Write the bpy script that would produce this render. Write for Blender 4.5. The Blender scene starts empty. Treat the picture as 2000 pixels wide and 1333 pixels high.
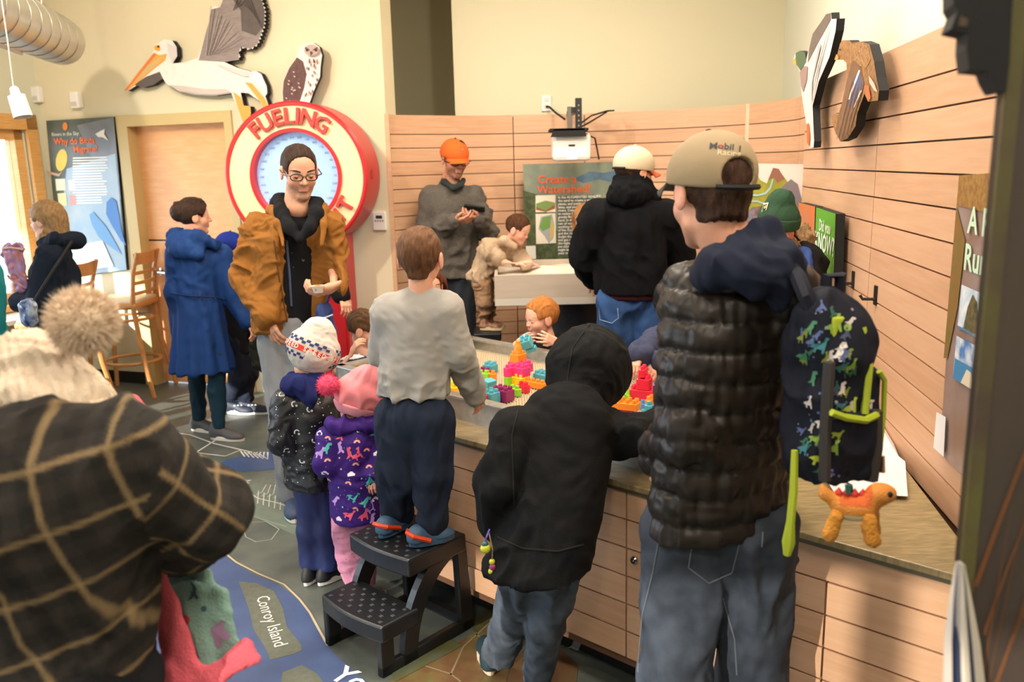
import bpy, math, random
import numpy as np
from mathutils import Vector, Matrix
from mathutils.bvhtree import BVHTree
SC = bpy.context.scene
COL = SC.collection
# ------------------------------------------------------------------ camera
FPX, CX, CY, HC = 1646.0, 1000.0, 666.5, 1.76
PT, RL = math.radians(11.8), math.radians(1.43)
FW = np.array([0, math.cos(PT), -math.sin(PT)])
_r0 = np.array([1.0, 0, 0]); _u0 = np.array([0, math.sin(PT), math.cos(PT)])
RT = math.cos(RL)*_r0 - math.sin(RL)*_u0
UP = math.sin(RL)*_r0 + math.cos(RL)*_u0
CAM = np.array([0, 0, HC])
cd = bpy.data.cameras.new('camera'); cam = bpy.data.objects.new('camera', cd); COL.objects.link(cam)
cd.sensor_width = 36; cd.lens = FPX/2000*36; cd.clip_start = .05
cd.dof.use_dof = True; cd.dof.focus_distance = 3.1; cd.dof.aperture_fstop = 3.2
cam.matrix_world = Matrix(((RT[0], UP[0], -FW[0], 0), (RT[1], UP[1], -FW[1], 0), (RT[2], UP[2], -FW[2], HC), (0, 0, 0, 1)))
SC.camera = cam
# ------------------------------------------------------------------ world, sun, lights, exposure
w = bpy.data.worlds.new('sky'); SC.world = w; w.use_nodes = True
bg = w.node_tree.nodes['Background']; bg.inputs[0].default_value = (.72, .86, 1, 1); bg.inputs[1].default_value = 9.0
sd = bpy.data.lights.new('sun', 'SUN'); sun = bpy.data.objects.new('sun', sd); COL.objects.link(sun)
sd.energy = 14; sd.angle = math.radians(.6); sd.color = (1, .94, .85)
SUNDIR = Vector((.67, .74, -.306)).normalized()
sun.rotation_euler = SUNDIR.to_track_quat('-Z', 'Y').to_euler()
def ceiling_lamp_light(x, y, z, e, size=.5, col=(1, .87, .72), tgt=None):
    l = bpy.data.lights.new('ceiling_light', 'AREA'); o = bpy.data.objects.new('ceiling_light', l); COL.objects.link(o)
    l.energy = e; l.size = size; l.shape = 'DISK'; l.color = col; o.location = (x, y, z)
    if tgt is not None:
        o.rotation_euler = (Vector(tgt)-Vector((x, y, z))).to_track_quat('-Z', 'Y').to_euler()
    return o
CEIL = 3.55
LAMPS = [(-1.9, 1.2, 44), (-.6, 3.0, 50), (.75, 1.0, 46), (-2.4, 4.6, 34), (.5, 5.0, 40), (-.4, -.6, 44), (.9, 3.3, 40)]  # unseen ceiling lamps, added for warm even light in the room
for (x, y, e) in LAMPS: ceiling_lamp_light(x, y, CEIL-.06, e, .6)
# track spots washing the sign wall from the front
for (x, y, e, t) in ((-2.5, 3.3, 70, (-2.0, 6.6, 2.2)), (.2, 3.9, 14, (.6, 6.6, 2.2))):
    ceiling_lamp_light(x, y, CEIL-.12, e, .16, (1, .86, .70), t)
SC.cycles.max_bounces = 6; SC.cycles.diffuse_bounces = 4; SC.cycles.glossy_bounces = 2; SC.cycles.transparent_max_bounces = 6
SC.view_settings.view_transform = 'Standard'; SC.view_settings.look = 'None'
SC.view_settings.exposure = .08; SC.view_settings.gamma = 1; SC.view_settings.use_curve_mapping = False
# ------------------------------------------------------------------ projection helpers (pixels of the 2000x1333 frame)
def ray(x, y): return FW + (x-CX)/FPX*RT - (y-CY)/FPX*UP
def at(x, y, Y):
    d = ray(x, y); return CAM + Y/d[1]*d
def onz(x, y, z):
    d = ray(x, y); return CAM + (z-HC)/d[2]*d
def onpl(x, y, p, n):
    d = ray(x, y); n = np.array(n, float); return CAM + np.dot(np.array(p)-CAM, n)/np.dot(d, n)*d
def V3(*a): return np.array(a, float)
def nz(v):
    v = np.array(v, float); return v/max(1e-9, np.linalg.norm(v))
RNG = random.Random(7)
# ------------------------------------------------------------------ materials
MATS = {}
def srgb(c):
    if isinstance(c, str):
        c = [int(c[i:i+2], 16)/255 for i in (0, 2, 4)]
        return tuple(x/12.92 if x <= .04045 else ((x+.055)/1.055)**2.4 for x in c)
    return tuple(c)
def mat(name, col='808080', rough=.6, metal=0., var=0., vs=12., bump=0., bs=90., attr=False, spec=.5, sheen=0., emit=0., alpha=None, stretch=None, col2=None, trans=0., coat=0.):
    if name in MATS: return MATS[name]
    m = bpy.data.materials.new(name); m.use_nodes = True; MATS[name] = m
    nt = m.node_tree; N = nt.nodes; L = nt.links; b = N['Principled BSDF']
    c = srgb(col); b.inputs['Base Color'].default_value = (*c, 1); m.diffuse_color = (*c, 1)
    b.inputs['Roughness'].default_value = rough; b.inputs['Metallic'].default_value = metal
    b.inputs['Specular IOR Level'].default_value = spec; b.inputs['Sheen Weight'].default_value = sheen
    b.inputs['Coat Weight'].default_value = coat
    if emit: b.inputs['Emission Color'].default_value = (*c, 1); b.inputs['Emission Strength'].default_value = emit
    if trans: b.inputs['Transmission Weight'].default_value = trans
    src = None
    if attr:
        a = N.new('ShaderNodeAttribute'); a.attribute_name = 'Col'; src = a.outputs['Color']
    if var or bump or col2:
        tc = N.new('ShaderNodeTexCoord'); mp = N.new('ShaderNodeMapping'); L.new(tc.outputs['Object'], mp.inputs[0])
        if stretch: mp.inputs['Scale'].default_value = stretch
    if var or col2:
        n = N.new('ShaderNodeTexNoise'); n.inputs['Scale'].default_value = vs; n.inputs['Detail'].default_value = 6
        L.new(mp.outputs[0], n.inputs['Vector'])
        mx = N.new('ShaderNodeMix'); mx.data_type = 'RGBA'
        if col2:
            rp = N.new('ShaderNodeMapRange'); rp.inputs[1].default_value = .35; rp.inputs[2].default_value = .65
            L.new(n.outputs[0], rp.inputs[0]); L.new(rp.outputs[0], mx.inputs[0])
            mx.inputs[6].default_value = (*c, 1); mx.inputs[7].default_value = (*srgb(col2), 1)
            if src is not None: L.new(src, mx.inputs[6])
        else:
            mx.blend_type = 'MULTIPLY'; mx.inputs[0].default_value = 1
            rp = N.new('ShaderNodeMapRange'); rp.inputs[1].default_value = .25; rp.inputs[2].default_value = .75
            rp.inputs[3].default_value = 1-var; rp.inputs[4].default_value = 1+var
            L.new(n.outputs[0], rp.inputs[0])
            cc = N.new('ShaderNodeCombineColor')
            for i in range(3): L.new(rp.outputs[0], cc.inputs[i])
            mx.inputs[6].default_value = (*c, 1); L.new(cc.outputs[0], mx.inputs[7])
            if src is not None: L.new(src, mx.inputs[6])
        src = mx.outputs[2]
    if src is not None: L.new(src, b.inputs['Base Color'])
    if bump:
        n2 = N.new('ShaderNodeTexNoise'); n2.inputs['Scale'].default_value = bs; n2.inputs['Detail'].default_value = 3
        L.new(mp.outputs[0], n2.inputs['Vector'])
        bp = N.new('ShaderNodeBump'); bp.inputs['Strength'].default_value = bump; bp.inputs['Distance'].default_value = .01
        L.new(n2.outputs[0], bp.inputs['Height']); L.new(bp.outputs[0], b.inputs['Normal'])
    return m
def plain(c, rough=.6, **k):
    return mat('paint_'+str(c)+('' if rough == .6 else '_%d' % (rough*100)), c, rough, **k)
# ------------------------------------------------------------------ object helpers
OFF = {}
def tag(o, label=None, cat=None, group=None, kind=None):
    if label: o['label'] = label
    if cat: o['category'] = cat
    if group: o['group'] = group
    if kind: o['kind'] = kind
    return o
def thing(name, label, cat, loc=(0, 0, 0), group=None, kind=None):
    o = bpy.data.objects.new(name, None); COL.objects.link(o); o.empty_display_size = .05
    o.location = [float(x) for x in loc]; OFF[o.name] = np.array(loc, float)
    return tag(o, label, cat, group, kind)
def obj(name, V, F, m, parent=None, smooth=False, col=None, mats=None, mi=None):
    V = np.asarray(V, float).reshape(-1, 3)
    if parent is not None: off = OFF[parent.name]
    else:
        lo, hi = V.min(0), V.max(0); off = V3((lo[0]+hi[0])/2, (lo[1]+hi[1])/2, lo[2])
    me = bpy.data.meshes.new(name)
    P = V-off
    if isinstance(F, np.ndarray):
        n = F.shape[1]; me.vertices.add(len(P)); me.vertices.foreach_set('co', P.ravel().astype(np.float32))
        me.loops.add(F.size); me.loops.foreach_set('vertex_index', F.ravel().astype(np.int32))
        me.polygons.add(len(F)); me.polygons.foreach_set('loop_start', np.arange(0, F.size, n, dtype=np.int32))
        me.update(calc_edges=True)
    else:
        me.from_pydata([tuple(p) for p in P], [], [tuple(int(i) for i in f) for f in F]); me.update()
    if smooth: me.polygons.foreach_set('use_smooth', [True]*len(me.polygons))
    for mm in (mats or [m]): me.materials.append(mm)
    if mi is not None: me.polygons.foreach_set('material_index', np.asarray(mi, np.int32))
    if col is not None:
        a = me.color_attributes.new('Col', 'FLOAT_COLOR', 'POINT')
        c4 = np.ones((len(P), 4), np.float32); c4[:, :3] = col; a.data.foreach_set('color', c4.ravel())
    o = bpy.data.objects.new(name, me); COL.objects.link(o)
    if parent is None: o.location = off.tolist()
    else: o.parent = parent
    OFF[o.name] = off
    return o
def bevel(o, w=.004, s=2):
    m = o.modifiers.new('b', 'BEVEL'); m.width = w; m.segments = s; m.limit_method = 'ANGLE'; m.angle_limit = math.radians(50); return o
class MB:
    def __init__(s): s.v = []; s.f = []; s.mi = []; s.cur = 0
    def add(s, V, F):
        o = len(s.v); s.v += [tuple(map(float, p)) for p in V]; s.f += [tuple(i+o for i in f) for f in F]; s.mi += [s.cur]*len(F); return s
    def box(s, c, sz, ax=None):
        c = np.array(c, float); ax = np.eye(3) if ax is None else np.array(ax, float)
        V = [c+sum(ax[i]*sz[i]/2*q[i] for i in range(3)) for q in [(x, y, z) for x in (-1, 1) for y in (-1, 1) for z in (-1, 1)]]
        F = [(0, 1, 3, 2), (4, 6, 7, 5), (0, 4, 5, 1), (2, 3, 7, 6), (0, 2, 6, 4), (1, 5, 7, 3)]
        if np.dot(np.cross(ax[0], ax[1]), ax[2]) < 0: F = [f[::-1] for f in F]
        return s.add(V, F)
    def prism(s, pts, d):
        """pts: 3-D outline (any order), extruded by vector d"""
        P = [np.array(p, float) for p in pts]; d = np.array(d, float); n = len(P)
        nn = sum((np.cross(P[i]-P[0], P[(i+1) % n]-P[0]) for i in range(n)), np.zeros(3))
        if np.dot(nn, d) > 0: P = P[::-1]
        V = P+[p+d for p in P]
        F = [tuple(range(n)), tuple(range(2*n-1, n-1, -1))]+[(i, i+n, (i+1) % n+n, (i+1) % n) for i in range(n)]
        return s.add(V, F)
    def tube(s, pts, r, n=8, cap=True):
        P = [np.array(p, float) for p in pts]; R = r if hasattr(r, '__len__') else [r]*len(P)
        V = []; F = []; u = None
        for i, p in enumerate(P):
            t = nz(P[min(i+1, len(P)-1)]-P[max(i-1, 0)])
            if u is None: u = nz(np.cross(t, (0, 0, 1) if abs(t[2]) < .9 else (1, 0, 0)))
            u = nz(u-t*np.dot(u, t)); v = np.cross(t, u)
            V += [p+R[i]*(math.cos(a)*u+math.sin(a)*v) for a in [2*math.pi*k/n for k in range(n)]]
        for i in range(len(P)-1):
            for k in range(n):
                a, b = i*n+k, i*n+(k+1) % n; F.append((a, b, b+n, a+n))
        if cap: F += [tuple(range(n))[::-1], tuple(range((len(P)-1)*n, len(P)*n))]
        return s.add(V, F)
    def lathe(s, c, prof, axis=(0, 0, 1), n=24, cap=True):
        """prof: (radius, height) pairs along axis from c"""
        c = np.array(c, float); ax = nz(axis); u = nz(np.cross(ax, (0, 0, 1) if abs(ax[2]) < .9 else (1, 0, 0))); v = np.cross(ax, u)
        V = []; F = []
        for (r, h) in prof: V += [c+ax*h+max(r, 1e-5)*(math.cos(a)*u+math.sin(a)*v) for a in [2*math.pi*k/n for k in range(n)]]
        m = len(prof)
        for i in range(m-1):
            for k in range(n):
                a, b = i*n+k, i*n+(k+1) % n; F.append((a, b, b+n, a+n))
        if cap: F += [tuple(range(n))[::-1], tuple(range((m-1)*n, m*n))]
        return s.add(V, F)
    def strip(s, A, B, d=None):
        """quad strip between two polylines"""
        n = len(A); return s.add(list(A)+list(B), [(i, i+1, n+i+1, n+i) for i in range(n-1)])
    def build(s, name, m, parent=None, smooth=False, mats=None, bev=0):
        o = obj(name, s.v, s.f, m, parent, smooth, mats=mats, mi=s.mi if mats else None)
        if bev: bevel(o, bev)
        if smooth and not bev:
            try: o.data.set_sharp_from_angle(angle=math.radians(40))
            except Exception: pass
        return o
def bx(name, c, sz, m, parent=None, ax=None, bev=0): return MB().box(c, sz, ax).build(name, m, parent, bev=bev)
def rotz(a): c, s = math.cos(a), math.sin(a); return np.array([[c, s, 0], [-s, c, 0], [0, 0, 1.0]])   # rows = axes
_fontc = {}
def text_mesh(txt, size=1., bold=False, sp=1., res=2):
    """flat triangles of a text, local 2-D coordinates, x centred"""
    k = (txt, bold, sp, res)
    if k not in _fontc:
        cu = bpy.data.curves.new('t', 'FONT'); cu.body = txt; cu.align_x = 'CENTER'; cu.align_y = 'CENTER'; cu.space_character = sp; cu.resolution_u = res
        if bold: cu.offset = .02
        o = bpy.data.objects.new('t', cu); COL.objects.link(o); bpy.context.view_layer.update()
        me = o.to_mesh(); V = np.array([v.co[:] for v in me.vertices]).reshape(-1, 3)[:, :2]; F = [tuple(p.vertices) for p in me.polygons]
        o.to_mesh_clear(); bpy.data.objects.remove(o); bpy.data.curves.remove(cu); _fontc[k] = (V, F)
    V, F = _fontc[k]; return V*size, F
def text(name, txt, c, right, up, size, m, parent, bold=False, sp=1., lift=.002, th=0.):
    V, F = text_mesh(txt, size, bold, sp); right = nz(right); up = nz(up); n = np.cross(right, up)
    P = [np.array(c)+right*v[0]+up*v[1]+n*(lift+th) for v in V]
    F = list(F)
    if th:
        k = len(P); B = [p-n*th for p in P]; from collections import Counter
        E = Counter()
        for f in F:
            for i in range(len(f)): E[(f[i], f[(i+1) % len(f)])] += 1
        for (a, b) in list(E):
            if (b, a) not in E: F.append((a, a+k, b+k, b))
        P = P+B
    return obj(name, P, F, m, parent)
def poly2d(name, pts, o, right, up, m, parent, lift=.002):
    """flat polygon in a plane: pts 2-D metres"""
    n = np.cross(right, up); P = [np.array(o)+np.array(right)*p[0]+np.array(up)*p[1]+n*lift for p in pts]
    return obj(name, P, [tuple(range(len(P)))], m, parent)
# ------------------------------------------------------------------ noise and signed-distance modelling
def _h(ix, iy, iz, s):
    n = (ix*374761393+iy*668265263+iz*2147483647+s*1274126177) & 0xffffffff
    n = ((n ^ (n >> 13))*1274126177) & 0xffffffff
    return ((n ^ (n >> 16)) & 0xffff)/32767.5-1
def vnoise(P, s=0):
    P = np.asarray(P, float); I = np.floor(P).astype(np.int64); f = P-I; f = f*f*(3-2*f); r = 0
    for a in (0, 1):
        for b in (0, 1):
            for c in (0, 1):
                r = r+_h(I[:, 0]+a, I[:, 1]+b, I[:, 2]+c, s)*(f[:, 0] if a else 1-f[:, 0])*(f[:, 1] if b else 1-f[:, 1])*(f[:, 2] if c else 1-f[:, 2])
    return r
def surfnets(D, org, res):
    s = D < 0; n = np.array(D.shape)-1
    cnt = np.zeros(n, np.int8); C8 = [(a, b, c) for a in (0, 1) for b in (0, 1) for c in (0, 1)]
    sl = lambda A, q: A[q[0]:q[0]+n[0], q[1]:q[1]+n[1], q[2]:q[2]+n[2]]
    for q in C8: cnt += sl(s, q)
    act = (cnt > 0) & (cnt < 8); I = np.argwhere(act)
    idx = -np.ones(n, np.int32); idx[act] = np.arange(len(I))
    dv = {q: D[I[:, 0]+q[0], I[:, 1]+q[1], I[:, 2]+q[2]] for q in C8}
    pos = np.zeros((len(I), 3)); k = np.zeros(len(I))
    for q in C8:
        for ax in range(3):
            if q[ax]: continue
            q2 = tuple(1 if i == ax else q[i] for i in range(3)); a, b = dv[q], dv[q2]; cr = (a < 0) != (b < 0)
            t = np.where(cr, a/np.where(cr, a-b, 1), 0)
            p = np.array(q, float)+np.zeros((len(I), 3)); p[:, ax] += t; pos += p*cr[:, None]; k += cr
    V = (I+pos/k[:, None])*res+org; Fs = []
    for ax in range(3):
        b, c = (ax+1) % 3, (ax+2) % 3
        q0 = s.take(range(0, n[ax]), ax); q1 = s.take(range(1, n[ax]+1), ax)
        E = np.argwhere(q0 != q1); E = E[(E[:, b] > 0) & (E[:, c] > 0) & (E[:, b] < n[b]) & (E[:, c] < n[c])]
        if not len(E): continue
        def ci(db, dc):
            e = E.copy(); e[:, b] += db; e[:, c] += dc; return idx[e[:, 0], e[:, 1], e[:, 2]]
        Q = np.stack([ci(-1, -1), ci(0, -1), ci(0, 0), ci(-1, 0)], 1)
        fl = ~s[E[:, 0], E[:, 1], E[:, 2]]; Q[fl] = Q[fl][:, ::-1]; Fs.append(Q)
    F = np.concatenate(Fs) if Fs else np.zeros((0, 4), np.int32)
    return V, F
def smoothV(V, F, it=1, w=.5):
    for _ in range(it):
        A = np.zeros_like(V); c = np.zeros(len(V))
        for i in range(4):
            for j in (1, 3):
                np.add.at(A, F[:, i], V[F[:, (i+j) % 4]]); np.add.at(c, F[:, i], 1)
        V = V*(1-w)+w*A/np.maximum(c, 1)[:, None]
    return V
def vnormals(V, F):
    n = np.cross(V[F[:, 2]]-V[F[:, 0]], V[F[:, 3]]-V[F[:, 1]]); N = np.zeros_like(V)
    for i in range(4): np.add.at(N, F[:, i], n)
    return N/np.maximum(np.linalg.norm(N, axis=1), 1e-12)[:, None]
class SDF:
    """smoothly blended solids; sampled on a grid and skinned into one continuous surface"""
    def __init__(s, k=.03): s.p = []; s.k = k
    def cone(s, a, b, ra, rb=None, k=None, flat=None, fd=None, op='+', id=0):
        rb = ra if rb is None else rb; a = V3(*a); b = V3(*b)
        s.p.append(('c', a, b, ra, rb, flat, None if fd is None else nz(fd), s.k if k is None else k, op, id)); return s
    def chain(s, pts, rs, **kw):
        for i in range(len(pts)-1): s.cone(pts[i], pts[i+1], rs[i], rs[i+1], **kw)
        return s
    def ell(s, c, r, R=None, k=None, op='+', id=0):
        r = V3(*r) if hasattr(r, '__len__') else V3(r, r, r)
        s.p.append(('e', V3(*c), r, np.eye(3) if R is None else np.array(R, float), s.k if k is None else k, op, id)); return s
    def box(s, c, sz, R=None, rd=.01, k=None, op='+', id=0):
        s.p.append(('b', V3(*c), V3(*sz)/2, np.eye(3) if R is None else np.array(R, float), rd, s.k if k is None else k, op, id)); return s
    def plane(s, p, n, k=.0):   # keeps the side opposite to n
        s.p.append(('p', V3(*p), nz(n), k, '&', 0)); return s
    def ev(s, q, P):
        if q[0] == 'c':
            _, a, b, ra, rb, fl, fd = q[:7]; ab = b-a; t = np.clip(((P-a)@ab)/max(ab@ab, 1e-9), 0, 1)
            d = P-a-t[..., None]*ab
            if fl: d = d+((d@fd)*(1/fl-1))[..., None]*fd
            return np.sqrt((d*d).sum(-1))-(ra+(rb-ra)*t)
        if q[0] == 'e':
            L = (P-q[1])@q[3].T/q[2]; l = np.sqrt((L*L).sum(-1)); return (l-1)*q[2].min()*np.where(l > 1, 1.3, 1)
        if q[0] == 'b':
            L = np.abs((P-q[1])@q[3].T)-q[2]+q[4]; return np.sqrt((np.maximum(L, 0)**2).sum(-1))+np.minimum(L.max(-1), 0)-q[4]
        return (P-q[1])@q[2]
    def bb(s, q):
        if q[0] == 'c': r = max(q[3], q[4]); return np.minimum(q[1], q[2])-r, np.maximum(q[1], q[2])+r
        if q[0] == 'e': e = np.sqrt(((q[3]*q[2][:, None])**2).sum(0)); return q[1]-e, q[1]+e
        if q[0] == 'b': e = (np.abs(q[3])*q[2][:, None]).sum(0); return q[1]-e, q[1]+e
    def mesh(s, res=.01, sm=1):
        bbs = [s.bb(q) for q in s.p if q[-2] == '+']
        lo = np.min([b[0] for b in bbs], 0)-3*res; hi = np.max([b[1] for b in bbs], 0)+3*res
        n = np.ceil((hi-lo)/res).astype(int)+1; D = np.full(n, 1.0, np.float32); ID = np.zeros(n, np.int16)
        for q in s.p:
            op, k = q[-2], q[-3]
            if op == '&': i0, i1 = np.zeros(3, int), n
            else:
                b = s.bb(q); m = k+2.5*res
                i0 = np.clip(np.floor((b[0]-m-lo)/res).astype(int), 0, n); i1 = np.clip(np.ceil((b[1]+m-lo)/res).astype(int)+1, 0, n)
            if (i1 <= i0).any(): continue
            g = np.stack(np.meshgrid(*[np.arange(i0[i], i1[i])*res+lo[i] for i in range(3)], indexing='ij'), -1)
            d = s.ev(q, g); sl = tuple(slice(i0[i], i1[i]) for i in range(3)); o = D[sl]
            if op == '+':
                ID[sl] = np.where(d < o, q[-1], ID[sl])
                if k > 0:
                    h = np.maximum(k-np.abs(o-d), 0)/k; D[sl] = np.minimum(o, d)-h*h*k*.25
                else: D[sl] = np.minimum(o, d)
            else:
                e = -d if op == '-' else d
                if k > 0:
                    h = np.maximum(k-np.abs(o-e), 0)/k; D[sl] = np.maximum(o, e)+h*h*k*.25
                else: D[sl] = np.maximum(o, e)
        V, F = surfnets(D, lo, res)
        if not len(V): return V, F, np.zeros(0, int)
        I = np.clip(np.round((V-lo)/res).astype(int), 0, n-1); ids = ID[I[:, 0], I[:, 1], I[:, 2]]
        if sm: V = smoothV(V, F, sm)
        return V, F, ids
def displ(V, F, d): return V+vnormals(V, F)*np.asarray(d)[:, None]
def folds(V, amp, sc=9., stretch=(1, 1, 1.0), s=0):
    P = V*np.array(stretch)*sc; P = P+.8*np.stack([vnoise(P*.6, s+5), vnoise(P*.6, s+6), vnoise(P*.6, s+7)], 1)
    a = vnoise(P, s); m = np.clip(.5+.9*vnoise(P*.45+7.3, s+9), 0, 1)          # creases come and go
    Q = P*1.9+.5*np.stack([vnoise(P*1.3, s+15), vnoise(P*1.3, s+16), vnoise(P*1.3, s+17)], 1)
    amp = amp*1.9
    return amp*(.75-2.2*np.abs(a)**.8)*m+amp*.55*(.5-1.6*np.abs(vnoise(Q, s+2)))*m+amp*.2*vnoise(P*4.1, s+1)
def project_print(name, target, decals, parent=None, lift=.0012, sub=0):
    """sews flat shapes on a surface: decals = [(verts2d, faces, centre, right, up, material index)], each point dropped on the mesh along the normal"""
    me = target.data; off = OFF[target.name]
    n = len(me.vertices); co = np.empty(n*3, np.float32); me.vertices.foreach_get('co', co); co = co.reshape(-1, 3)+off
    bv = BVHTree.FromPolygons([tuple(map(float, c)) for c in co], [tuple(p.vertices) for p in me.polygons])
    out = {}
    for (V2, F, c, rt, up, m) in decals:
        rt = nz(rt); up = nz(up-np.dot(up, rt)*rt); nn = np.cross(rt, up); c = np.array(c, float)
        vs, fs, ms = out.setdefault(m, ([], [], None)); o = len(vs); ok = True; P = []
        for p in V2:
            q = c+rt*p[0]+up*p[1]; h = bv.ray_cast(Vector(q+nn*.12), Vector(-nn), .3)
            if h[0] is None:
                h = bv.find_nearest(Vector(q))
            P.append(np.array(h[0])+np.array(h[1])*lift)
        vs += P; fs += [tuple(i+o for i in f) for f in F]
    return [obj(name, vs, fs, m if not isinstance(m, str) else plain(m), parent or target) for m, (vs, fs, _) in out.items()]
def disc2(r, n=10, a=1.): return [(r*math.cos(2*math.pi*i/n), a*r*math.sin(2*math.pi*i/n)) for i in range(n)]
def polyd(pts, c, rt, up, m): return (pts, [tuple(range(len(pts)))], c, rt, up, m)
# ================================================================== SETTING
ST = 'structure'
def wood(name, c1, c2, sx=(3, 3, 40), rough=.45, coat=.0):
    if name in MATS: return MATS[name]
    m = mat(name, c1, rough, var=.0, col2=c2, vs=2.2, stretch=sx, coat=coat)
    return m
M_maple = [wood('maple_veneer_%d' % i, a, b, s) for i, (a, b, s) in enumerate((('d0a585', 'c69a78', (2, 2, 26)), ('d5ac8b', 'cda180', (1.5, 1.5, 22)), ('cca180', 'd3a988', (2.5, 2.5, 30))))]
M_gap = mat('slat_gap', '6b4a33', .8)
M_cream = mat('cream_paint', 'ddd3b4', .75, bump=.05, bs=200)
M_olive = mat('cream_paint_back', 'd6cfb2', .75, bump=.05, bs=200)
M_wood_trim = wood('oak_trim', 'cf9a55', 'd9a866', (4, 4, 30))
M_door = wood('birch_door', 'e3a56c', 'eab27c', (3, 3, 18))
M_frame = mat('door_frame_paint', 'c9b27c', .5)
M_black = mat('black_plastic', '17181b', .38)
M_blackm = mat('black_matte', '121214', .8)
M_white = mat('white_plastic', 'e9e7e2', .45)
M_white_paint = plain('f2f0ec', .55)
M_chrome = mat('chrome', 'c8c8c8', .18, metal=1)
M_steel = mat('galvanised_steel', 'b9bbb8', .34, metal=.9, var=.16, vs=30)
# floor ------------------------------------------------------------
M_floor = mat('map_floor', '656a64', .4, col2='4d5552', vs=5.0, spec=.4, bump=.08, bs=160)
floor = tag(MB().add([(-9, -4, 0), (5, -4, 0), (5, 10, 0), (-9, 10, 0), (-9, -4, -.1), (5, -4, -.1), (5, 10, -.1), (-9, 10, -.1)], [(0, 1, 2, 3), (7, 6, 5, 4), (0, 4, 5, 1), (1, 5, 6, 2), (2, 6, 7, 3), (3, 7, 4, 0)]).build('floor', M_floor), 'dark grey green floor printed with an aerial river map', None, None, ST)
def fpoly(name, px, m, lift): return obj(name, [onz(x, y, 0)+V3(0, 0, lift) for x, y in px], [tuple(range(len(px)))], m, floor)
M_river = mat('river_print', '475880', .4, var=.14, vs=9, spec=.4)
M_riverd = mat('river_print_dark', '38527f', .4, var=.12, vs=9)
M_island = mat('island_print', '686b62', .45, col2='5a6154', vs=40)
M_fine = plain('cfcfca', .5)
fpoly('river_print', [(400, 1060), (432, 1078), (460, 1102), (500, 1125), (540, 1140), (580, 1168), (605, 1200), (625, 1240), (650, 1275), (690, 1310), (730, 1345), (760, 1400), (600, 1460), (200, 1500), (120, 1350), (250, 1160), (330, 1080)], M_river, .0008)
fpoly('island_print', [(466, 1137), (500, 1140), (535, 1155), (553, 1190), (560, 1225), (588, 1260), (590, 1272), (570, 1280), (528, 1290), (515, 1262), (495, 1232), (486, 1190)], M_island, .0016)
fpoly('island_print', [(552, 1315), (590, 1300), (620, 1318), (640, 1345), (600, 1400), (540, 1380)], M_island, .0016)
fpoly('river_print', [(420, 910), (445, 898), (490, 888), (540, 878), (560, 915), (510, 920), (440, 922)], M_riverd, .0008)
fpoly('river_print', [(470, 900), (540, 882), (552, 912), (500, 922)], M_river, .0012)
fpoly('land_print', [(430, 1000), (500, 1012), (585, 1050), (585, 985), (520, 950), (450, 945)], mat('green_land', '66776c', .45, col2='737a70', vs=25), .0008)
fpoly('land_print', [(440, 935), (490, 945), (530, 925), (560, 930), (580, 985), (450, 985)], mat('grey_land', '71756f', .45, col2='5e6663', vs=30), .0006)
def fline(px, w, m=M_fine, lift=.002):
    P = [onz(x, y, 0)+V3(0, 0, lift) for x, y in px]; A = []; B = []
    for i, p in enumerate(P):
        t = nz(P[min(i+1, len(P)-1)]-P[max(0, i-1)]); s = np.cross(t, (0, 0, 1))*w/2; A.append(p+s); B.append(p-s)
    return MB().strip(A, B).build('map_line', m, floor)
fline([(330, 845), (370, 850), (420, 868), (500, 886)], .012); fline([(375, 890), (425, 858)], .012); fline([(380, 885), (440, 892), (470, 880)], .01)
for k in range(6): fline([(470+7*k, 882+k), (478+9*k, 893+k), (488+7*k, 884)], .012)
fline([(432, 1076), (462, 1100), (505, 1122), (555, 1143), (585, 1172), (605, 1198), (625, 1235), (640, 1262)], .009, plain('b8a98c', .6))
fline([(492, 967), (505, 975), (540, 983), (580, 996)], .008)
for k in range(7): fline([(503+11*k, 985+3*k), (505+11*k, 960+3*k)], .005); fline([(500+11*k, 968+2*k), (512+11*k, 962+2*k), (520+9*k, 948)], .004)
fline([(475, 1035), (490, 1022), (520, 1020), (545, 1035), (530, 1055), (500, 1060), (480, 1050), (475, 1035)], .006, plain('98a297'))
fline([(440, 1010), (470, 1003), (500, 1012), (560, 1030)], .005, plain('98a297'))
def ftext(t, a, b, size, m=M_fine, bold=False):
    A, B = onz(*a, 0), onz(*b, 0); r = nz(B-A); text('map_lettering', t, (A+B)/2, r, np.cross((0, 0, 1), r), size, m, floor, bold, lift=.0026)
ftext('Conroy Island', (518, 1185), (540, 1242), .075, plain('e6e6e0'))
ftext('McKinley', (486, 930), (448, 990), .085); ftext('Woods', (455, 940), (440, 985), .085)
ftext('You', (672, 1322), (722, 1345), .125, plain('f0efe8'), True)
ftext('pe', (412, 912), (428, 909), .07)
fields = [((760, 1333), (930, 1235), (1000, 1290), (985, 1345), (780, 1400), '6d6a3d'), ((930, 1235), (985, 1190), (1040, 1230), (1000, 1290), None, '7a6248'), ((840, 1300), (905, 1262), (960, 1300), (930, 1345), (850, 1360), '75613f'), ((915, 1225), (960, 1180), (985, 1192), (935, 1240), None, '4f4a34'), ((1000, 1290), (1060, 1240), (1130, 1300), (1120, 1380), (985, 1360), '5f5138'), ((760, 1290), (850, 1240), (905, 1262), (770, 1335), None, '58604e')]
for i, f in enumerate(fields):
    fpoly('field_print', [p for p in f[:5] if p], mat('field_%d' % i, f[5], .42, col2='55552f' if i % 2 else '6b4c34', vs=14), .001+.0003*i)
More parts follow.
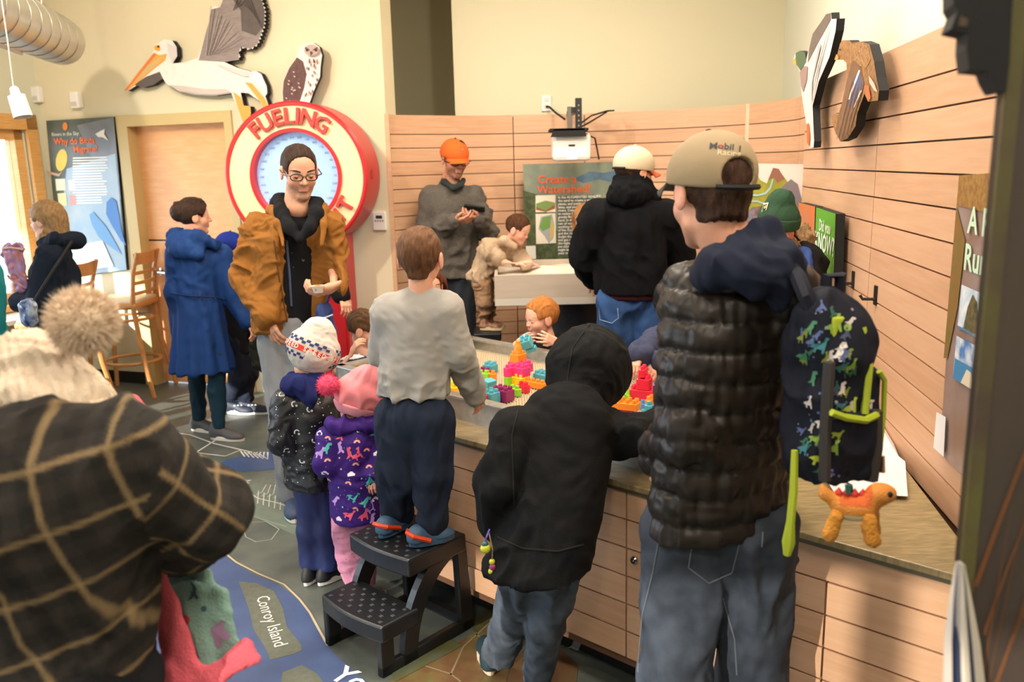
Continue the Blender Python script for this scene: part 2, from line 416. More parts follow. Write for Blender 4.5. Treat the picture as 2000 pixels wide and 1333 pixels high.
for L in (((760, 1300), (830, 1302), (880, 1318), (900, 1333)), ((880, 1320), (905, 1265), (985, 1192)), ((930, 1240), (1000, 1290), (1010, 1345)), ((1000, 1290), (1130, 1255))): fline(L, .007, plain('8a7b60'))
# door wall ----------------------------------------------------------
DP0 = V3(-3.876, 7.272, 0); DW = nz((.945, -.327, 0)); DN = V3(DW[1], -DW[0], 0); UPZ = V3(0, 0, 1)
def dpt(s, z, o=0): return DP0+DW*s+DN*o+UPZ*z
def dpx(x, y, o=0): return onpl(x, y, DP0+DN*o, DN)
def dax(): return np.array([DW, DN, UPZ])
def dbox(mb, s0, s1, z0, z1, o0, o1): return mb.box(dpt((s0+s1)/2, (z0+z1)/2, (o0+o1)/2), (s1-s0, o1-o0, z1-z0), dax())
D0, D1, DH = .845, 1.84, 2.165
mb = MB(); dbox(mb, -.3, D0, 0, CEIL, -.16, 0); dbox(mb, D1, 3.19, 0, CEIL, -.16, 0); dbox(mb, D0, D1, DH, CEIL, -.16, 0)
tag(mb.build('wall_back_left', M_cream), 'cream painted wall behind the round sign and the wooden door', None, None, ST)
door = tag(dbox(MB(), D0+.05, D1-.02, .01, DH-.03, -.13, -.085).build('door_1', M_door), 'birch door in a tan frame left of the round red sign', None, None, ST)
dbox(MB(), D0+.05, D1-.02, 1.215, 1.227, -.09, -.083).build('door_groove', M_blackm, door)
mb = MB(); mb.tube([dpt(.985, .96, -.085), dpt(.985, .96, -.03), dpt(1.08, .955, -.03)], .011); mb.lathe(dpt(.985, .96, -.085), [(.03, 0), (.03, .01), (.012, .012)], DN); mb.build('door_handle', M_chrome, door, True)
mb = MB(); dbox(mb, D0-.055, D0+.05, 0, DH+.055, -.13, .02); dbox(mb, D1-.02, D1+.05, 0, DH+.055, -.13, .02); dbox(mb, D0+.05, D1-.02, DH-.03, DH+.055, -.13, .02)
tag(mb.build('trim_1', M_frame), 'tan painted frame around the birch door', None, None, ST)
mb = MB(); dbox(mb, -.0, D0-.06, 0, .1, 0, .012); tag(mb.build('baseboard_back_left', M_blackm), 'black baseboard under the bird poster', None, None, ST)
# left wall with windows ----------------------------------------------
def lpt(s, z, o=0): return DP0+DN*s+DW*o+UPZ*z          # s towards the camera, o into the room
def lbox(mb, s0, s1, z0, z1, o0, o1): return mb.box(lpt((s0+s1)/2, (z0+z1)/2, (o0+o1)/2), (s1-s0, o1-o0, z1-z0), np.array([DN, DW, UPZ]))
WIN = [(.17, 2.6), (3.0, 6.4), (6.8, 9.8)]; WZ0, WZ1 = .76, 2.14
mb = MB(); lbox(mb, -.2, 12, 0, WZ0, -.2, 0); lbox(mb, -.2, 12, WZ1, CEIL, -.2, 0); e = -.2
for a, b in WIN+[(12, 12)]: lbox(mb, e, a, WZ0, WZ1, -.2, 0); e = b
tag(mb.build('wall_left', mat('green_paint', 'cfd0bb', .75)), 'pale painted window wall at the left', None, None, ST)
M_glass = mat('window_glass', 'ffffff', .02, trans=1.0)
def tinted_glass():
    m = mat('tinted_glass', 'dfe8e8', .03); t = m.node_tree; p = t.nodes['Principled BSDF']; a = t.nodes.new('ShaderNodeBsdfTransparent'); a.inputs[0].default_value = (.5, .49, .47, 1); x = t.nodes.new('ShaderNodeMixShader'); x.inputs[0].default_value = .06
    t.links.new(a.outputs[0], x.inputs[1]); t.links.new(p.outputs[0], x.inputs[2]); t.links.new(x.outputs[0], t.nodes['Material Output'].inputs[0]); return m
for i, (a, b) in enumerate(WIN):
    wn = tag(bx('window_%d' % (i+1), lpt((a+b)/2, (WZ0+WZ1)/2, -.1), (.012, b-a-.16, WZ1-WZ0-.16), mat('glass_pane', 'f4fbff', .03, alpha=None), None, np.array([DW, DN, UPZ])), 'bright window with a wooden frame in the left wall' if i == 0 else 'window in the left wall nearer the camera, %s one' % ('second' if i == 1 else 'third'), None, None, ST)
    mb = MB()
    for (s0, s1, z0, z1) in ((a, a+.08, WZ0, WZ1), (b-.08, b, WZ0, WZ1), (a, b, WZ0, WZ0+.08), (a, b, WZ1-.08, WZ1), ((a+b)/2-.03, (a+b)/2+.03, WZ0, WZ1)): lbox(mb, s0, s1, z0, z1, -.15, -.04)
    mb.build('window_frame', M_wood_trim, wn)
    mb = MB()
    for (s0, s1, z0, z1) in ((a-.1, a, WZ0-.02, WZ1+.12), (b, b+.1, WZ0-.02, WZ1+.12), (a-.1, b+.1, WZ1, WZ1+.12)): lbox(mb, s0, s1, z0, z1, -.02, .025)
    mb.build('window_casing', M_wood_trim, wn)
    lbox(MB(), a-.1, b+.1, WZ0-.05, WZ0, -.06, .10).build('window_sill', M_wood_trim, wn)
# thin glass: transparent to the sun
gm = MATS['glass_pane']; nt = gm.node_tree; pb = nt.nodes['Principled BSDF']; tr = nt.nodes.new('ShaderNodeBsdfTransparent'); ms = nt.nodes.new('ShaderNodeMixShader'); ms.inputs[0].default_value = .06
nt.links.new(tr.outputs[0], ms.inputs[1]); nt.links.new(pb.outputs[0], ms.inputs[2]); nt.links.new(ms.outputs[0], nt.nodes['Material Output'].inputs[0])
tag(lbox(MB(), .15, 3.2, .665, .70, .012, .42).build('ledge', M_white), 'white ledge running under the left window', 'ledge')
tag(bx('ground', (-30, 0, -.35), (44, 60, .1), mat('ground_outside', 'b8bcb4', .9)), 'pale ground outside the left windows', None, None, ST)
# walls behind the camera and on the right, ceiling ----------------------
mb = MB(); YW = -3.3; BW = (-7.6, -2.6, .9, 2.95)
for (x0, x1, z0, z1) in ((-9, BW[0], 0, CEIL), (BW[1], 5, 0, CEIL), (BW[0], BW[1], 0, BW[2]), (BW[0], BW[1], BW[3], CEIL)): mb.box(((x0+x1)/2, YW, (z0+z1)/2), (x1-x0, .2, z1-z0))
tag(mb.build('wall_behind', M_cream), 'cream wall behind the camera', None, None, ST)
wn = tag(bx('window_4', ((BW[0]+BW[1])/2, YW, (BW[2]+BW[3])/2), (BW[1]-BW[0], .012, BW[3]-BW[2]), tinted_glass()), 'tall unseen window in the wall behind the camera', None, None, ST)  # unseen window, placed and tinted for the sun patches on the counter
mb = MB()
for k in range(5): mb.box((BW[0]+(BW[1]-BW[0])*k/4, YW, (BW[2]+BW[3])/2), (.09, .1, BW[3]-BW[2]))
for z in (BW[2], 2.1, BW[3]): mb.box(((BW[0]+BW[1])/2, YW, z), (BW[1]-BW[0], .1, .08))
mb.build('window_frame', M_wood_trim, wn)
tag(bx('wall_right', (3.4, -.4, CEIL/2), (.2, 6.2, CEIL), M_cream), 'cream wall at the far right beyond the partition', None, None, ST)
tag(bx('ceiling', (-2.2, 2.7, CEIL+.1), (13.5, 14.5, .2), mat('ceiling_paint', 'e6dcc4', .8)), 'pale ceiling', None, None, ST)
# back painted wall over the slats --------------------------------------
def vwall(name, pts, z0, z1, m, label, th=.1):
    mb = MB(); P = [V3(*p, 0) for p in pts]
    for i in range(len(P)-1):
        t = nz(P[i+1]-P[i]); n = V3(-t[1], t[0], 0)
        mb.prism([P[i]+UPZ*z0, P[i+1]+UPZ*z0, P[i+1]+UPZ*z1, P[i]+UPZ*z1], n*th)
    return tag(mb.build(name, m), label, None, None, ST)
E3 = dpt(3.19, 0)
vwall('wall_recess', [(E3[0]-.075, E3[1]+.10), (-1.30, 8.3), (-.30, 8.3)], 0, CEIL, M_olive, 'shaded olive recess of the wall right of the sign')
vwall('wall_back', [(-.40, 6.84), (2.16, 6.84)], 0, CEIL, M_olive, 'olive cream wall above the slatted back wall', 1.5)
vwall('wall_right_upper', [(2.16, 6.84), (1.98, 5.6), (1.15, .2)], 0, CEIL, mat('pale_paint', 'dcdccb', .75), 'pale wall above the slatted right wall')
# slatted wall: every plank ----------------------------------------------
ctrl = [(-.845, 6.25), (-.70, 6.37), (-.35, 6.58), (0, 6.70), (.6, 6.70), (1.17, 6.52), (1.62, 6.15), (1.83, 5.68), (1.80, 5.25), (1.64, 4.75), (1.562, 4.25), (1.40, 3.2), (1.25, 2.23), (1.14, 1.52)]
def catmull(C, n=10):
    C = [V3(*c, 0) for c in C]; out = []
    for i in range(len(C)-1):
        p0, p1, p2, p3 = C[max(i-1, 0)], C[i], C[i+1], C[min(i+2, len(C)-1)]
        for k in range(n):
            t = k/n; out.append(.5*((2*p1)+(-p0+p2)*t+(2*p0-5*p1+4*p2-p3)*t*t+(-p0+3*p1-3*p2+p3)*t**3))
    return out+[C[-1]]
PATH = catmull(ctrl)
def pxx(p):
    v = p-CAM; return CX+FPX*(v@RT)/(v@FW), CY-FPX*(v@UP)/(v@FW)
PXX = [pxx(p+UPZ*1.9)[0] for p in PATH]
seams = [0]
for t in (1001, 1147, 1458, 1562, 1722):
    seams.append(min(range(len(PATH)), key=lambda i: abs(PXX[i]-t)))
seams.append(len(PATH)-1)
def pnorm(i):
    t = nz(PATH[min(i+1, len(PATH)-1)]-PATH[max(i-1, 0)]); return V3(t[1], -t[0], 0)
ZR = [2.135, 1.995]+[1.995-.0985*k for k in range(1, 20)]
sw = thing('wall_slatted', 'curved wall of pale maple slats with dark grooves', None, (0, 6.6, 0), None, ST)
P2 = [p-pnorm(i)*.02 for i, p in enumerate(PATH)]
mb = MB(); n = len(P2); O2 = [p-pnorm(i)*.02 for i, p in enumerate(P2)]
mb.strip([p+UPZ*2.125 for p in P2], [p for p in P2]); mb.strip([p for p in O2], [p+UPZ*2.125 for p in O2]); mb.strip([p+UPZ*2.125 for p in O2], [p+UPZ*2.125 for p in P2])
mb.build('backing', M_gap, sw)
def plank(i0, i1, z0, z1, m, parent, path=PATH, th=.02, gap=.0035):
    idx = list(range(i0, i1+1)); P = [path[i].copy() for i in idx]; t0, t1 = nz(P[1]-P[0]), nz(P[-1]-P[-2]); P[0] += t0*gap; P[-1] -= t1*gap
    B = [P[k]-pnorm(i)*th for k, i in enumerate(idx)]; q = len(P)
    V = [p+UPZ*z1 for p in P]+[p+UPZ*z0 for p in P]+[p+UPZ*z0 for p in B]+[p+UPZ*z1 for p in B]
    F = []
    for k in range(q-1):
        for r in range(4): a = r*q+k; b = ((r+1) % 4)*q+k; F.append((a, b, b+1, a+1))
    F += [(0, 3*q, 2*q, q), (q-1, 2*q-1, 3*q-1, 4*q-1)]
    return obj('plank', V, F, m, parent)
for si in range(len(seams)-1):
    for r in range(len(ZR)-1):
        if si >= 4 and ZR[r+1] < .62: break
        if ZR[r+1] < .02: break
        plank(seams[si], seams[si+1], ZR[r+1]+.006, ZR[r], M_maple[(si*7+r*5+(r*si) % 3) % 3], sw)
pc = PATH[seams[3]]; bx('post_strip', pc+pnorm(seams[3])*.004+UPZ*1.07, (.02, .02, 2.13), plain('e6cdb0'), sw)
bx('end_strip', PATH[0]+V3(-.012, -.006, 1.07), (.03, .03, 2.14), M_maple[1], sw)
# wood beam high at the left corner
tag(lbox(MB(), .4, 6, 3.0, 3.16, .25, .5).build('beam', M_wood_trim), 'orange wooden ceiling beam above the silver duct', 'beam')
# housings added above the view to carry the ceiling lights
for (x, y, e) in LAMPS:
    tag(MB().lathe((x, y, CEIL-.05), [(.3, 0), (.33, .0), (.33, .05), (.3, .05)]).build('ceiling_lamp', M_white), 'unseen round white ceiling lamp added above the exhibit room', 'ceiling lamp', 'round ceiling lamps')
# ================================================================== COUNTER AND TRAY
CU = nz((.74, -.672, 0)); CNI = V3(.672, .74, 0)            # along the front, inwards
CA = V3(-.232, 3.05, 0)
def cpt(s, d, z): return CA+CU*s+CNI*d+UPZ*z
CT = .762
ct = thing('counter', 'long low maple counter with slatted front and speckled stone top', 'counter', cpt(.6, .4, 0))
outl = [cpt(-1.05, 0, 0), cpt(1.83, 0, 0), V3(1.30, 2.75, 0), V3(1.39, 3.33, 0), V3(1.10, 3.34, 0), cpt(.45, 1.08, 0), cpt(-1.05, 1.08, 0)]
M_stone = mat('stone_top', '9a8763', .3, col2='7b6d4c', vs=18, stretch=(1, 6, 1), bump=.05, bs=300)
MB().prism([p+UPZ*(CT-.022) for p in outl], UPZ*.022).build('worktop', M_stone, ct, bev=.003)
MB().prism([p+UPZ*(CT-.03) for p in outl], UPZ*.012).build('worktop_edge', plain('4a4534', .5), ct)
inn = [cpt(-1.02, .03, 0), cpt(1.82, .03, 0), V3(1.28, 2.74, 0), V3(1.37, 3.31, 0), V3(1.09, 3.32, 0), cpt(.45, 1.05, 0), cpt(-1.02, 1.05, 0)]
MB().prism([p+UPZ*.105 for p in inn], UPZ*(CT-.03-.105)).build('carcass', M_gap, ct)
toe = [cpt(-.98, .13, 0), cpt(1.8, .13, 0), V3(1.27, 2.7, 0), V3(1.34, 3.28, 0), V3(1.08, 3.29, 0), cpt(.45, 1.0, 0), cpt(-.98, 1.0, 0)]
MB().prism(toe, UPZ*.105).build('toe_kick', M_blackm, ct)
rows = [.732, .632]+[.632-.0985*k for k in range(1, 6)]
cols = [-1.02, -.42, .782, 1.432, 1.82]
for ci in range(4):
    for r in range(6):
        a, b = cols[ci], cols[ci+1]
        if r == 0 and ci == 3: continue
        if r == 0 and ci == 2: b = cols[4]
        z1, z0 = rows[r], max(rows[r+1]+.006, .108)
        bx('plank', cpt((a+b)/2, .02, (z0+z1)/2), (b-a-.006, .02, z1-z0), M_maple[(ci*4+r*2) % 3], ct, np.array([CU, CNI, UPZ]))
for r in range(6):
    z1, z0 = rows[r], max(rows[r+1]+.006, .108); e = cpt(-1.02, .55, 0)
    bx('plank', e+UPZ*(z0+z1)/2-CU*.01, (.02, 1.0, z1-z0), M_maple[r % 3], ct, np.array([CU, CNI, UPZ]))
MB().lathe(cpt(.815, .01, .506), [(.014, 0), (.014, .008), (.01, .012), (.004, .012), (.004, .006)], -CNI).build('lock', M_chrome, ct, True)
# tray ----------------------------------------------------------------
TO = V3(-.83, 3.85, 0); TU = nz((.715, -.70, 0)); TV = V3(.70, .715, 0); TLn, TWd = 1.78, .86
def tp(u, v, z): return TO+TU*u+TV*v+UPZ*z
TZ, TR = .80, .852
tray = thing('building_tray', 'galvanised steel tray set in the counter and filled with toy blocks', 'tray', tp(.9, .43, CT))
tax = np.array([TU, TV, UPZ])
for (u, v, su, sv) in ((TLn/2, .008, TLn, .016), (TLn/2, TWd-.008, TLn, .016), (.008, TWd/2, .016, TWd), (TLn-.008, TWd/2, .016, TWd)):
    bx('side_wall', tp(u, v, (CT+TR)/2), (su, sv, TR-CT), M_steel, tray, tax)
for (u, v, su, sv) in ((TLn/2, .016, TLn+.03, .05), (TLn/2, TWd-.016, TLn+.03, .05), (.016, TWd/2, .05, TWd), (TLn-.016, TWd/2, .05, TWd)):
    bx('rim', tp(u, v, TR+.004), (su, sv, .012), M_steel, tray, tax, bev=.004)
bx('tray_floor', tp(TLn/2, TWd/2, CT+.02), (TLn-.03, TWd-.03, .036), mat('baseplate', 'b9a88c', .5), tray, tax)
mb = MB(); st = .0165
for i in range(int((TLn-.06)/st)):
    for j in range(int((TWd-.06)/st)):
        c = tp(.03+i*st, .03+j*st, TZ); r = .0048
        V = [c+TU*r*a+TV*r*b+UPZ*h for h, r in ((-.002, .0052), (.0045, .004)) for a, b in ((1, 0), (0, 1), (-1, 0), (0, -1))]
        mb.add(V, [(0, 1, 5, 4), (1, 2, 6, 5), (2, 3, 7, 6), (3, 0, 4, 7), (4, 5, 6, 7)])
tag(mb.build('stud_field', MATS['baseplate'], tray), kind='stuff')
# toy blocks --------------------------------------------------------------
BC = dict(t='4ea3b5', r='e0203f', p='e8397f', m='8a1f5e', g='86cc33', o='f58a24', y='f2c021', b='3f86c8', v='5d2465')
BN = dict(t='teal', r='red', p='pink', m='maroon', g='lime green', o='orange', y='yellow', b='blue', v='purple')
U_ = .0275
_bm = {}
def toy_block(c, col, nx, ny, where, rot=0, up=None, h=1., slope=False, hold=False):
    """c: base centre; nx x ny studs"""
    m = mat('block_'+BN[col].replace(' ', '_'), BC[col], .28, spec=.55)
    X = nz(TU*math.cos(rot)+TV*math.sin(rot)); Z = UPZ if up is None else nz(up); X = nz(X-Z*np.dot(X, Z)); Y = np.cross(Z, X); H = .040*h
    root = thing('toy_block', where, 'toy block', c, 'building blocks on the tray')
    A = np.array([X, Y, Z])
    if slope:
        w, d = nx*U_/2, ny*U_/2
        pr = [c+X*a+Z*b for a, b in ((-w, 0), (w, 0), (w, H*.35), (w*.75, H*.75), (w*.2, H), (-w, H))]
        MB().prism([p-Y*d for p in pr], Y*2*d).build('body', m, root, bev=.003)
    else: bx('body', c+Z*H/2, (nx*U_-.001, ny*U_-.001, H), m, root, A, bev=.003)
    for i in range(nx):
        for j in range(ny):
            if slope and i > 0: continue
            s = c+X*(i-(nx-1)/2)*U_+Y*(j-(ny-1)/2)*U_+Z*H
            MB().lathe(s, [(.0092, -.002), (.0092, .0105), (.0075, .0135), (.005, .0135), (.004, .0115)], Z, 12).build('stud', m, root, True)
    return root
def tb(px, py, z, *a, **k): return toy_block(onz(px, py, z), *a, **k)
z0 = TZ+.0052; hb = .041
L_ = lambda c, s: '%s toy block %s' % (c, s)
tb(912, 733, z0, 'g', 1, 4, 'lime toy block lying at the left of the tray against the steel wall', .5)
tb(938, 733, z0, 'm', 4, 1, 'maroon flat toy block behind the lime one at the left of the tray', .25, h=.7)
tb(958, 728, z0, 't', 2, 2, 'teal toy block tipped on its side near the back wall of the tray', .2)
tb(945, 742, z0, 'g', 2, 1, 'small lime toy block touching the orange block at the left of the tray', .4, h=.8)
tb(958, 741, z0, 'o', 2, 1, 'short orange toy block lying left of the centre of the tray', .4, h=.7)
tb(930, 758, z0, 'r', 2, 3, 'large red toy block by the grey sleeve of the boy on the step stool', .9)
tb(961, 757, z0+.028, 't', 2, 2, 'teal toy block lying alone with its studs pointing left', 0, up=TU*-.95+UPZ*.2)
tb(886, 772, z0, 'y', 2, 2, 'yellow toy block half hidden by the grey sleeve', .3)
tb(896, 781, z0, 'o', 2, 1, 'small orange toy block at the front rim of the tray', .5, h=.6)
tb(914, 787, z0, 'g', 2, 1, 'lime toy block under the fingers of the boy on the stool', .4, h=.6)
# front wall of blocks, left to right
R0 = .0; Zl = lambda n: z0+hb*n
tb(940, 792, z0, 'r', 1, 2, 'red toy block at the front end of the long block wall', R0)
tb(960, 787, z0, 't', 2, 2, 'teal block with pale studs second in the front block wall', R0, h=1.15)
tb(983, 782, z0, 'm', 3, 2, 'maroon block with three studs in the front block wall', R0+.05, h=1.2)
tb(1006, 773, z0, 'g', 2, 1, 'small lime block right of the maroon one in the block wall', R0, h=.8)
tb(1023, 766, z0, 'r', 2, 1, 'low red block in the middle of the block wall', R0, h=.8)
tb(1046, 758, z0, 'o', 4, 1, 'long orange block at the right of the block wall', R0+.02, h=.7)
tb(1062, 751, z0, 't', 3, 2, 'tall teal block behind the long orange block', R0, h=1.25)
tb(1082, 757, z0, 't', 2, 2, 'teal block close to the hooded child\'s hood', R0, h=1.1)
tb(996, 752, z0, 'g', 1, 2, 'lime block under the pink tower', R0)
tb(1014, 752, z0, 'y', 3, 2, 'yellow block under the pink tower', R0)
tb(996, 752, Zl(1), 'p', 1, 2, 'magenta block at the left end of the pink tower', R0) if 0 else toy_block(onz(996, 752, z0)+UPZ*hb, 'p', 1, 2, 'magenta block at the left end of the pink tower', R0)
toy_block(onz(1016, 751, z0)+UPZ*hb, 'p', 3, 2, 'wide pink block on the yellow one', R0)
toy_block(onz(1005, 744, z0)+UPZ*hb, 'p', 2, 2, 'pink block with studs behind the wide pink one', R0+.02) if 0 else None
q_ = onz(1017, 742, z0)+UPZ*hb*1; toy_block(q_, 'p', 4, 2, 'long pink block at the back of the pink tower', R0)
q_ = onz(1013, 742, z0)+UPZ*hb*2; toy_block(q_, 'o', 2, 2, 'square orange block carrying the orange cone', R0); q_ = q_+UPZ*hb
oc = thing('toy_block', 'tall orange cone block on top of the pink tower', 'toy block', q_, 'building blocks on the tray'); MB().lathe(q_, [(.020, 0), (.019, .022), (.014, .038), (.012, .042), (.011, .056), (.008, .058)], UPZ, 14).build('body', MATS['block_orange'], oc, True)
# right-hand group under the child's hands
tb(1258, 790, z0, 'r', 4, 2, 'large red block under the hands of the child in the beanie', .35, h=1.6)
q_ = onz(1258, 790, z0)+UPZ*.065; toy_block(q_, 'r', 2, 2, 'upper red block under the child\'s left hand', .35, h=1.1); toy_block(q_+TU*.08, 'v', 2, 2, 'purple block held by the child in the beanie', .35, h=.8)
q_ = q_-TU*.005+UPZ*.05; toy_block(q_, 'r', 1, 2, 'topmost red block pinched by the child in the beanie', .35, h=.8)
tb(1222, 788, z0, 'g', 2, 3, 'sloping lime block beside the big red block', .5, slope=True, h=1.3)
tb(1221, 819, z0, 'm', 3, 2, 'maroon block under the orange one near the man\'s jacket', .3)
q_ = onz(1221, 819, z0)+UPZ*hb; toy_block(q_, 'o', 4, 2, 'orange block lying on the maroon one', .3, h=.7)
tb(1243, 826, z0, 'y', 2, 1, 'yellow block at the front rim right of the hooded child', .2, h=.6)
tb(1267, 826, z0, 't', 2, 2, 'pale teal block next to the quilted sleeve', .2); q_ = onz(1267, 826, z0)+UPZ*hb; toy_block(q_, 't', 1, 1, 'single-stud teal block on the pale teal one', .2, h=.7)
tb(1270, 798, z0, 'o', 1, 2, 'small orange block half hidden by the quilted sleeve', .2); tb(1262, 800, z0, 'b', 2, 1, 'blue block behind the pale teal one', .2, h=.6)
# ================================================================== WALL PIECES
def lay(name, px, P, n, m, parent, lift): return obj(name, [onpl(x, y, np.array(P)+nz(n)*lift, n) for x, y in px], [tuple(range(len(px)))], m, parent)
def card(name, label, cat, px, P, n, th, m, layers=(), group=None, edge=None):
    """a flat sign or cut-out with real thickness: px = outline on the plane (P, n), n towards the viewer"""
    n = nz(n); pts = [onpl(x, y, P, n) for x, y in px]; root = MB().prism(pts, -n*th).build(name, edge or m)
    tag(root, label, cat, group)
    if edge is not None: lay('front_face', px, P, n, m, root, .0012)
    for i, (nm, pp, mm) in enumerate(layers): lay(nm, pp, P, n, mm if not isinstance(mm, str) else plain(mm), root, .0024+.0007*i)
    return root
def ell_px(cx, cy, a, b, rot=0, n=14): return [(cx+a*math.cos(t)*math.cos(rot)-b*math.sin(t)*math.sin(rot), cy+a*math.cos(t)*math.sin(rot)+b*math.sin(t)*math.cos(rot)) for t in [2*math.pi*i/n for i in range(n)]]
def ptext(name, t, px, P, n, size, m, parent, bold=False, right=None, lift=.007, sp=1.):
    c = onpl(px[0], px[1], P, n); r = nz(np.cross(UPZ, n)) if right is None else right
    return text(name, t, c, r, UPZ, size, m if not isinstance(m, str) else plain(m), parent, bold, sp, lift)
def bars(root, x0, y0, x1, dy, k, P, n, m, h=2.2, slope=0., seed=1):
    rr = random.Random(seed)
    for i in range(k):
        y = y0+dy*i; e = x1-rr.random()*(x1-x0)*.22; lay('text_line', [(x0, y), (e, y+slope*(e-x0)), (e, y+h+slope*(e-x0)), (x0, y+h)], P, n, m, root, .006)
# bird poster --------------------------------------------------------------
P1, N1 = dpt(0, 0, .03), DN
po = card('poster', 'tall bird migration poster beside the birch door', 'poster', [(90, 236), (222, 228), (248, 528), (118, 544)], P1, N1, .028, mat('poster_green', '4c5a52', .4, col2='606a6a', vs=6), [
    ('print', [(150, 245), (222, 229), (236, 390), (190, 330)], mat('poster_grey', '7f828a', .4, col2='6a6f78', vs=5)),
    ('print', [(130, 330), (225, 300), (247, 527), (140, 540), (118, 440)], mat('poster_blue', 'a9bccb', .4, col2='8fb0cf', vs=5)),
    ('yellow_bird', ell_px(120, 313, 11, 22, .15), 'e8c860'), ('branch', [(92, 334), (115, 340), (122, 334), (115, 345), (95, 340)], 'c8a890'),
    ('small_photo', [(108, 350), (127, 349), (128, 372), (110, 373)], 'dfe6d2'), ('small_photo', [(112, 378), (129, 377), (131, 402), (115, 403)], 'e3dfae'), ('small_photo', [(133, 352), (146, 352), (148, 372), (135, 373)], 'e9e2e6'), ('small_photo', [(135, 382), (147, 381), (149, 400), (138, 402)], 'd5a0a0'),
    ('orange_bird', ell_px(127, 247, 5, 8), 'e08a3a'), ('swallow', [(186, 262), (196, 256), (205, 252), (203, 262), (212, 275), (200, 268), (192, 268)], 'e8e2da'),
    ('blue_bird', [(174, 420), (182, 414), (190, 424), (205, 440), (222, 468), (238, 498), (226, 490), (210, 478), (192, 462), (180, 440)], '6fa6dd'),
    ('blue_bird', [(208, 395), (217, 386), (226, 392), (232, 420), (238, 455), (246, 480), (236, 470), (218, 440), (207, 418)], '4f86cf'),
    ('sunlit_patch', [(152, 480), (200, 470), (222, 520), (160, 530)], 'eef2f6')], edge=M_blackm)  # last white polygon paints sunlight falling on the lower poster
ptext('lettering', 'Rivers in the Sky:', (129, 262), P1, N1, .042, 'eef0ea', po); ptext('lettering', 'Why do Birds', (146, 276), P1, N1, .075, 'f0743a', po, True); ptext('lettering', 'Migrate?', (168, 292), P1, N1, .075, 'f0743a', po, True)
bars(po, 142, 308, 212, 5.2, 18, P1, N1, plain('f4f4f2'), 2.4, -.03, 4)
# pelican -------------------------------------------------------------------
P2_ = dpt(0, 0, .075)
pel = [(243, 177), (270, 140), (296, 107), (304, 88), (320, 77), (336, 79), (345, 92), (346, 110), (338, 124), (360, 122), (386, 113), (392, 98), (401, 68), (409, 40), (413, 18), (421, 11), (430, 14), (436, -5), (446, -30), (482, -42), (507, -12), (517, 20), (516, 50), (503, 86), (489, 96), (470, 91), (466, 104), (467, 117), (438, 121), (462, 132), (490, 140), (500, 139), (510, 144), (521, 168), (522, 182), (518, 188), (526, 210), (525, 218), (516, 220), (508, 198), (485, 182), (470, 181), (476, 206), (489, 208), (490, 222), (483, 245), (476, 244), (464, 212), (452, 182), (420, 187), (385, 185), (350, 178), (325, 164), (318, 153), (300, 166), (280, 171), (268, 166), (250, 178)]
def feather(P, i0, i1, amp, k):
    out = []
    for i, p in enumerate(P):
        out.append(p)
        if i0 <= i < i1:
            q = P[(i+1) % len(P)]; dx, dy = q[0]-p[0], q[1]-p[1]; L_2 = math.hypot(dx, dy); nx, ny = dy/L_2, -dx/L_2; n = max(1, int(L_2/k))
            for j in range(n): out += [(p[0]+dx*(j+.55)/n+nx*amp, p[1]+dy*(j+.55)/n+ny*amp), (p[0]+dx*(j+.8)/n-nx*amp*.4, p[1]+dy*(j+.8)/n-ny*amp*.4)]
    return out
pel = feather(pel, 20, 27, 3, 7); pel = [p for p in pel]
M_pelw = mat('pelican_white', 'e9e0da', .5, var=.06, vs=20); M_pelg = mat('pelican_grey', '8d8280', .5, var=.2, vs=14, stretch=(1, 1, 6)); M_peld = mat('pelican_dark', '5a5250', .5, var=.2, vs=20)
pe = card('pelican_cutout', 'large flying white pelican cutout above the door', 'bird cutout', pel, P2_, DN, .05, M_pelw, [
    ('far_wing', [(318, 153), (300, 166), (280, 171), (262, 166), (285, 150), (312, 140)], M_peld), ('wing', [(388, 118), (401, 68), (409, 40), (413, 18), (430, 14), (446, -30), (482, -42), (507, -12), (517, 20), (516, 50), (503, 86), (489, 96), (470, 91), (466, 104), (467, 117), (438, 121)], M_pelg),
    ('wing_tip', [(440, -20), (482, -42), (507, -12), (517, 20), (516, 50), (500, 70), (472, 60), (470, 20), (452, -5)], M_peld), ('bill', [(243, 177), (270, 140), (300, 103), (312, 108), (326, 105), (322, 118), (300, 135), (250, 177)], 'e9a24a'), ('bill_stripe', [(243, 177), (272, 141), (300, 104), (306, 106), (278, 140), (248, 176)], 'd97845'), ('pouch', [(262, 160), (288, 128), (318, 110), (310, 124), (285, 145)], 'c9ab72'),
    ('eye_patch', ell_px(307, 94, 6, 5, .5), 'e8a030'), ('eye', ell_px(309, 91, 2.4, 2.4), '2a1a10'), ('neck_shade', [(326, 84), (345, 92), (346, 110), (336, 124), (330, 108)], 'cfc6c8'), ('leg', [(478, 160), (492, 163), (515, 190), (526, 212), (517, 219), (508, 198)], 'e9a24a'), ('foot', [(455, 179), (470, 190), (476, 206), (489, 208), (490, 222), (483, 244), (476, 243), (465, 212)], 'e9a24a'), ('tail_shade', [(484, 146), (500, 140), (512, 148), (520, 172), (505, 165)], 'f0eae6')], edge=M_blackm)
hk = [(585, 92), (597, 84), (612, 84), (624, 92), (629, 108), (626, 130), (625, 150), (612, 180), (602, 209), (553, 209), (551, 180), (553, 158), (564, 133), (578, 113)]
rr = random.Random(3); hl = [('wing', [(580, 112), (592, 120), (599, 145), (594, 172), (585, 200), (578, 208), (554, 208), (552, 180), (554, 158), (565, 133)], mat('hawk_brown', '5c3f3b', .5, var=.35, vs=60))]
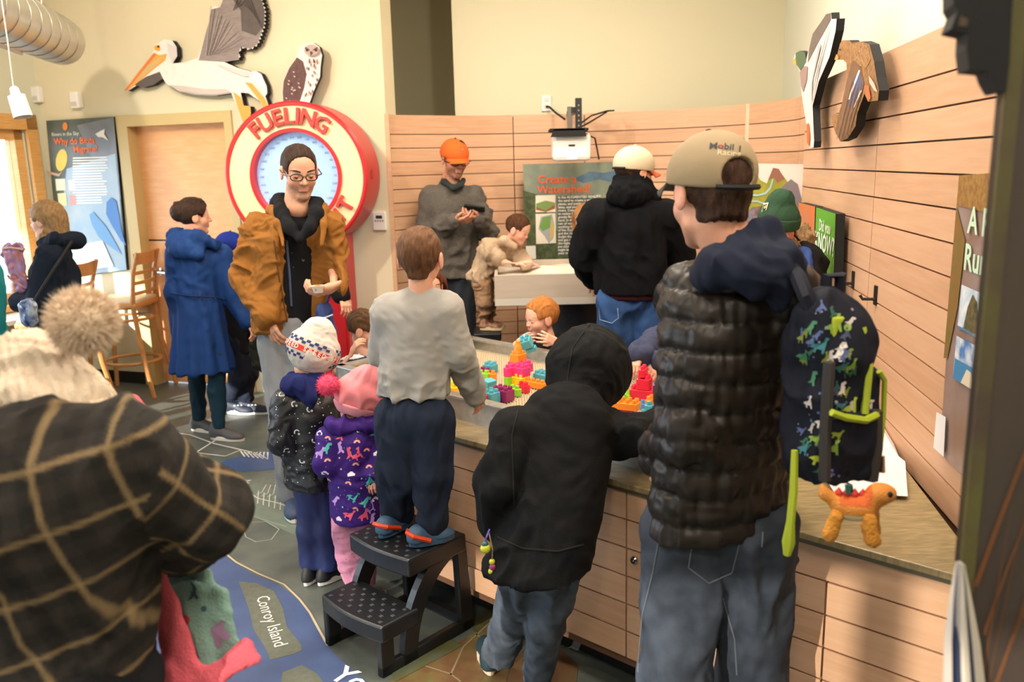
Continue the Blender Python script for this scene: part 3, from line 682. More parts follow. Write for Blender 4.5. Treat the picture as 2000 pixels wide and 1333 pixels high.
for i in range(44):
    x, y = rr.uniform(596, 623), rr.uniform(112, 198)
    if x < 625-(y-140)*.35: hl.append(('streak', [(x-1.3, y), (x+1.3, y), (x+.6, y+6), (x-.6, y+6)], '6e4a44'))
for i in range(14): x, y = rr.uniform(558, 586), rr.uniform(140, 200); hl.append(('spot', ell_px(x, y, 2.2, 1.2, .6, 6), 'cdb7b0'))
hl += [('face_patch', ell_px(608, 98, 14, 11), 'b39a90'), ('brow', [(595, 95), (605, 99), (605, 97), (596, 91)], '5a443e'), ('brow', [(621, 95), (611, 99), (611, 97), (620, 91)], '5a443e'), ('eye', ell_px(600, 98, 3, 2.6), '2a1c18'), ('eye', ell_px(617, 98, 3, 2.6), '2a1c18'), ('beak', [(605, 101), (609, 100), (611, 104), (607, 109)], '3d4048')]
card('hawk_cutout', 'perched brown and white hawk cutout standing on the round red sign', 'bird cutout', hk, dpt(0, 0, .12), DN, .03, mat('hawk_white', 'e6d8d2', .5, var=.1, vs=40), hl, edge=M_blackm)
for k in range(13):
    t = k/12; a_ = (402+30*t, 108-6*t); b_ = (412+84*t, 30+58*t if t > .5 else 12+70*t); q_ = (.9, .5)
    lay('feather_line', [(a_[0]-.5, a_[1]), (a_[0]+.9, a_[1]), (b_[0]+.7, b_[1]), (b_[0]-.7, b_[1])], P2_, DN, plain('6f6462' if k % 2 else 'a89c98'), pe, .012)
for k in range(9):
    a_ = (455+4*k, 20-3*k); b_ = (470+5.2*k, -20+9.5*k); lay('feather_line', [(a_[0], a_[1]), (a_[0]+1.6, a_[1]), (b_[0]+1.2, b_[1]), (b_[0]-.6, b_[1])], P2_, DN, plain('433c3b'), pe, .013)
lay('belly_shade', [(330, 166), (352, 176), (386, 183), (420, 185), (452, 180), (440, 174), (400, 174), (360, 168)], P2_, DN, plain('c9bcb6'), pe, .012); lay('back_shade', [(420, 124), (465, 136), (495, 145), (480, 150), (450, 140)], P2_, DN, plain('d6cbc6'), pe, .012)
# round red sign -----------------------------------------------------------------
M_red = mat('sign_red', 'c4252c', .35); M_cream2 = mat('sign_cream', 'f0ddb0', .5)
DC0 = dpx(578, 345, .48); dn = nz((-.10, -1, 0)); dr = nz(np.cross(UPZ, dn)); RD = .505
sg = thing('round_sign', 'round red and cream fueling sign with a blue dial on a red post', 'sign', V3(DC0[0], DC0[1], 0))
def ring(prof, c=DC0, nseg=64, cap=False): return MB().lathe(c, prof, dn, nseg, cap)
ring([(RD, -.34), (RD, .0), (RD-.012, .012), (RD-.028, .012), (RD-.03, .0), (RD-.03, -.3)]).build('drum', M_red, sg, True)
ring([(RD-.03, -.01), (RD-.03, -.002), (.30, -.002), (.30, -.02)]).build('cream_ring', M_cream2, sg)
ring([(.325, -.01), (.325, .012), (.30, .012), (.298, -.06), (.29, -.06)]).build('inner_rim', M_red, sg, True)
ring([(.30, -.075), (.30, -.055), (.0, -.055)], cap=True).build('screen', mat('screen_blue', '9fc0ee', .25, var=.2, vs=4, emit=.38), sg)
for k in range(30):
    a = 2*math.pi*k/30; d = dr*math.cos(a)+UPZ*math.sin(a); text('dial_number', str(100*(1+k % 15)) if k % 2 else str(25*k+10), DC0-dn*.055+d*.262, dr, UPZ, .022, plain('5d7090'), sg)
for k in range(60):
    a = 2*math.pi*k/60; d = dr*math.cos(a)+UPZ*math.sin(a); t = np.cross(dn, d); r0 = .285; c = DC0-dn*.053
    obj('dial_tick', [c+d*r0-t*.001, c+d*r0+t*.001, c+d*(r0+.01)+t*.001, c+d*(r0+.01)-t*.001], [(0, 1, 2, 3)], plain('8296b5'), sg)
LW_ = dict(F=.85, U=1., E=.88, L=.8, I=.5, N=1.05, G=1.08, H=1.05, T=.9)
for word, a0, a1, flip in (('FUELING', 129, 58, False), ('FLIGHT', 254, 330, True)):
    ws_ = [LW_[c] for c in word]; cu_ = [sum(ws_[:i])+ws_[i]/2 for i in range(len(word))]; t0, t1 = cu_[0], cu_[-1]
    for i, ch in enumerate(word):
        a = math.radians(a0+(a1-a0)*(cu_[i]-t0)/(t1-t0)); d = dr*math.cos(a)+UPZ*math.sin(a); u = d if not flip else -d; r = np.cross(u, dn)
        text('letter', ch, DC0+d*.40, r, u, .15, mat('letter_red', 'd23a35', .45), sg, True, lift=.004, th=.022)
MB().lathe(DC0+dr*RD*.995-dn*.12+UPZ*0, [(.035, 0), (.035, .006)], dr).build('side_cap', mat('sign_red_dark', 'b01f28', .4), sg)
pw = .30; b0 = DC0-dn*.17
MB().box(V3(b0[0], b0[1], .66)+dr*.14, (pw, .26, 1.30), np.array([dr, dn, UPZ])).build('post', M_red, sg, bev=.01)
MB().box(V3(b0[0], b0[1], .62)+dr*.14+dn*.137, (pw-.03, .014, 1.05), np.array([dr, dn, UPZ])).build('post_panel', mat('sign_red_panel', 'b3141f', .4), sg, bev=.004)
MB().box(V3(b0[0], b0[1], .07)+dr*.06, (.74, .40, .14), np.array([dr, dn, UPZ])).build('base', M_red, sg, bev=.01)
MB().box(V3(b0[0], b0[1], .9)+dr*.14+dn*.16, (.09, .03, .02), np.array([dr, dn, UPZ])).build('post_handle', M_chrome, sg)
# thermostat and sensors ---------------------------------------------------------
c = dpx(742, 432, .012); th = thing('thermostat', 'white wall thermostat right of the round red sign', 'thermostat', c)
bx('body', c, (.105, .024, .135), M_white, th, dax(), .006); bx('display', c+DN*.0125+UPZ*.03, (.05, .004, .022), mat('lcd', '2c3130', .3), th, dax())
for k in range(4): MB().lathe(c+DN*.011+UPZ*.002+DW*(-.03+.02*k), [(.006, 0), (.006, .004)], DN, 10).build('button', plain('7d776c'), th)
for (x, y, lb) in ((72, 185, 'small white alarm sensor in the wall corner above the bird poster'), (149, 196, 'small white alarm box right of the corner sensor')):
    c = dpx(x, y, .03); t = thing('wall_sensor', lb, 'sensor', c); bx('body', c, (.09, .06, .13), M_white, t, dax(), .012); bx('lens', c+DN*.031-UPZ*.03, (.06, .006, .035), plain('c9c7c0', .4), t, dax(), .004)
# duct and pendant -----------------------------------------------------------------
a, b = V3(-3.02, 6.05, 2.66), V3(-2.45, 3.6, 2.62); dd = nz(b-a); L = np.linalg.norm(b-a)
du = thing('air_duct', 'silver spiral air duct hanging high at the left', 'duct', a)
prof = [(.12, 0), (.155, .004)]
for k in range(int(L/.2)): h = k*.2+.02; prof += [(.157, h), (.157, h+.18), (.161, h+.184), (.161, h+.192), (.157, h+.196)]
MB().lathe(a, prof, dd, 32).build('pipe', mat('duct_metal', 'c4c4bd', .32, metal=.85, var=.08, vs=8), du, True)
sv = nz(np.cross(dd, UPZ)); MB().box(a+dd*1.0-UPZ*.13+sv*.09, (.5, .13, .03), np.array([dd, nz(sv+UPZ*.6), nz(np.cross(dd, nz(sv+UPZ*.6)))])).build('grille', M_white, du, bev=.004)
for h in (.35, 1.5): MB().tube([a+dd*h+UPZ*.16, a+dd*h+UPZ*(CEIL-2.66)], .004).build('hanger', M_chrome, du)
c = at(36, 200, 3.9); pn = thing('pendant_lamp', 'small white spot lamp hanging on a cord at the upper left', 'lamp', c)
ax = nz((.22, -.05, -1)); MB().lathe(c-ax*.07, [(.010, 0), (.018, .008), (.021, .036), (.036, .04), (.04, .136), (.035, .136), (.024, .10)], ax, 20).build('shade', M_white, pn, True)
MB().tube([c-ax*.07, c+V3(-.01, 0, .25), c+V3(-.015, 0, CEIL-c[2])], .003).build('cord', plain('d8d4ca'), pn)
# bar stools -----------------------------------------------------------------------
M_beech = wood('beech_wood', 'c08a52', 'b37c46', (3, 3, 14), .35)
def bar_stool(xb, y0, y1, label):
    s = thing('bar_stool', label, 'bar stool', (xb-.2, (y0+y1)/2, 0), 'bar stools at the window ledge'); w = (y0+y1)/2; SH = .74
    for y in (y0, y1):
        q = -.03 if y == y0 else .03
        MB().tube([(xb+.07, y+q, 0), (xb+.0, y, .40), (xb-.03, y, SH), (xb-.0, y, 1.0), (xb+.05, y, 1.16)], [.018, .02, .02, .018, .015], 8).build('leg', M_beech, s, True)
        MB().tube([(xb-.43, y+q*.6, 0), (xb-.39, y, SH-.03)], [.018, .02]).build('leg', M_beech, s, True)
    bx('seat', (xb-.2, w, SH), (.42, y1-y0+.04, .05), M_beech, s, None, .02)
    bx('seat_pad', (xb-.2, w, SH+.03), (.40, y1-y0, .03), mat('seat_pad', 'd9c5a6', .5), s, None, .012)
    for z, h in ((1.11, .09), (1.0, .026), (.92, .026), (.84, .026)):
        n = 8; A = [V3(xb+(z-.8)*.12-.02+.035*math.sin(math.pi*i/n), y0+(y1-y0)*i/n, z) for i in range(n+1)]
        mb = MB()
        for i in range(n): mb.prism([A[i]-UPZ*h/2, A[i+1]-UPZ*h/2, A[i+1]+UPZ*h/2, A[i]+UPZ*h/2], V3(.014, 0, 0))
        mb.build('back_slat', M_beech, s)
    MB().tube([(xb-.17+.22*math.cos(t), w+(.21)*math.sin(t), .27) for t in [2*math.pi*i/24 for i in range(25)]], .014).build('foot_ring', M_beech, s, True)
    MB().tube([(xb-.17+.20*math.cos(t), w+(.18)*math.sin(t), .62) for t in [2*math.pi*i/24 for i in range(25)]], .012).build('apron_ring', M_beech, s, True)
bar_stool(-2.95, 6.57, 6.97, 'ladder-back wooden bar stool standing in front of the birch door frame')
bar_stool(-3.06, 5.80, 6.14, 'ladder-back wooden bar stool half hidden behind the blonde woman')
# back wall: projector, outlet, watershed poster, sand table --------------------------
c = at(1115, 288, 6.15); pj = thing('projector', 'white projector on a black wall bracket above the watershed poster', 'projector', c)
bx('body', c, (.275, .17, .19), M_white, pj, None, .03); bx('lens_hood', c+V3(0, -.088, .012), (.045, .01, .012), M_blackm, pj, None, .004)
bx('cover', c+V3(-.02, -.02, .118), (.27, .22, .02), M_blackm, pj, None, .004); MB().prism([c+V3(-.15, -.13, .07), c+V3(.10, -.13, .07), c+V3(.085, -.13, .125), c+V3(-.125, -.13, .125)], V3(0, .012, 0)).build('flap', M_blackm, pj)
bx('label_plate', c+V3(.0, -.0865, -.06), (.075, .004, .05), plain('f6f6f4', .3), pj, None, .001)
bx('bracket', c+V3(.06, .05, .23), (.045, .04, .22), M_black, pj); bx('bracket', c+V3(.0, .08, .2), (.035, .03, .17), plain('6b655c'), pj); bx('bracket_arm', c+V3(.03, .3, .26), (.04, .5, .04), M_black, pj)
for k in range(5): bx('bracket_hole', c+V3(.06, .029, .15+.035*k), (.01, .004, .012), plain('8a8378'), pj)
for pts in ([(1133, 242), (1155, 226), (1185, 217), (1200, 216)], [(1128, 252), (1150, 240), (1170, 228), (1186, 218)], [(1150, 265), (1162, 270), (1166, 290), (1170, 312)]):
    MB().tube([at(x, y, 6.3 if i < 2 else 6.5) for i, (x, y) in enumerate(pts)], .006).build('cable', M_blackm, pj, True)
c = at(1067, 202, 6.83); ol = thing('wall_outlet', 'white wall outlet above the slats left of the projector', 'outlet', c); bx('plate', c, (.075, .012, .12), M_white, ol, None, .004)
for dz in (.025, -.025): bx('socket', c+V3(0, -.007, dz), (.034, .004, .03), plain('d0cec6'), ol, None, .002)
MB().tube([c+V3(0, -.012, -.025), c+V3(.02, -.05, -.03), at(1085, 220, 6.6), at(1103, 233, 6.4)], .008).build('plug_cable', M_blackm, ol, True)
PW, NW = V3(0, 6.56, 0), V3(0, -1, 0)
ws = card('poster', 'green Create a Watershed poster behind the sand table', 'poster', [(1021, 321), (1212, 316), (1212, 508), (1031, 511)], PW, NW, .02, mat('watershed_print', '8b947c', .4, col2='6f7d78', vs=7), [
    ('river_print', [(1120, 350), (1150, 335), (1180, 338), (1212, 330), (1212, 360), (1170, 350), (1140, 358)], mat('ws_water', '5f7e93', .4, col2='4b6a86', vs=20)), ('forest_print', [(1021, 372), (1050, 380), (1070, 420), (1070, 440), (1120, 470), (1180, 475), (1212, 470), (1212, 508), (1031, 511)], mat('ws_forest', '59663f', .4, col2='3d4a33', vs=40)), ('text_panel', [(1088, 384), (1160, 380), (1160, 500), (1090, 500)], mat('ws_panel', '5a6153', .4, col2='4a5148', vs=12)), ('diagram_card', [(1046, 382), (1085, 381), (1085, 414), (1046, 415)], 'ece6d6'), ('diagram', [(1047, 398), (1066, 392), (1084, 396), (1084, 400), (1066, 413), (1047, 405)], '7c9a58'), ('diagram_soil', [(1047, 404), (1066, 412), (1084, 399), (1084, 408), (1066, 414), (1047, 410)], '9a5f34'), ('map_card', [(1046, 418), (1085, 417), (1086, 475), (1047, 477)], 'e9e2d2'), ('map_shape', [(1056, 424), (1078, 419), (1083, 440), (1081, 465), (1072, 476), (1064, 462), (1052, 448)], 'a9abb4'), ('map_green', [(1060, 425), (1076, 422), (1074, 445), (1060, 452), (1053, 444)], '72a050'), ('map_tan', [(1078, 430), (1083, 442), (1081, 462), (1073, 470), (1074, 450)], 'd0b774'), ('info_card', [(1027, 481), (1046, 480), (1047, 506), (1028, 507)], 'efece4')], edge=M_blackm)
ptext('lettering', 'Create a', (1088, 351), PW, NW, .085, 'e06a3a', ws, True); ptext('lettering', 'Watershed!', (1101, 370), PW, NW, .085, 'e06a3a', ws, True)
for i, t in enumerate(('In the AUGMENTED REALITY', 'the sand to create a watershed', 'plants, and putting b', 'lakes, and puddles', 'rivers. Create mou', 'to notice how', 'gravity flows', 'hand, in the air', 'rain of water', 'anything flow', 'of the Small', 'and the Gulf', 'Sculpt the sand', 'and get creative', 'the higher the', 'put above the', 'might learn', 'your watershed')):
    r_ = onpl(1090, 386+6.4*i, PW, NW); V, F = text_mesh(t, .026, True); V = V-V[:, 0].min()*np.array([1, 0]); obj('lettering', [r_+V3(v[0], -.007, v[1]) for v in V], F, plain('f1efe6'), ws)
# sand table
sx0, sx1 = at(965, 535, 5.3)[0], at(1235, 535, 5.3)[0]; sz1, sz0 = 1.08, .925; sc = (sx0+sx1)/2
stb = thing('sand_table', 'raised pale wooden sand table on a black drum base', 'sand table', (sc, 5.7, 0)); M_ply = mat('pale_ply', 'b9aa9b', .5, var=.06, vs=6, stretch=(1, 1, 5))
for (x, y, sx, sy) in ((sc, 5.31, sx1-sx0, .02), (sc, 6.13, sx1-sx0, .02), (sx0+.01, 5.72, .02, .80), (sx1-.01, 5.72, .02, .80)): bx('side_panel', (x, y, (sz0+sz1)/2), (sx, sy, sz1-sz0), M_ply, stb, None, .003)
bx('bottom_panel', (sc, 5.72, sz0-.02), (sx1-sx0-.0, .84, .05), mat('table_lip', 'c6bfb4', .45), stb, None, .004)
n = 24; G = []
for i in range(n+1):
    for j in range(n+1):
        x = sx0+.02+(sx1-sx0-.04)*i/n; y = 5.325+.79*j/n; G.append((x, y, sz1-.05+.055*math.exp(-((x-sc+.02)/.22)**2-((y-5.75)/.2)**2)+.01*math.sin(x*23+y*17)))
mb = MB().add(G, [(i*(n+1)+j, (i+1)*(n+1)+j, (i+1)*(n+1)+j+1, i*(n+1)+j+1) for i in range(n) for j in range(n)])
tag(mb.build('sand', mat('white_sand', 'd8cdbf', .9, bump=.3, bs=250), stb, True), kind='stuff')
MB().lathe((sc+.08, 5.72, 0), [(.30, 0), (.30, .02), (.27, .03), (.27, sz0-.045)], n=32).build('drum_base', mat('drum_black', '25272c', .35), stb, True)
c = at(951, 640, 5.72); sbx = thing('step_box', 'black step stool under the small boy at the sand table', 'step stool', V3(c[0], c[1], 0)); H_ = c[2]-.012
MB().prism([V3(c[0]-.09, c[1]-.15, H_), V3(c[0]+.10, c[1]-.15, H_), V3(c[0]+.10, c[1]+.12, H_), V3(c[0]-.09, c[1]+.12, H_)], V3(0, 0, -.05)).build('step', M_black, sbx, bev=.01)
for sx in (-.085, .065): MB().prism([V3(c[0]+sx, c[1]-.14, H_-.05), V3(c[0]+sx, c[1]+.11, H_-.05), V3(c[0]+sx, c[1]+.12, 0), V3(c[0]+sx, c[1]-.2, 0)], V3(.03, 0, 0)).build('side_leg', M_black, sbx)
bx('front_panel', (c[0], c[1]-.13, H_/2+.05), (.14, .02, H_-.12), M_black, sbx)
# right wall pieces ---------------------------------------------------------------
RP, RN = V3(1.40, 3.2, 0), nz((-1, .155, 0)); RDn = nz((-.155, -1, 0)); RX = nz(np.cross(UPZ, RN))   # RDn towards the camera
def c5(pts): return [(1500+x/3.332, y/3.332) for x, y in pts]
P5 = RP+RN*.08
d1 = c5([(412, 82), (378, 90), (340, 150), (290, 220), (262, 330), (248, 395), (240, 345), (205, 332), (180, 345), (165, 385), (165, 420), (190, 430), (207, 470), (212, 560), (235, 720), (250, 810), (255, 930), (270, 965), (296, 960), (300, 920), (290, 690), (330, 530), (400, 370), (440, 200), (447, 122), (414, 124)])
card('duck_cutout', 'diving mallard drake cutout with green head on the right wall', 'bird cutout', d1, P5, RN, .034, mat('duck_white', 'ddd6d2', .5, var=.08, vs=30), [('wing', c5([(410, 84), (378, 92), (340, 150), (290, 220), (264, 330), (258, 410), (300, 330), (330, 270), (408, 130)]), mat('duck_grey', '6a5d58', .5, var=.25, vs=40)), ('head', c5([(180, 345), (205, 332), (235, 337), (248, 400), (235, 420), (213, 462), (192, 430), (176, 415)]), mat('duck_green', '355b3f', .35)), ('bill', c5([(165, 385), (180, 378), (184, 425), (166, 420)]), 'd9a53a'), ('breast', c5([(207, 470), (235, 430), (258, 432), (252, 520), (228, 600), (214, 560)]), '9a8079'), ('foot', c5([(250, 810), (264, 800), (273, 880), (268, 955), (255, 930)]), 'd9662f'), ('wing_line', c5([(330, 285), (345, 290), (290, 520), (283, 690), (276, 560)]), 'b9b0b2')], 'duck cutouts on the right wall', edge=M_blackm)
d2 = c5([(432, 388), (452, 350), (468, 285), (482, 263), (530, 263), (545, 280), (610, 270), (660, 290), (690, 400), (705, 505), (722, 590), (715, 655), (650, 662), (628, 610), (580, 740), (570, 820), (520, 900), (470, 922), (440, 870), (418, 800), (418, 760), (440, 735), (465, 742), (487, 640), (515, 500), (510, 410), (490, 390)])
card('duck_cutout', 'diving brown mallard hen cutout on the right wall', 'bird cutout', d2, P5, RN, .034, mat('hen_brown', 'a87a4c', .5, col2='7d5636', vs=50), [('back', c5([(545, 290), (610, 278), (650, 300), (668, 390), (640, 440), (590, 430), (560, 380)]), mat('hen_scale', 'b98a58', .5, col2='6c4a30', vs=90)), ('wing', c5([(548, 390), (600, 430), (625, 545), (600, 640), (560, 760), (520, 890), (470, 915), (440, 860), (455, 760), (490, 640), (520, 500)]), mat('hen_wing', '77553f', .5, var=.3, vs=30)), ('blue_patch', c5([(560, 500), (600, 470), (612, 560), (545, 690), (520, 690)]), '55587c'), ('white_bar', c5([(590, 455), (600, 460), (530, 650), (520, 645)]), 'e9e2d8'), ('white_bar', c5([(600, 590), (612, 590), (550, 720), (540, 740)]), 'e9e2d8'), ('tail', c5([(655, 490), (690, 540), (712, 600), (690, 590), (660, 540)]), 'cbb8a4'), ('foot', c5([(632, 555), (655, 560), (668, 640), (650, 658), (636, 620)]), 'c86a3a'), ('bill', c5([(432, 388), (445, 352), (460, 375), (448, 392)]), 'd79440'), ('eye', ell_px(1640.5, 97, 1.8, 1.8), '231510')], 'duck cutouts on the right wall', edge=M_blackm)
for k in range(8):
    x0, y0 = 540+9*k, 520+10*k; lay('feather_line', c5([(x0, y0), (x0+3, y0), (450+13*k, 905-5*k), (446+13*k, 905-5*k)]), P5, RN, plain('3f2c20' if k % 2 else '8a6a4c'), bpy.data.objects['duck_cutout.001'], .009)
for k in range(6): lay('feather_line', c5([(395-14*k, 170+50*k), (398-14*k, 172+50*k), (300-3*k, 560+18*k), (297-3*k, 560+18*k)]), P5, RN, plain('a9a0a2'), bpy.data.objects['duck_cutout'], .009)
P6 = RP+RN*.012
rv = card('poster', 'brown A River Runs poster on the right wall', 'poster', [(1873, 343), (2040, 330), (2040, 1090), (1835, 885)], P6, RN, .012, mat('river_poster', '9c8a86', .4, col2='8d7064', vs=7), [('rust_print', [(1873, 343), (2040, 330), (2040, 440), (1868, 402)], mat('rust', '8a5a34', .45, col2='a08040', vs=55)), ('rust_edge', [(1868, 402), (1885, 470), (1870, 600), (1850, 700), (1843, 700)], mat('rust2', '8f5e2c', .45, col2='6f6a3a', vs=60)), ('crack', [(1925, 480), (1932, 475), (1918, 560), (1912, 570)], '4a3c38'), ('photo', [(1878, 556), (1921, 575), (1912, 662), (1870, 640)], mat('photo_sky', 'a9c2da', .35, col2='e6eaee', vs=25)), ('photo_rock', [(1890, 600), (1900, 575), (1908, 590), (1910, 655), (1880, 645)], mat('photo_rock', '7d6a45', .4, col2='3d4a34', vs=60)), ('photo_sea', [(1870, 636), (1890, 645), (1912, 660), (1870, 641)], '4f7aa0'), ('photo', [(1868, 656), (1910, 678), (1902, 766), (1861, 738)], mat('photo_sky2', '4f83c4', .35, col2='e0e6ea', vs=25)), ('photo_lake', [(1865, 700), (1905, 722), (1902, 766), (1861, 738)], '3a7fb0'), ('photo_path', [(1888, 722), (1896, 728), (1902, 764), (1876, 748)], 'd8cdb4'), ('info_card', [(1829, 805), (1847, 815), (1843, 893), (1823, 875)], 'e6e6ea')])
for t, px, s in (('A River', (1925, 440), .10), ('Runs', (1908, 512), .10)):
    V, F = text_mesh(t, s, True); V = V-V[:, 0].min()*np.array([1, 0]); p0 = onpl(1890 if t[0] == 'A' else 1884, px[1]-8, P6+RN*.006, RN); obj('lettering', [p0+RX*v[0]+UPZ*v[1] for v in V], F, plain('c4e0c4'), rv)
for (nm, lab, q, m) in (('info_panel', 'green Did you know panel on the right wall', ((1594, 405), (1632, 418), (1628, 542), (1590, 524)), mat('panel_green', '5aa62c', .4)), ('info_panel', 'orange info panel left of the green Did you know panel', ((1560, 396), (1592, 404), (1588, 530), (1556, 515)), mat('panel_orange', 'd8763a', .4, col2='c08a70', vs=4))):
    PP = RP+RN*(.06 if lab.startswith('green') else .05); ip = card(nm, lab, 'sign', q, PP, RN, .04, m, (), 'info panels on the right wall', edge=M_blackm)
    ts = (('Did you', (1612, 444), .075, 'dff2d4'), ('KNOW?', (1611, 478), .115, 'f2faec')) if lab.startswith('green') else (('Did you', (1575, 445), .05, 'e8b898'), ('KNOW?', (1574, 478), .065, 'f0d0b8'))
    for t, p, s, cc in ts: ptext('lettering', t, p, PP, RN, s, cc, ip, True, RX, .004)
for (x, y, lb) in ((1668, 547, 'black wall hook near the green panel'), (1712, 577, 'black wall hook on the second slat column'), (1686, 660, 'black wall hook beside the hanging backpack'), (1594, 529, 'black wall hook under the green panel')):
    c = onpl(x, y, RP, RN); h = thing('wall_hook', lb, 'hook', c, 'black hooks in the slat grooves'); bx('plate', c+RN*.004, (.028, .008, .075), M_black, h, np.array([RX, RN, UPZ]), .002)
    MB().tube([c+RN*.006-UPZ*.015, c+RN*.05-UPZ*.015, c+RN*.06+UPZ*.0], .006).build('peg', M_black, h, True)
# mountain board
YB = 5.0; PB, NB = V3(0, YB, 0), V3(0, -1, 0)
mbd = card('mountain_board', 'white board with painted green mountains and rivers behind the man in the cap', 'board', [(1440, 319), (1569, 321), (1562, 470), (1440, 470)], PB, NB, .02, plain('eeeae6', .5), [('mountain', [(1440, 380), (1450, 352), (1468, 325), (1485, 352), (1500, 360), (1515, 340), (1560, 470), (1440, 470)], mat('mt_green', '9aa03c', .5, col2='b0b048', vs=20)), ('mountain', [(1492, 372), (1510, 328), (1520, 330), (1540, 358), (1562, 400), (1562, 470), (1500, 470)], mat('mt_green2', '8f9a3a', .5, col2='a9a63e', vs=20)), ('peak', [(1500, 352), (1510, 328), (1521, 330), (1532, 350), (1518, 358), (1512, 346)], '9a6a5c'), ('ridge', [(1520, 372), (1545, 350), (1558, 360), (1566, 390), (1560, 430), (1552, 400), (1545, 372)], '86808c'), ('valley', [(1440, 430), (1470, 405), (1500, 402), (1530, 420), (1562, 440), (1562, 470), (1440, 470)], mat('mt_lilac', '8f8da0', .5, col2='7a5a60', vs=30)), ('river', [(1508, 350), (1511, 350), (1506, 368), (1496, 380), (1478, 384), (1460, 382), (1460, 379), (1480, 380), (1494, 376), (1503, 366)], 'a9d8e0'), ('river', [(1462, 392), (1480, 392), (1500, 400), (1500, 403), (1480, 395), (1462, 395)], 'a9d8e0')])
for x in (1.36, 1.62): MB().box((x, YB+.03, .75), (.03, .03, 1.5)).build('stand_leg', M_black, mbd)
# paper tents on the counter -----------------------------------------------------------
c = onz(1700, 945, CT); pt = thing('paper_box', 'folded white paper card lying on the counter behind the toy dinosaur', 'paper box', c); M_pap = mat('white_paper', 'd9d4d4', .6)
q = [onz(1632, 962, CT+.014), onz(1773, 970, CT+.014), at(1768, 902, 2.62), at(1655, 905, 2.66)]
MB().prism(q, V3(0, .004, -.003)).build('front_flap', M_pap, pt); MB().prism([q[3], q[2], V3(q[2][0], q[2][1]+.08, CT+.016), V3(q[3][0], q[3][1]+.08, CT+.016)], V3(0, 0, -.004)).build('rear_flap', M_pap, pt)
MB().prism([q[0], q[3], onz(1612, 948, CT)+V3(0, .02, .03)], V3(-.004, 0, 0)).build('side_flap', M_pap, pt)
c = onz(1735, 895, CT); pt = thing('paper_box', 'white triangular paper tent with a red stamp beside the wall', 'paper box', c)
q = [onz(1695, 893, CT+.002), onz(1758, 898, CT+.002), at(1715, 825, 2.95)]
MB().prism(q, V3(.05, .16, 0)).build('tent', M_pap, pt); nn = nz(np.cross(q[1]-q[0], q[2]-q[0])); nn = nn if nn[1] < 0 else -nn
obj('stamp', [q[0]*.62+q[1]*.2+q[2]*.18+nn*.002, q[0]*.42+q[1]*.4+q[2]*.18+nn*.002, q[0]*.22+q[1]*.3+q[2]*.48+nn*.002, q[0]*.42+q[1]*.1+q[2]*.48+nn*.002], [(0, 1, 2, 3)], plain('c04a4a'), pt)
# foreground partition ------------------------------------------------------------------
e = at(1951, 300, 1.12); pd = nz((1, -.35, 0)); pnn = V3(pd[1], -pd[0], 0)
pa = thing('partition', 'dark exhibit partition printed with dry grass at the right edge', 'partition', V3(e[0], e[1], 0))
M_pt = mat('partition_print', '3e3431', .5, col2='4c4038', vs=3, stretch=(2, 2, .5)); pe0 = V3(e[0], e[1], 0)
MB().prism([pe0, pe0+pd*1.0, pe0+pd*1.0+UPZ*2.6, pe0+UPZ*2.6], -pnn*.05).build('panel', M_pt, pa)
MB().prism([pe0+pnn*.0015, pe0+pd*.018+pnn*.0015, pe0+pd*.018+UPZ*2.6+pnn*.0015, pe0+UPZ*2.6+pnn*.0015], -pnn*.053).build('edge_strip', mat('edge_lit_olive', '5d5a2c', .5, col2='4a3a34', vs=6), pa)  # olive colour stands for green light on the panel edge
rr = random.Random(11)
for k in range(26):
    x0, z0 = rr.uniform(.02, .3), rr.uniform(.2, 1.3); L = rr.uniform(.25, .7); a = rr.uniform(max(-.35, -(x0-.02)/L*.8), .35); w = rr.uniform(.0015, .0035); n = 6
    A = [pe0+pd*(x0+a*L*(i/n)+.1*(i/n)**2*a)+UPZ*(z0+L*i/n)+pnn*.003 for i in range(n+1)]; MB().strip([p-pd*w*(1-i/n) for i, p in enumerate(A)], [p+pd*w*(1-i/n) for i, p in enumerate(A)]).build('grass_blade', plain(rr.choice(('6e4424', '5a3d26', '544626'))), pa)
# dark hanging cut-out at the upper right
bk = [(1862, -60), (1862, 8), (1870, 22), (1858, 55), (1890, 62), (1888, 95), (1893, 135), (1930, 138), (1937, 158), (1950, 180), (1965, 178), (1972, 120), (1980, -60)]
hb_ = card('silhouette_cutout', 'black jagged cutout jutting into view at the upper right', 'bird cutout', bk, V3(0, 1.3, 0), nz((-.3, -1, 0)), .07, M_blackm)
lay('brown_spot', [(1876, 30), (1892, 38), (1888, 52), (1872, 50)], V3(0, 1.3, 0), nz((-.3, -1, 0)), plain('4a3a28'), hb_, .003); MB().tube([at(1925, -60, 1.34), at(1925, -60, 1.34)+V3(0, 0, 1.4)], .006).build('hanger', M_blackm, hb_)
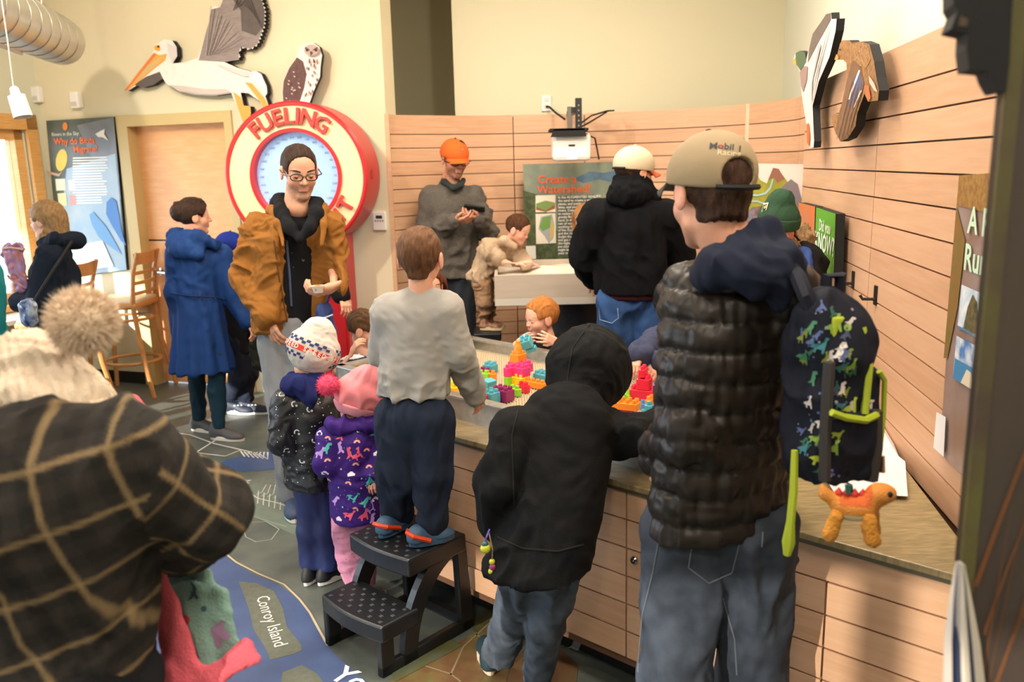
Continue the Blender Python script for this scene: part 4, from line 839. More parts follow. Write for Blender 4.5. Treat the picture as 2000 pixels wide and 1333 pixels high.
# striped cloth at the foot of the partition
n = 12; cols = []; A = []
pcl = [(1875, 1105), (1862, 1180), (1852, 1260), (1850, 1345), (1850, 1420)]; pcr = [(1885, 1105), (1900, 1180), (1915, 1260), (1925, 1345), (1930, 1420)]
scl = thing('striped_cloth', 'white and navy striped cloth hanging beside the partition', 'cloth', at(1885, 1420, 1.2)); K = 8
for k in range(K):
    G1 = [at(l[0]+(r[0]-l[0])*k/K, l[1], 1.08-.04*math.sin(math.pi*k/K)) for l, r in zip(pcl, pcr)]; G2 = [at(l[0]+(r[0]-l[0])*(k+1)/K, l[1], 1.08-.04*math.sin(math.pi*(k+1)/K)) for l, r in zip(pcl, pcr)]
    mb = MB()
    for i in range(len(G1)-1): mb.prism([G1[i], G2[i], G2[i+1], G1[i+1]], V3(0, .012, 0))
    mb.build('stripe', mat('cloth_navy', '2e3550', .8) if k in (2, 5) else mat('cloth_white', 'd9cfc4', .8), scl)
# ================================================================== PEOPLE: library
A = at
def skin(c): return mat('skin_'+c, c, .5, attr=True, var=.05, vs=60, spec=.4)
def fabric(n, c, rough=.85, bump=.25, bs=600, **k): return mat(n, c, rough, bump=bump, bs=bs, spec=k.pop('spec', .5 if rough < .6 else .18), var=k.pop('var', .08), vs=k.pop('vs', 9), **k)
def frame(fwd, up=(0, 0, 1), roll=0.):
    y = nz(fwd); x = nz(np.cross(y, up)); z = np.cross(x, y)
    if roll: x, z = x*math.cos(roll)+z*math.sin(roll), z*math.cos(roll)-x*math.sin(roll)
    return np.array([x, y, z])
def joinm(L):
    Vs, Fs, Cs = [], [], []; o = 0
    for V, F, C in L: Vs.append(V); Fs.append(F+o); Cs.append(C); o += len(V)
    return np.concatenate(Vs), np.concatenate(Fs), np.concatenate(Cs)
def hp(c, h, R): return lambda x, y, z: np.array(c)+h*(x*R[0]+y*R[1]+z*R[2])
def head_mesh(c, h, R, col, neck=None, child=0., down=False, stubble=None, res=.0032, lips=(.62, .25, .22)):
    L = hp(c, h, R); S = SDF(.05*h); e = lambda x, y, z, r, **k: S.ell(L(x, y, z), V3(*r)*h, R, **k)
    w = 1+.06*child; jz = 1-.18*child
    e(0, -.06, .14, (.325*w, .41*w, .36*w)); e(0, .10, -.12*jz, (.262*w, .27, .34*jz), k=.08*h)
    for s in (-1, 1):
        S.cone(L(s*.17, .04, -.28*jz), L(s*.05, .25, -.40*jz), .095*h, .085*h, k=.07*h); e(s*.15, .19, -.12*jz, (.115, .13, .12), k=.08*h)
    e(0, .27, -.42*jz, (.085, .07, .065), k=.05*h)
    S.cone(L(-.15, .29, .075), L(.15, .29, .075), .055*h, k=.06*h)
    for s in (-1, 1): e(s*.145, .385, .015, (.085, .07, .05), op='-', k=.04*h)
    for s in (-1, 1): e(s*.142, .285, .012, (.072, .062, .055), k=.012*h)
    for s in (-1, 1): S.cone(L(s*.09, .325, .042), L(s*.20, .305, .036), .017*h, .014*h, k=.010*h); S.cone(L(s*.10, .318, -.036), L(s*.19, .300, -.034), .010*h, .009*h, k=.010*h)
    S.cone(L(0, .325, .05), L(0, .425-.05*child, -.10*jz), .028*h, .045*h, k=.03*h)
    for s in (-1, 1): e(s*.043, .372, -.115*jz, (.034, .045, .03), k=.02*h)
    S.cone(L(-.07, .345, -.225*jz), L(.07, .345, -.225*jz), .022*h, k=.02*h); S.cone(L(-.06, .345, -.268*jz), L(.06, .345, -.268*jz), .027*h, k=.015*h)
    e(0, .405, -.247*jz, (.1, .03, .008), op='-', k=.01*h)
    for s in (-1, 1):
        Re = R; e(s*.34*w, -.03, -.02, (.036, .095, .145), k=.015*h); e(s*.378*w, -.01, -.0, (.02, .055, .085), op='-', k=.02*h)
    if neck is not None: S.cone(L(0, -.08, -.26), neck, (.235-.05*child)*h, (.26-.04*child)*h, k=.07*h)
    V, F, ids = S.mesh(res)
    U = ((V-np.array(c))@R.T)/h; C = np.tile(np.array(srgb(col)), (len(V), 1))
    def tint(m, t, a): C[:] = C*(1-(m*a)[:, None])+np.array(t)*(m*a)[:, None]
    g = lambda x, y, z, r: np.exp(-(((U[:, 0]-x)/r)**2+((U[:, 1]-y)/r)**2+((U[:, 2]-z)/r)**2))
    tint(g(.17, .26, -.12, .13)+g(-.17, .26, -.12, .13)+g(0, .42, -.1, .07)*.8, (.72, .25, .2), .35)
    lipm = ((np.abs(U[:, 0]) < .10) & (np.abs(U[:, 2]/jz+.247) < .048) & (U[:, 1] > .315)).astype(float); tint(lipm, lips, .6)
    tint(((np.abs(U[:, 0]) > .30) & (np.abs(U[:, 2]+.02) < .15)).astype(float), (.75, .3, .22), .3)
    if stubble:
        m = np.clip((-.10-U[:, 2])*8, 0, 1)*np.clip((U[:, 1]+.02)*8, 0, 1)*np.clip((.62+U[:, 2])*8, 0, 1)*(1-lipm)
        tint(m*(.7+.3*vnoise(U*40, 3)), srgb(stubble[0]), stubble[1])
    return V, F, C
def eyes(root, c, h, R, iris='4a3a2a', lid=.35, brow='3a281c', look=0., z=.012, bt=.016):
    L = hp(c, h, R)
    for s in (-1, 1):
        p = L(s*.142, .2775, z); m = MB(); m.lathe(p-R[1]*.064*h, [(0.02*h, 0), (.05*h, .03*h), (.064*h, .064*h), (.058*h, .09*h), (.045*h, .112*h), (.03*h, .123*h), (.001, .130*h)], R[1], 16)
        e = m.build('eye', plain('d8d2cc', .2), root, True)
        q = p+R[1]*.0655*h+R[0]*look*h-R[2]*.006*h; MB().lathe(q-R[1]*.006*h, [(.031*h, 0), (.030*h, .005*h), (.012*h, .0065*h), (.001, .0068*h)], R[1], 14).build('iris', plain(iris, .2), e, True)
        n = 7; Bm = [L(s*(.06+.19*i/n), .352-.07*(i/n)**2, .10+.028*math.sin(math.pi*(i/n)*.8)) for i in range(n+1)]
        MB().tube(Bm, [bt*h*(1-.5*abs(2*i/n-.8)) for i in range(n+1)], 6).build('eyebrow', plain(brow, .9), root, True)
def hand_mesh(w, d, n, s=1., curl=.5, side=1, res=.0026, col=(.6, .35, .25), thumb=.6, spread=.06, curls=None):
    d = nz(d); n = nz(np.array(n)-d*np.dot(n, d)); sd = np.cross(d, n)*side; S = SDF(.012*s); w = np.array(w, float)
    S.cone(w-d*.03*s, w+d*.02*s, .026*s, .026*s, flat=.72, fd=n)
    for i in range(4):
        l = (.95, 1.06, 1.0, .78)[i]; kn = w+d*(.088-.004*abs(i-1))*s+sd*(.031-.0205*i)*s
        S.cone(w+d*.015*s+sd*(.014-.010*i)*s, kn, .0145*s, .0115*s, k=.016*s)
        p = kn; a = 0; dd = nz(d+sd*spread*(1.5-i)); cu = (curls[i] if curls else curl)
        for j, ln in enumerate((.042, .027, .021)):
            a += cu*(.9, 1.1, .7)[j]; q = p+(dd*math.cos(a)-n*math.sin(a))*ln*l*s; S.cone(p, q, (.0102, .0092, .0084)[j]*s, (.0092, .0084, .0072)[j]*s, k=.004*s); p = q
    b = w+d*.022*s+sd*.026*s; t1 = nz(d*.75+sd*.65-n*thumb*.6); q = b+t1*.046*s; S.cone(w+d*.01*s+sd*.012*s, b, .017*s, .0165*s, k=.014*s); S.cone(b, q, .0155*s, .012*s, k=.01*s)
    t2 = nz(d*.95+sd*.15-n*thumb*.9); q2 = q+t2*.032*s; S.cone(q, q2, .0115*s, .0085*s, k=.004*s)
    V, F, _ = S.mesh(res); return V, F, np.tile(np.array(srgb(col)), (len(V), 1))
def limb_body(J, col, k=.62, res=.016, legs=True, bare=None):
    """the body under the clothes: one skin from neck to ankles"""
    S = SDF(.04); r = J['r']*k
    S.cone(J['pv'], J['ch'], r*.9, r, flat=.65, fd=J['fd']); S.cone(J['ch'], J['nk'], r*.8, r*.35, flat=.65, fd=J['fd']); S.cone(J['sa'], J['sb'], r*.36, r*.36)
    for q in 'ab':
        S.cone(J['s'+q], J['e'+q], r*.33, r*.25); S.cone(J['e'+q], J['w'+q], r*.25, r*.165)
        if legs and 'k'+q in J: S.cone(J['h'+q], J['k'+q], r*.5, r*.34); S.cone(J['k'+q], J['a'+q], r*.34, r*.22)
    V, F, _ = S.mesh(res); return V, F, np.tile(np.array(srgb(col)), (len(V), 1))
def hair_mesh(root, c, h, R, m, name='hair', front=.12, low=-.16, vol=1., extra=None, amp=.012, res=.005, freq=(60, 14, 14), seed=1, parent=None, grow=.02, cutk=.04):
    L = hp(c, h, R); S = SDF(.06*h)
    S.ell(L(0, -.07, .15), V3(.352+grow, .44+grow, .39+grow)*h*vol, R)
    if extra: extra(S, L)
    S.ell(L(0, .48, -.13+front), V3(.42, .37, .37)*h, R, op='-', k=cutk*h)
    for s in (-1, 1): S.ell(L(s*.36, .10, -.16), V3(.14, .19, .24)*h, R, op='-', k=.03*h)
    S.plane(L(0, -.2, low), -R[2], k=.05*h)
    V, F, _ = S.mesh(res); U = ((V-np.array(c))@R.T)/h
    V = displ(V, F, amp*h*vnoise(U*np.array(freq)*.6, seed)+amp*.8*h*vnoise(U*8, seed+1))
    return obj(name, V, F, m, parent or root, True)
def hairmat(n, c, c2): return mat(n, c, .5, col2=c2, vs=16, stretch=(6, 2, 2), bump=.5, bs=120, spec=.15)
def garment(root, name, S, m, res=.011, fold=0., fs=9., st=(1, 1, .7), seed=1, sm=2, fn=None, col=None, parent=None):
    V, F, ids = S.mesh(res, sm)
    d = folds(V, fold*1.7, fs, st, seed) if fold else np.zeros(len(V))
    if fn: d = d+fn(V, ids)
    V = displ(V, F, d); C = col(V, ids) if col else None
    return obj(name, V, F, m, parent or root, True, col=C)
def top_sdf(J, w, arm, flat=.68, hem=None, k=.05, sh=None, sleeves=(1, 1), trap=.5):
    S = SDF(k); fd = J['fd']
    pv = J['pv']+(J['pv']-J['ch'])*.6 if hem is not None else J['pv']
    S.cone(pv, J['ch'], w[0], w[1], flat=flat, fd=fd); S.cone(J['sa'], J['sb'], sh or arm[0], sh or arm[0]); S.cone(J['ch'], J['nk'], w[1]*.7, w[1]*trap*.7, flat=.8, fd=fd)
    for q, on in zip('ab', sleeves):
        i = 1 if q == 'a' else 2
        if on == .5: S.cone(J['s'+q], J['s'+q]*.4+J['e'+q]*.6, arm[0], arm[1]*1.05, id=i)
        elif on: S.cone(J['s'+q], J['e'+q], arm[0], arm[1], id=i, k=k*.6); S.cone(J['e'+q], J['w'+q], arm[1], arm[2], id=i+2, k=k*.4)
    if hem is not None:
        p, n = hem if isinstance(hem, tuple) else (V3(0, 0, hem), -UPZ)
        # only the torso is cut: sleeves are put back after the cut
        S.plane(p, n)
        for q, on in zip('ab', sleeves):
            i = 1 if q == 'a' else 2
            if on == 1: S.cone(J['s'+q], J['e'+q], arm[0], arm[1], id=i, k=k*.4); S.cone(J['e'+q], J['w'+q], arm[1], arm[2], id=i+2, k=k*.3)
    return S
def leg_sdf(J, r, k=.04, flat=.8, waist=None):
    S = SDF(k); S.cone(J['ha'], J['hb'], r[0], r[0], flat=.85, fd=J['fd']); S.cone(J['pv'], (J['ha']+J['hb'])/2, waist or r[0]*1.15, r[0]*1.1, flat=flat, fd=J['fd'])
    for i, q in enumerate('ab'): S.cone(J['h'+q], J['k'+q], r[0], r[1], id=1+i, k=.025); S.cone(J['k'+q], J['a'+q], r[1], r[2], id=3+i, k=.025)
    for q in 'ab': S.plane(J['a'+q]-UPZ*r[2]*.5, -UPZ) if q == 'a' and abs(J['aa'][2]-J['ab'][2]) < .05 else None
    return S
def shoe(root, heel, d, L, m, ms=None, z=0., w=.36, hi=.42, name='shoe', lace=None, strap=None):
    """heel: floor point under the heel"""
    d = nz((d[0], d[1], 0)); s = np.cross(d, UPZ); heel = V3(heel[0], heel[1], z); R = np.array([s, d, UPZ]); S = SDF(.02)
    S.ell(heel+d*L*.16+UPZ*L*.16, V3(w*.42, .20, .26)*L, R); S.ell(heel+d*L*.72+UPZ*L*.10, V3(w*.5, .30, .17)*L, R); S.cone(heel+d*L*.2+UPZ*L*.28, heel+d*L*.62+UPZ*L*.14, w*.38*L, w*.4*L); S.cone(heel+d*L*.14+UPZ*L*.2, heel+d*L*.16+UPZ*L*hi, w*.34*L, w*.30*L)
    S.plane(heel+UPZ*.02, -UPZ)
    V, F, _ = S.mesh(.006 if L > .2 else .005); o = obj(name, V, F, m, root, True)
    n = 20; P = []
    for i in range(n):
        a = 2*math.pi*i/n; y = .5+.52*math.sin(a); x = w*.5*math.cos(a)*(1 if y > .5 else .86); P.append(heel+d*L*y+s*L*x+UPZ*.002)
    MB().prism(P, UPZ*.028).build('sole', ms or plain('e4e2dc', .6), o, bev=.004)
    if lace is not None:
        for i in range(4): c = heel+d*L*(.42+.09*i)+UPZ*L*(.33-.035*i); MB().tube([c-s*L*w*.25-UPZ*.012, c+UPZ*.006, c+s*L*w*.25-UPZ*.012], .004, 6).build('lace', lace, o, True)
    return o
def cap_hat(root, c, h, R, mc, mb_, low=.05, tilt=0., back_open=False, brim=True, vol=1., name='cap', bl=.34, button=None, strap=None, oz=.10):
    L = hp(c, h, R); S = SDF(.03*h); n = nz(R[2]+R[1]*tilt)
    S.ell(L(0, -.05, .17), V3(.385, .475, .395)*h*vol, R); S.plane(L(0, .2, low), -n, k=.0)
    if back_open: S.ell(L(0, -.56, oz), V3(.19, .22, .17)*h, R, op='-', k=.0)
    V, F, _ = S.mesh(.004); o = obj(name, V, F, mc, root, True)
    if brim:
        nu, nv = 12, 5; G = []
        for t in (0, 1):
            for j in range(nv+1):
                for i in range(nu+1):
                    u = -1+2*i/nu; v = j/nv; G.append(L(.335*vol*u*(1-.12*v), .34*vol*math.sqrt(max(0, 1-.8*u*u))+v*bl*(1-.45*u*u), low+.055-.10*u*u*(.4+.6*v)-.07*v-.022*t-tilt*(.2+.1*v)*(1-.5*u*u)))
        N = (nu+1)*(nv+1); F2 = []
        for j in range(nv):
            for i in range(nu): a = j*(nu+1)+i; F2 += [(a, a+1, a+nu+2, a+nu+1), (N+a, N+a+nu+1, N+a+nu+2, N+a+1)]
        for i in range(nu): a = nv*(nu+1)+i; F2 += [(a, a+1, N+a+1, N+a), (i+1, i, N+i, N+i+1)]
        for j in range(nv): a = j*(nu+1); b = a+nu; F2 += [(a+nu+1, a, N+a, N+a+nu+1), (b, b+nu+1, N+b+nu+1, N+b)]
        obj('brim', G, F2, mb_, o, True)
    MB().lathe(L(0, -.05, .555*vol), [(.035*h, 0), (.03*h, .02*h), (.005*h, .03*h)], R[2], 12).build('button', button or mc, o, True)
    if strap is not None:
        MB().tube([L(.40*math.sin(a), -.05-.478*math.cos(a), low-tilt*(-.25-.50*math.cos(a))+.02) for a in np.linspace(-.6, .6, 9)], .028*h, 6).build('strap', strap, o, True)
    return o
def beanie(root, c, h, R, m, mcuff=None, low=.0, tilt=0., vol=1., tall=.0, name='beanie', rib=0., cuffh=.2, cuffcol=None):
    L = hp(c, h, R); n = nz(R[2]+R[1]*tilt); S = SDF(.05*h); S.ell(L(0, -.06, .15), V3(.40, .485, .42)*h*vol, R)
    if tall: S.ell(L(0, -.12, .42), V3(.30, .34, .30+tall)*h*vol, R)
    S.plane(L(0, .2, low), -n)
    fn = None
    if rib:
        def fn(V, ids): U = ((V-np.array(c))@R.T)/h; return rib*h*np.cos(34*np.arctan2(U[:, 0], U[:, 1]+.05))
    o = garment(root, name, S, m, .005, .004*h*4, 14, fn=fn)
    if cuffh:
        S = SDF(.02*h); S.ell(L(0, -.06, .12), V3(.425, .51, .45)*h*vol, R); S.plane(L(0, .2, low-.02), -n); S.plane(L(0, .2, low+cuffh), n)
        garment(root, 'cuff', S, mcuff or m, .005, fn=fn, parent=o)
    return o
def pompom(root, c, r, m, n=2600, seed=3, parent=None, core=None):
    rr = random.Random(seed); mb = MB(); S = SDF(.01).ell(c, r*.82); V, F, _ = S.mesh(r/14); o = obj('pompom', displ(V, F, .06*r*vnoise(V/r*6, 2)), F, m, parent or root, True)
    V = []; F = []
    for i in range(n):
        d = nz([rr.gauss(0, 1) for _ in range(3)]); t = nz(np.cross(d, [rr.gauss(0, 1) for _ in range(3)])); e = d+.25*V3(rr.gauss(0, 1), rr.gauss(0, 1), rr.gauss(0, 1)); w = r*.018; k = len(V)
        V += [c+d*r*.75-t*w, c+d*r*.75+t*w, c+(d*.8+e*.22)*r*rr.uniform(.92, 1.1)]; F.append((k, k+1, k+2))
    tag(obj('pompom_fibres', V, F, m, o), kind='stuff'); return o
def glasses(root, c, h, R, m, z=.012, w=.115, hh=.065):
    L = hp(c, h, R); mb = MB()
    for s in (-1, 1):
        mb.tube([L(s*.145+w*math.cos(a)*abs(math.cos(a))**-.3 if abs(math.cos(a)) > .01 else s*.145, .40-.03*abs(math.cos(a)) if s*math.cos(a) > 0 else .40, z+hh*math.sin(a)) for a in [2*math.pi*i/20 for i in range(21)]], .011*h, 6, False)
        mb.tube([L(s*.26, .385, z+.03), L(s*.36, .30, z+.03), L(s*.375, -.02, z+.03)], .012*h, 6)
    mb.tube([L(-.035, .41, z+.02), L(.035, .41, z+.02)], .011*h, 6)
    return mb.build('glasses', m, root, True)
def nape(h, a=.27, b=.225): return lambda S, L: S.cone(L(0, -.20, .0), L(0, -.17, -.30), a*h, b*h)
def plain_shoes(root, J, L=.26, c='2a2826'):
    for q in 'ab': shoe(root, J['a'+q]*V3(1, 1, 0)-J['fd']*V3(1, 1, 0)*.07*L/.26, J['fd'], L, plain(c))
def person(label, base, group=None): return thing('person', label, 'person', V3(base[0], base[1], 0), group)
def finish_body(root, parts, m): V, F, C = joinm(parts); return obj('body', V, F, m, root, True, col=C)
def stitch(root, name, target, lines, col, w=.003, lift=.0015):
    """thin sewn lines: lines of pixel points with a depth, dropped on the cloth along the view"""
    me = target.data; off = OFF[target.name]; n = len(me.vertices); co = np.empty(n*3, np.float32); me.vertices.foreach_get('co', co); co = co.reshape(-1, 3)+off
    bv = BVHTree.FromPolygons([tuple(map(float, c)) for c in co], [tuple(p.vertices) for p in me.polygons]); out = []
    for ln in lines:
        P = []
        for i in range(len(ln)-1):
            for k in range(6):
                t = k/6; x = ln[i][0]*(1-t)+ln[i+1][0]*t; y = ln[i][1]*(1-t)+ln[i+1][1]*t; d = Vector(ray(x, y)).normalized(); hcast = bv.ray_cast(Vector(CAM), d)
                if hcast[0] is not None: P.append(np.array(hcast[0])-np.array(d)*lift)
        if len(P) > 2: out.append(MB().tube(P, w, 5).build(name, plain(col, .9), target, True))
    return out
def hit(target, x, y):
    me = target.data; off = OFF[target.name]; key = target.name
    if key not in _bv:
        n = len(me.vertices); co = np.empty(n*3, np.float32); me.vertices.foreach_get('co', co); co = co.reshape(-1, 3)+off
        _bv[key] = BVHTree.FromPolygons([tuple(map(float, c)) for c in co], [tuple(p.vertices) for p in me.polygons])
    d = Vector(ray(x, y)).normalized(); h = _bv[key].ray_cast(Vector(CAM), d)
    return None if h[0] is None else (np.array(h[0]), np.array(h[1]))
_bv = {}
def prints(target, name, items, lift=.0012):
    """items: (x, y, shape verts 2-D in metres, faces or None, colour, rotation): patches laid on the cloth where the pixel falls"""
    dec = []
    for (x, y, pts, F, colr, rot) in items:
        hh = hit(target, x, y)
        if hh is None: continue
        p, nn = hh; nn = nz(nn*.6-nz(p-CAM)*.4); r = nz(np.cross(UPZ if abs(nn[2]) < .9 else V3(0, 1, 0), nn)); u = np.cross(nn, r)
        r2 = r*math.cos(rot)+u*math.sin(rot); u2 = np.cross(nn, r2); dec.append((pts, F or [tuple(range(len(pts)))], p, r2, u2, colr))
    out = project_print(name, target, dec, lift=lift)
    for o in out: o['kind'] = 'stuff'
    return out
def mk(label, Y, jt, fd, r, sk, head, nk=True, child=0., hands=True, bare=.62, legs=True, hk={}, hd={}, group=None, res=.0032, hs=None, body=True):
    """a posed figure: joints given as (x, y, depth offset) pixels of the frame; missing legs stand straight down"""
    J = {k: A(v[0], v[1], Y+(v[2] if len(v) > 2 else 0)) for k, v in jt.items()}; J['fd'] = nz(fd); J['r'] = r
    sd = nz(np.cross(J['fd'], UPZ)); mid = J['pv']; sgn = 1 if np.dot(sd, J['sb']-J['sa']) > 0 else -1
    for q, s in (('a', -1), ('b', 1)):
        J.setdefault('h'+q, mid+sd*s*sgn*r*.45-UPZ*r*.25); zz = J['h'+q][2]
        J.setdefault('k'+q, J['h'+q]*V3(1, 1, 0)+J['fd']*V3(1, 1, 0)*.03+UPZ*zz*.53); J.setdefault('a'+q, J['k'+q]*V3(1, 1, 0)-J['fd']*V3(1, 1, 0)*.03+UPZ*.085)
    root = person(label, (J['aa']+J['ab'])/2, group); hc = A(head[0], head[1], Y+head[2]); hh = head[3]; R = frame(head[4], head[5] if len(head) > 5 else (0, 0, 1))
    J.setdefault('nk', (hc-R[2]*hh*.75))
    parts = [head_mesh(hc, hh, R, sk, J['nk'], child, res=res, **hk), limb_body(J, sk, bare)]
    hs = hs or r/.2
    for q in 'ab':
        if hands and q in (hd if hd else 'ab'):
            o = dict(d=J['w'+q]-J['e'+q], n=UPZ, curl=.5, side=1 if q == 'a' else -1); o.update(hd.get(q, {}) if hd else {}); d_, n_ = o.pop('d'), o.pop('n'); s_ = o.pop('s', hs); parts.append(hand_mesh(J['w'+q], d_, n_, s_, col=sk, res=.0026 if s_ > .7 else .0022, **o))
    if body: finish_body(root, parts, skin(sk))
    return root, J, hc, R, hh
# ================================================================== PEOPLE: foreground
# --- man in the tan cap and quilted jacket ------------------------------------------------
SK1 = 'dca084'
r_ = person('man in tan cap and black quilted jacket seen from behind at the counter', A(1420, 1333, 2.0))
J = dict(r=.2, fd=nz((-.45, .89, 0)), pv=A(1408, 985, 2.0), ch=A(1447, 660, 1.98), nk=A(1432, 505, 2.0), sa=A(1362, 602, 1.98), sb=A(1535, 590, 1.93), ea=A(1352, 845, 1.91), wa=A(1300, 885, 2.12), eb=A(1555, 760, 2.06), wb=A(1520, 860, 2.26), ha=A(1345, 1035, 2.0), hb=A(1468, 1035, 1.97))
J['ka'] = A(1318, 1325, 1.95); J['kb'] = A(1468, 1330, 2.03); J['aa'] = J['ka']*V3(1, 1, 0)+V3(-.01, -.05, .09); J['ab'] = J['kb']*V3(1, 1, 0)+V3(0, -.03, .09)
hc = A(1386, 378, 2.03); R = frame((-.33, .91, -.20), roll=-.03); hh = .25
finish_body(r_, [head_mesh(hc, hh, R, SK1, J['nk'], stubble=('8a6a58', .35)), limb_body(J, SK1), hand_mesh(J['wa'], (-.3, .7, -.6), (-.8, -.3, .2), 1., .4, col=SK1), hand_mesh(J['wb'], (-.4, .8, -.3), (0, 0, 1), 1., .4, -1, col=SK1)], skin(SK1))
hair_mesh(r_, hc, hh, R, hairmat('hair_brown', '33221a', '4c3527'), low=-.31, seed=4, grow=-.002, extra=nape(hh), amp=.022)
M_tan = fabric('cap_tan', '9d8a6e', .85); cp = cap_hat(r_, hc, hh, R, M_tan, mat('cap_black', '15161a', .7), low=.13, tilt=-.26, back_open=True, strap=M_blackm, vol=1.03, oz=.07, bl=.44, button=M_blackm)
V, F = text_mesh('Mobil 1', .024, True); prints(cp, 'cap_lettering', [(1418, 287, V, F, '2a2a33', -.12)]); V, F = text_mesh('Racing', .020); prints(cp, 'cap_lettering', [(1424, 299, V, F, 'd8cda8', -.1)]); prints(cp, 'cap_emblem', [(1409, 287, disc2(.005, 8), None, 'd0402c', 0)])
def quilt(V, ids):
    d = np.zeros(len(V)); U = V@np.array([nz((.89, .45, 0))]).T[:, 0]
    armq = (ids == 1) | (ids == 3); tz = np.where(armq, -((V-J['sa'])@nz(J['ea']-J['sa']))+.03, V[:, 2])+.010*vnoise(V*9, 2); d += .013*(np.abs(np.sin(math.pi*tz/.07))**.5-.6)
    arm = (ids == 1) | (ids == 2); a, b = J['sa'], J['ea']; ab = nz(b-a); t = (V-a)@ab; rad = V-a-t[:, None]*ab
    ang = np.arctan2(rad@nz(np.cross(ab, V3(0, 1, 0))), rad@V3(0, 1, 0)); d += np.where(arm, .008*(np.abs(np.sin(ang*2.0))**.4-.8), 0)
    g = np.abs(np.sin(math.pi*tz/.07)); return d+.0035*vnoise(V*V3(34, 34, 60), 5)+(.003+.005*(1-g))*vnoise(V*V3(75, 75, 16), 8)
S = top_sdf(J, (.202, .190), (.084, .082, .070), .68, hem=(A(1400, 1022, 2.0), nz((.10, -.05, -1))), k=.04)
S.cone(A(1310, 560, 2.08), A(1345, 545, 2.0), .03, .04)
jk = garment(r_, 'quilted_jacket', S, mat('puffer_black', '1d1612', .42, var=.35, vs=7, spec=.4, sheen=.0), .0075, .0012, 14, fn=quilt, sm=1)
S = SDF(.03); S.chain([A(1312, 580, 2.12), A(1345, 552, 2.02), A(1400, 540, 1.90), A(1470, 522, 1.84), A(1525, 520, 1.87)], [.018, .032, .045, .055, .045])
S.ell(A(1475, 520, 1.86), (.11, .06, .062), frame((.3, .9, 0), roll=.12)); S.cone(A(1425, 505, 1.87), A(1492, 447, 1.89), .034, .028); S.cone(A(1492, 447, 1.89), A(1535, 500, 1.92), .028, .036); S.cone(A(1490, 560, 1.83), A(1540, 560, 1.88), .05, .04)
S.cone(A(1390, 600, 2.1), A(1412, 470, 2.04), .06, .075, op='-', k=.02)
hd = garment(r_, 'hood', S, fabric('hoodie_navy', '1d2233'), .007, .006, 12)
S = leg_sdf(J, (.110, .092, .075), flat=.7, waist=.11); jn = garment(r_, 'jeans', S, fabric('denim_grey', '4a5260', .85, col2='343a45', vs=11), .009, .006, 10, (1, 1, .5))
stitch(r_, 'seam', jn, [[(1293, 1020), (1275, 1120), (1250, 1220), (1245, 1333)], [(1355, 1040), (1345, 1110), (1385, 1140), (1430, 1120), (1450, 1040)], [(1355, 1040), (1450, 1038)], [(1490, 1040), (1488, 1075)], [(1412, 1170), (1435, 1250), (1440, 1333)]], '666c78', .002)
for q in 'ab': shoe(r_, J['a'+q]-nz((-.45, .89, 0))*.06, (-.45, .89, 0), .29, plain('3a332c'), plain('c9c2b4'))
# --- dinosaur backpack ---------------------------------------------------------------------
bc = A(1616, 766, 1.75); BK = .90; Rb = np.array([nz((.93, .36, 0)), nz((-.36, .93, 0)), UPZ]); M_bp = fabric('backpack_navy', '1a1c28', .7)
bp = thing('backpack', 'navy dinosaur-print backpack with lime zips slung behind the man', 'backpack', bc-UPZ*.24)
def bl(x, y, z): return bc+(Rb[0]*x+Rb[1]*y+UPZ*z)*BK
def bz(*v): return tuple(q*BK for q in v)
S = SDF(.05); S.box(bl(-.005, 0, -.035), bz(.15, .18, .36), Rb, .045); S.box(bl(-.0, 0, .13), bz(.11, .20, .14), Rb, .05); S.cone(bl(-.03, 0, .2), bl(.03, 0, .16), .055, .06)
body_ = garment(bp, 'bag_body', S, M_bp, .007, .004, 12)
S = SDF(.03); S.box(bl(.080, 0, -.06), bz(.065, .16, .26), Rb, .035); fpk = garment(bp, 'front_pocket', S, M_bp, .007, .003, 12)
S = SDF(.02); S.box(bl(-.01, -.095, -.11), bz(.14, .03, .18), Rb, .02); spk = garment(bp, 'side_pocket', S, M_bp, .006, .003, 14)
MB().tube([bl(-.085, -0.110, -.01), bl(-.05, -0.115, -.025), bl(.01, -0.115, -.04), bl(.05, -0.107, -.035)], .008, 6).build('pocket_trim', mat('lime', 'a9b92c', .6), bp, True)
LM = MATS['lime']
MB().tube([bl(.015, -0.082, .17), bl(.03, -0.095, .08), bl(.025, -0.097, -.0), bl(.02, -0.100, -.03)], .008, 6).build('zip', LM, bp, True)
MB().tube([bl(.075, -0.080, .06), bl(.098, -0.076, .035), bl(.106, -0.072, -.06), bl(.10, -0.074, -.15)], .006, 6).build('zip', LM, bp, True)
MB().tube([bl(.10, -0.082, -.15), bl(.10, -0.087, -.19)], .006, 6).build('zip_pull', M_chrome, bp, True)
S = SDF(.01); S.box(bl(-.035, -0.067, .17), bz(.05, .012, .06), Rb, .006); garment(bp, 'lime_tab', S, LM, .005)
MB().tube([bl(-.02, 0, .20), bl(-.02, .0, .28), bl(.02, 0, .28), bl(.02, 0, .2)], .012, 6).build('grab_handle', M_bp, bp, True)
MB().tube([A(1545, 520, 1.83), A(1560, 545, 1.76), A(1575, 580, 1.72), bl(-.05, -.02, .17)], [.014, .018, .018, .018], 8).build('shoulder_strap', M_bp, bp, True)
MB().tube([A(1552, 880, 1.68), A(1550, 960, 1.67), A(1544, 1020, 1.67), A(1540, 1060, 1.67), A(1537, 1085, 1.67)], [.007, .009, .009, .014, .008], 6).build('hanging_strap', LM, bp, True)
MB().tube([bl(-.078, -0.087, .10), bl(-.082, -0.090, -.05), bl(-.078, -0.092, -.18)], .012, 6).build('piping', plain('33302f'), bp, True)
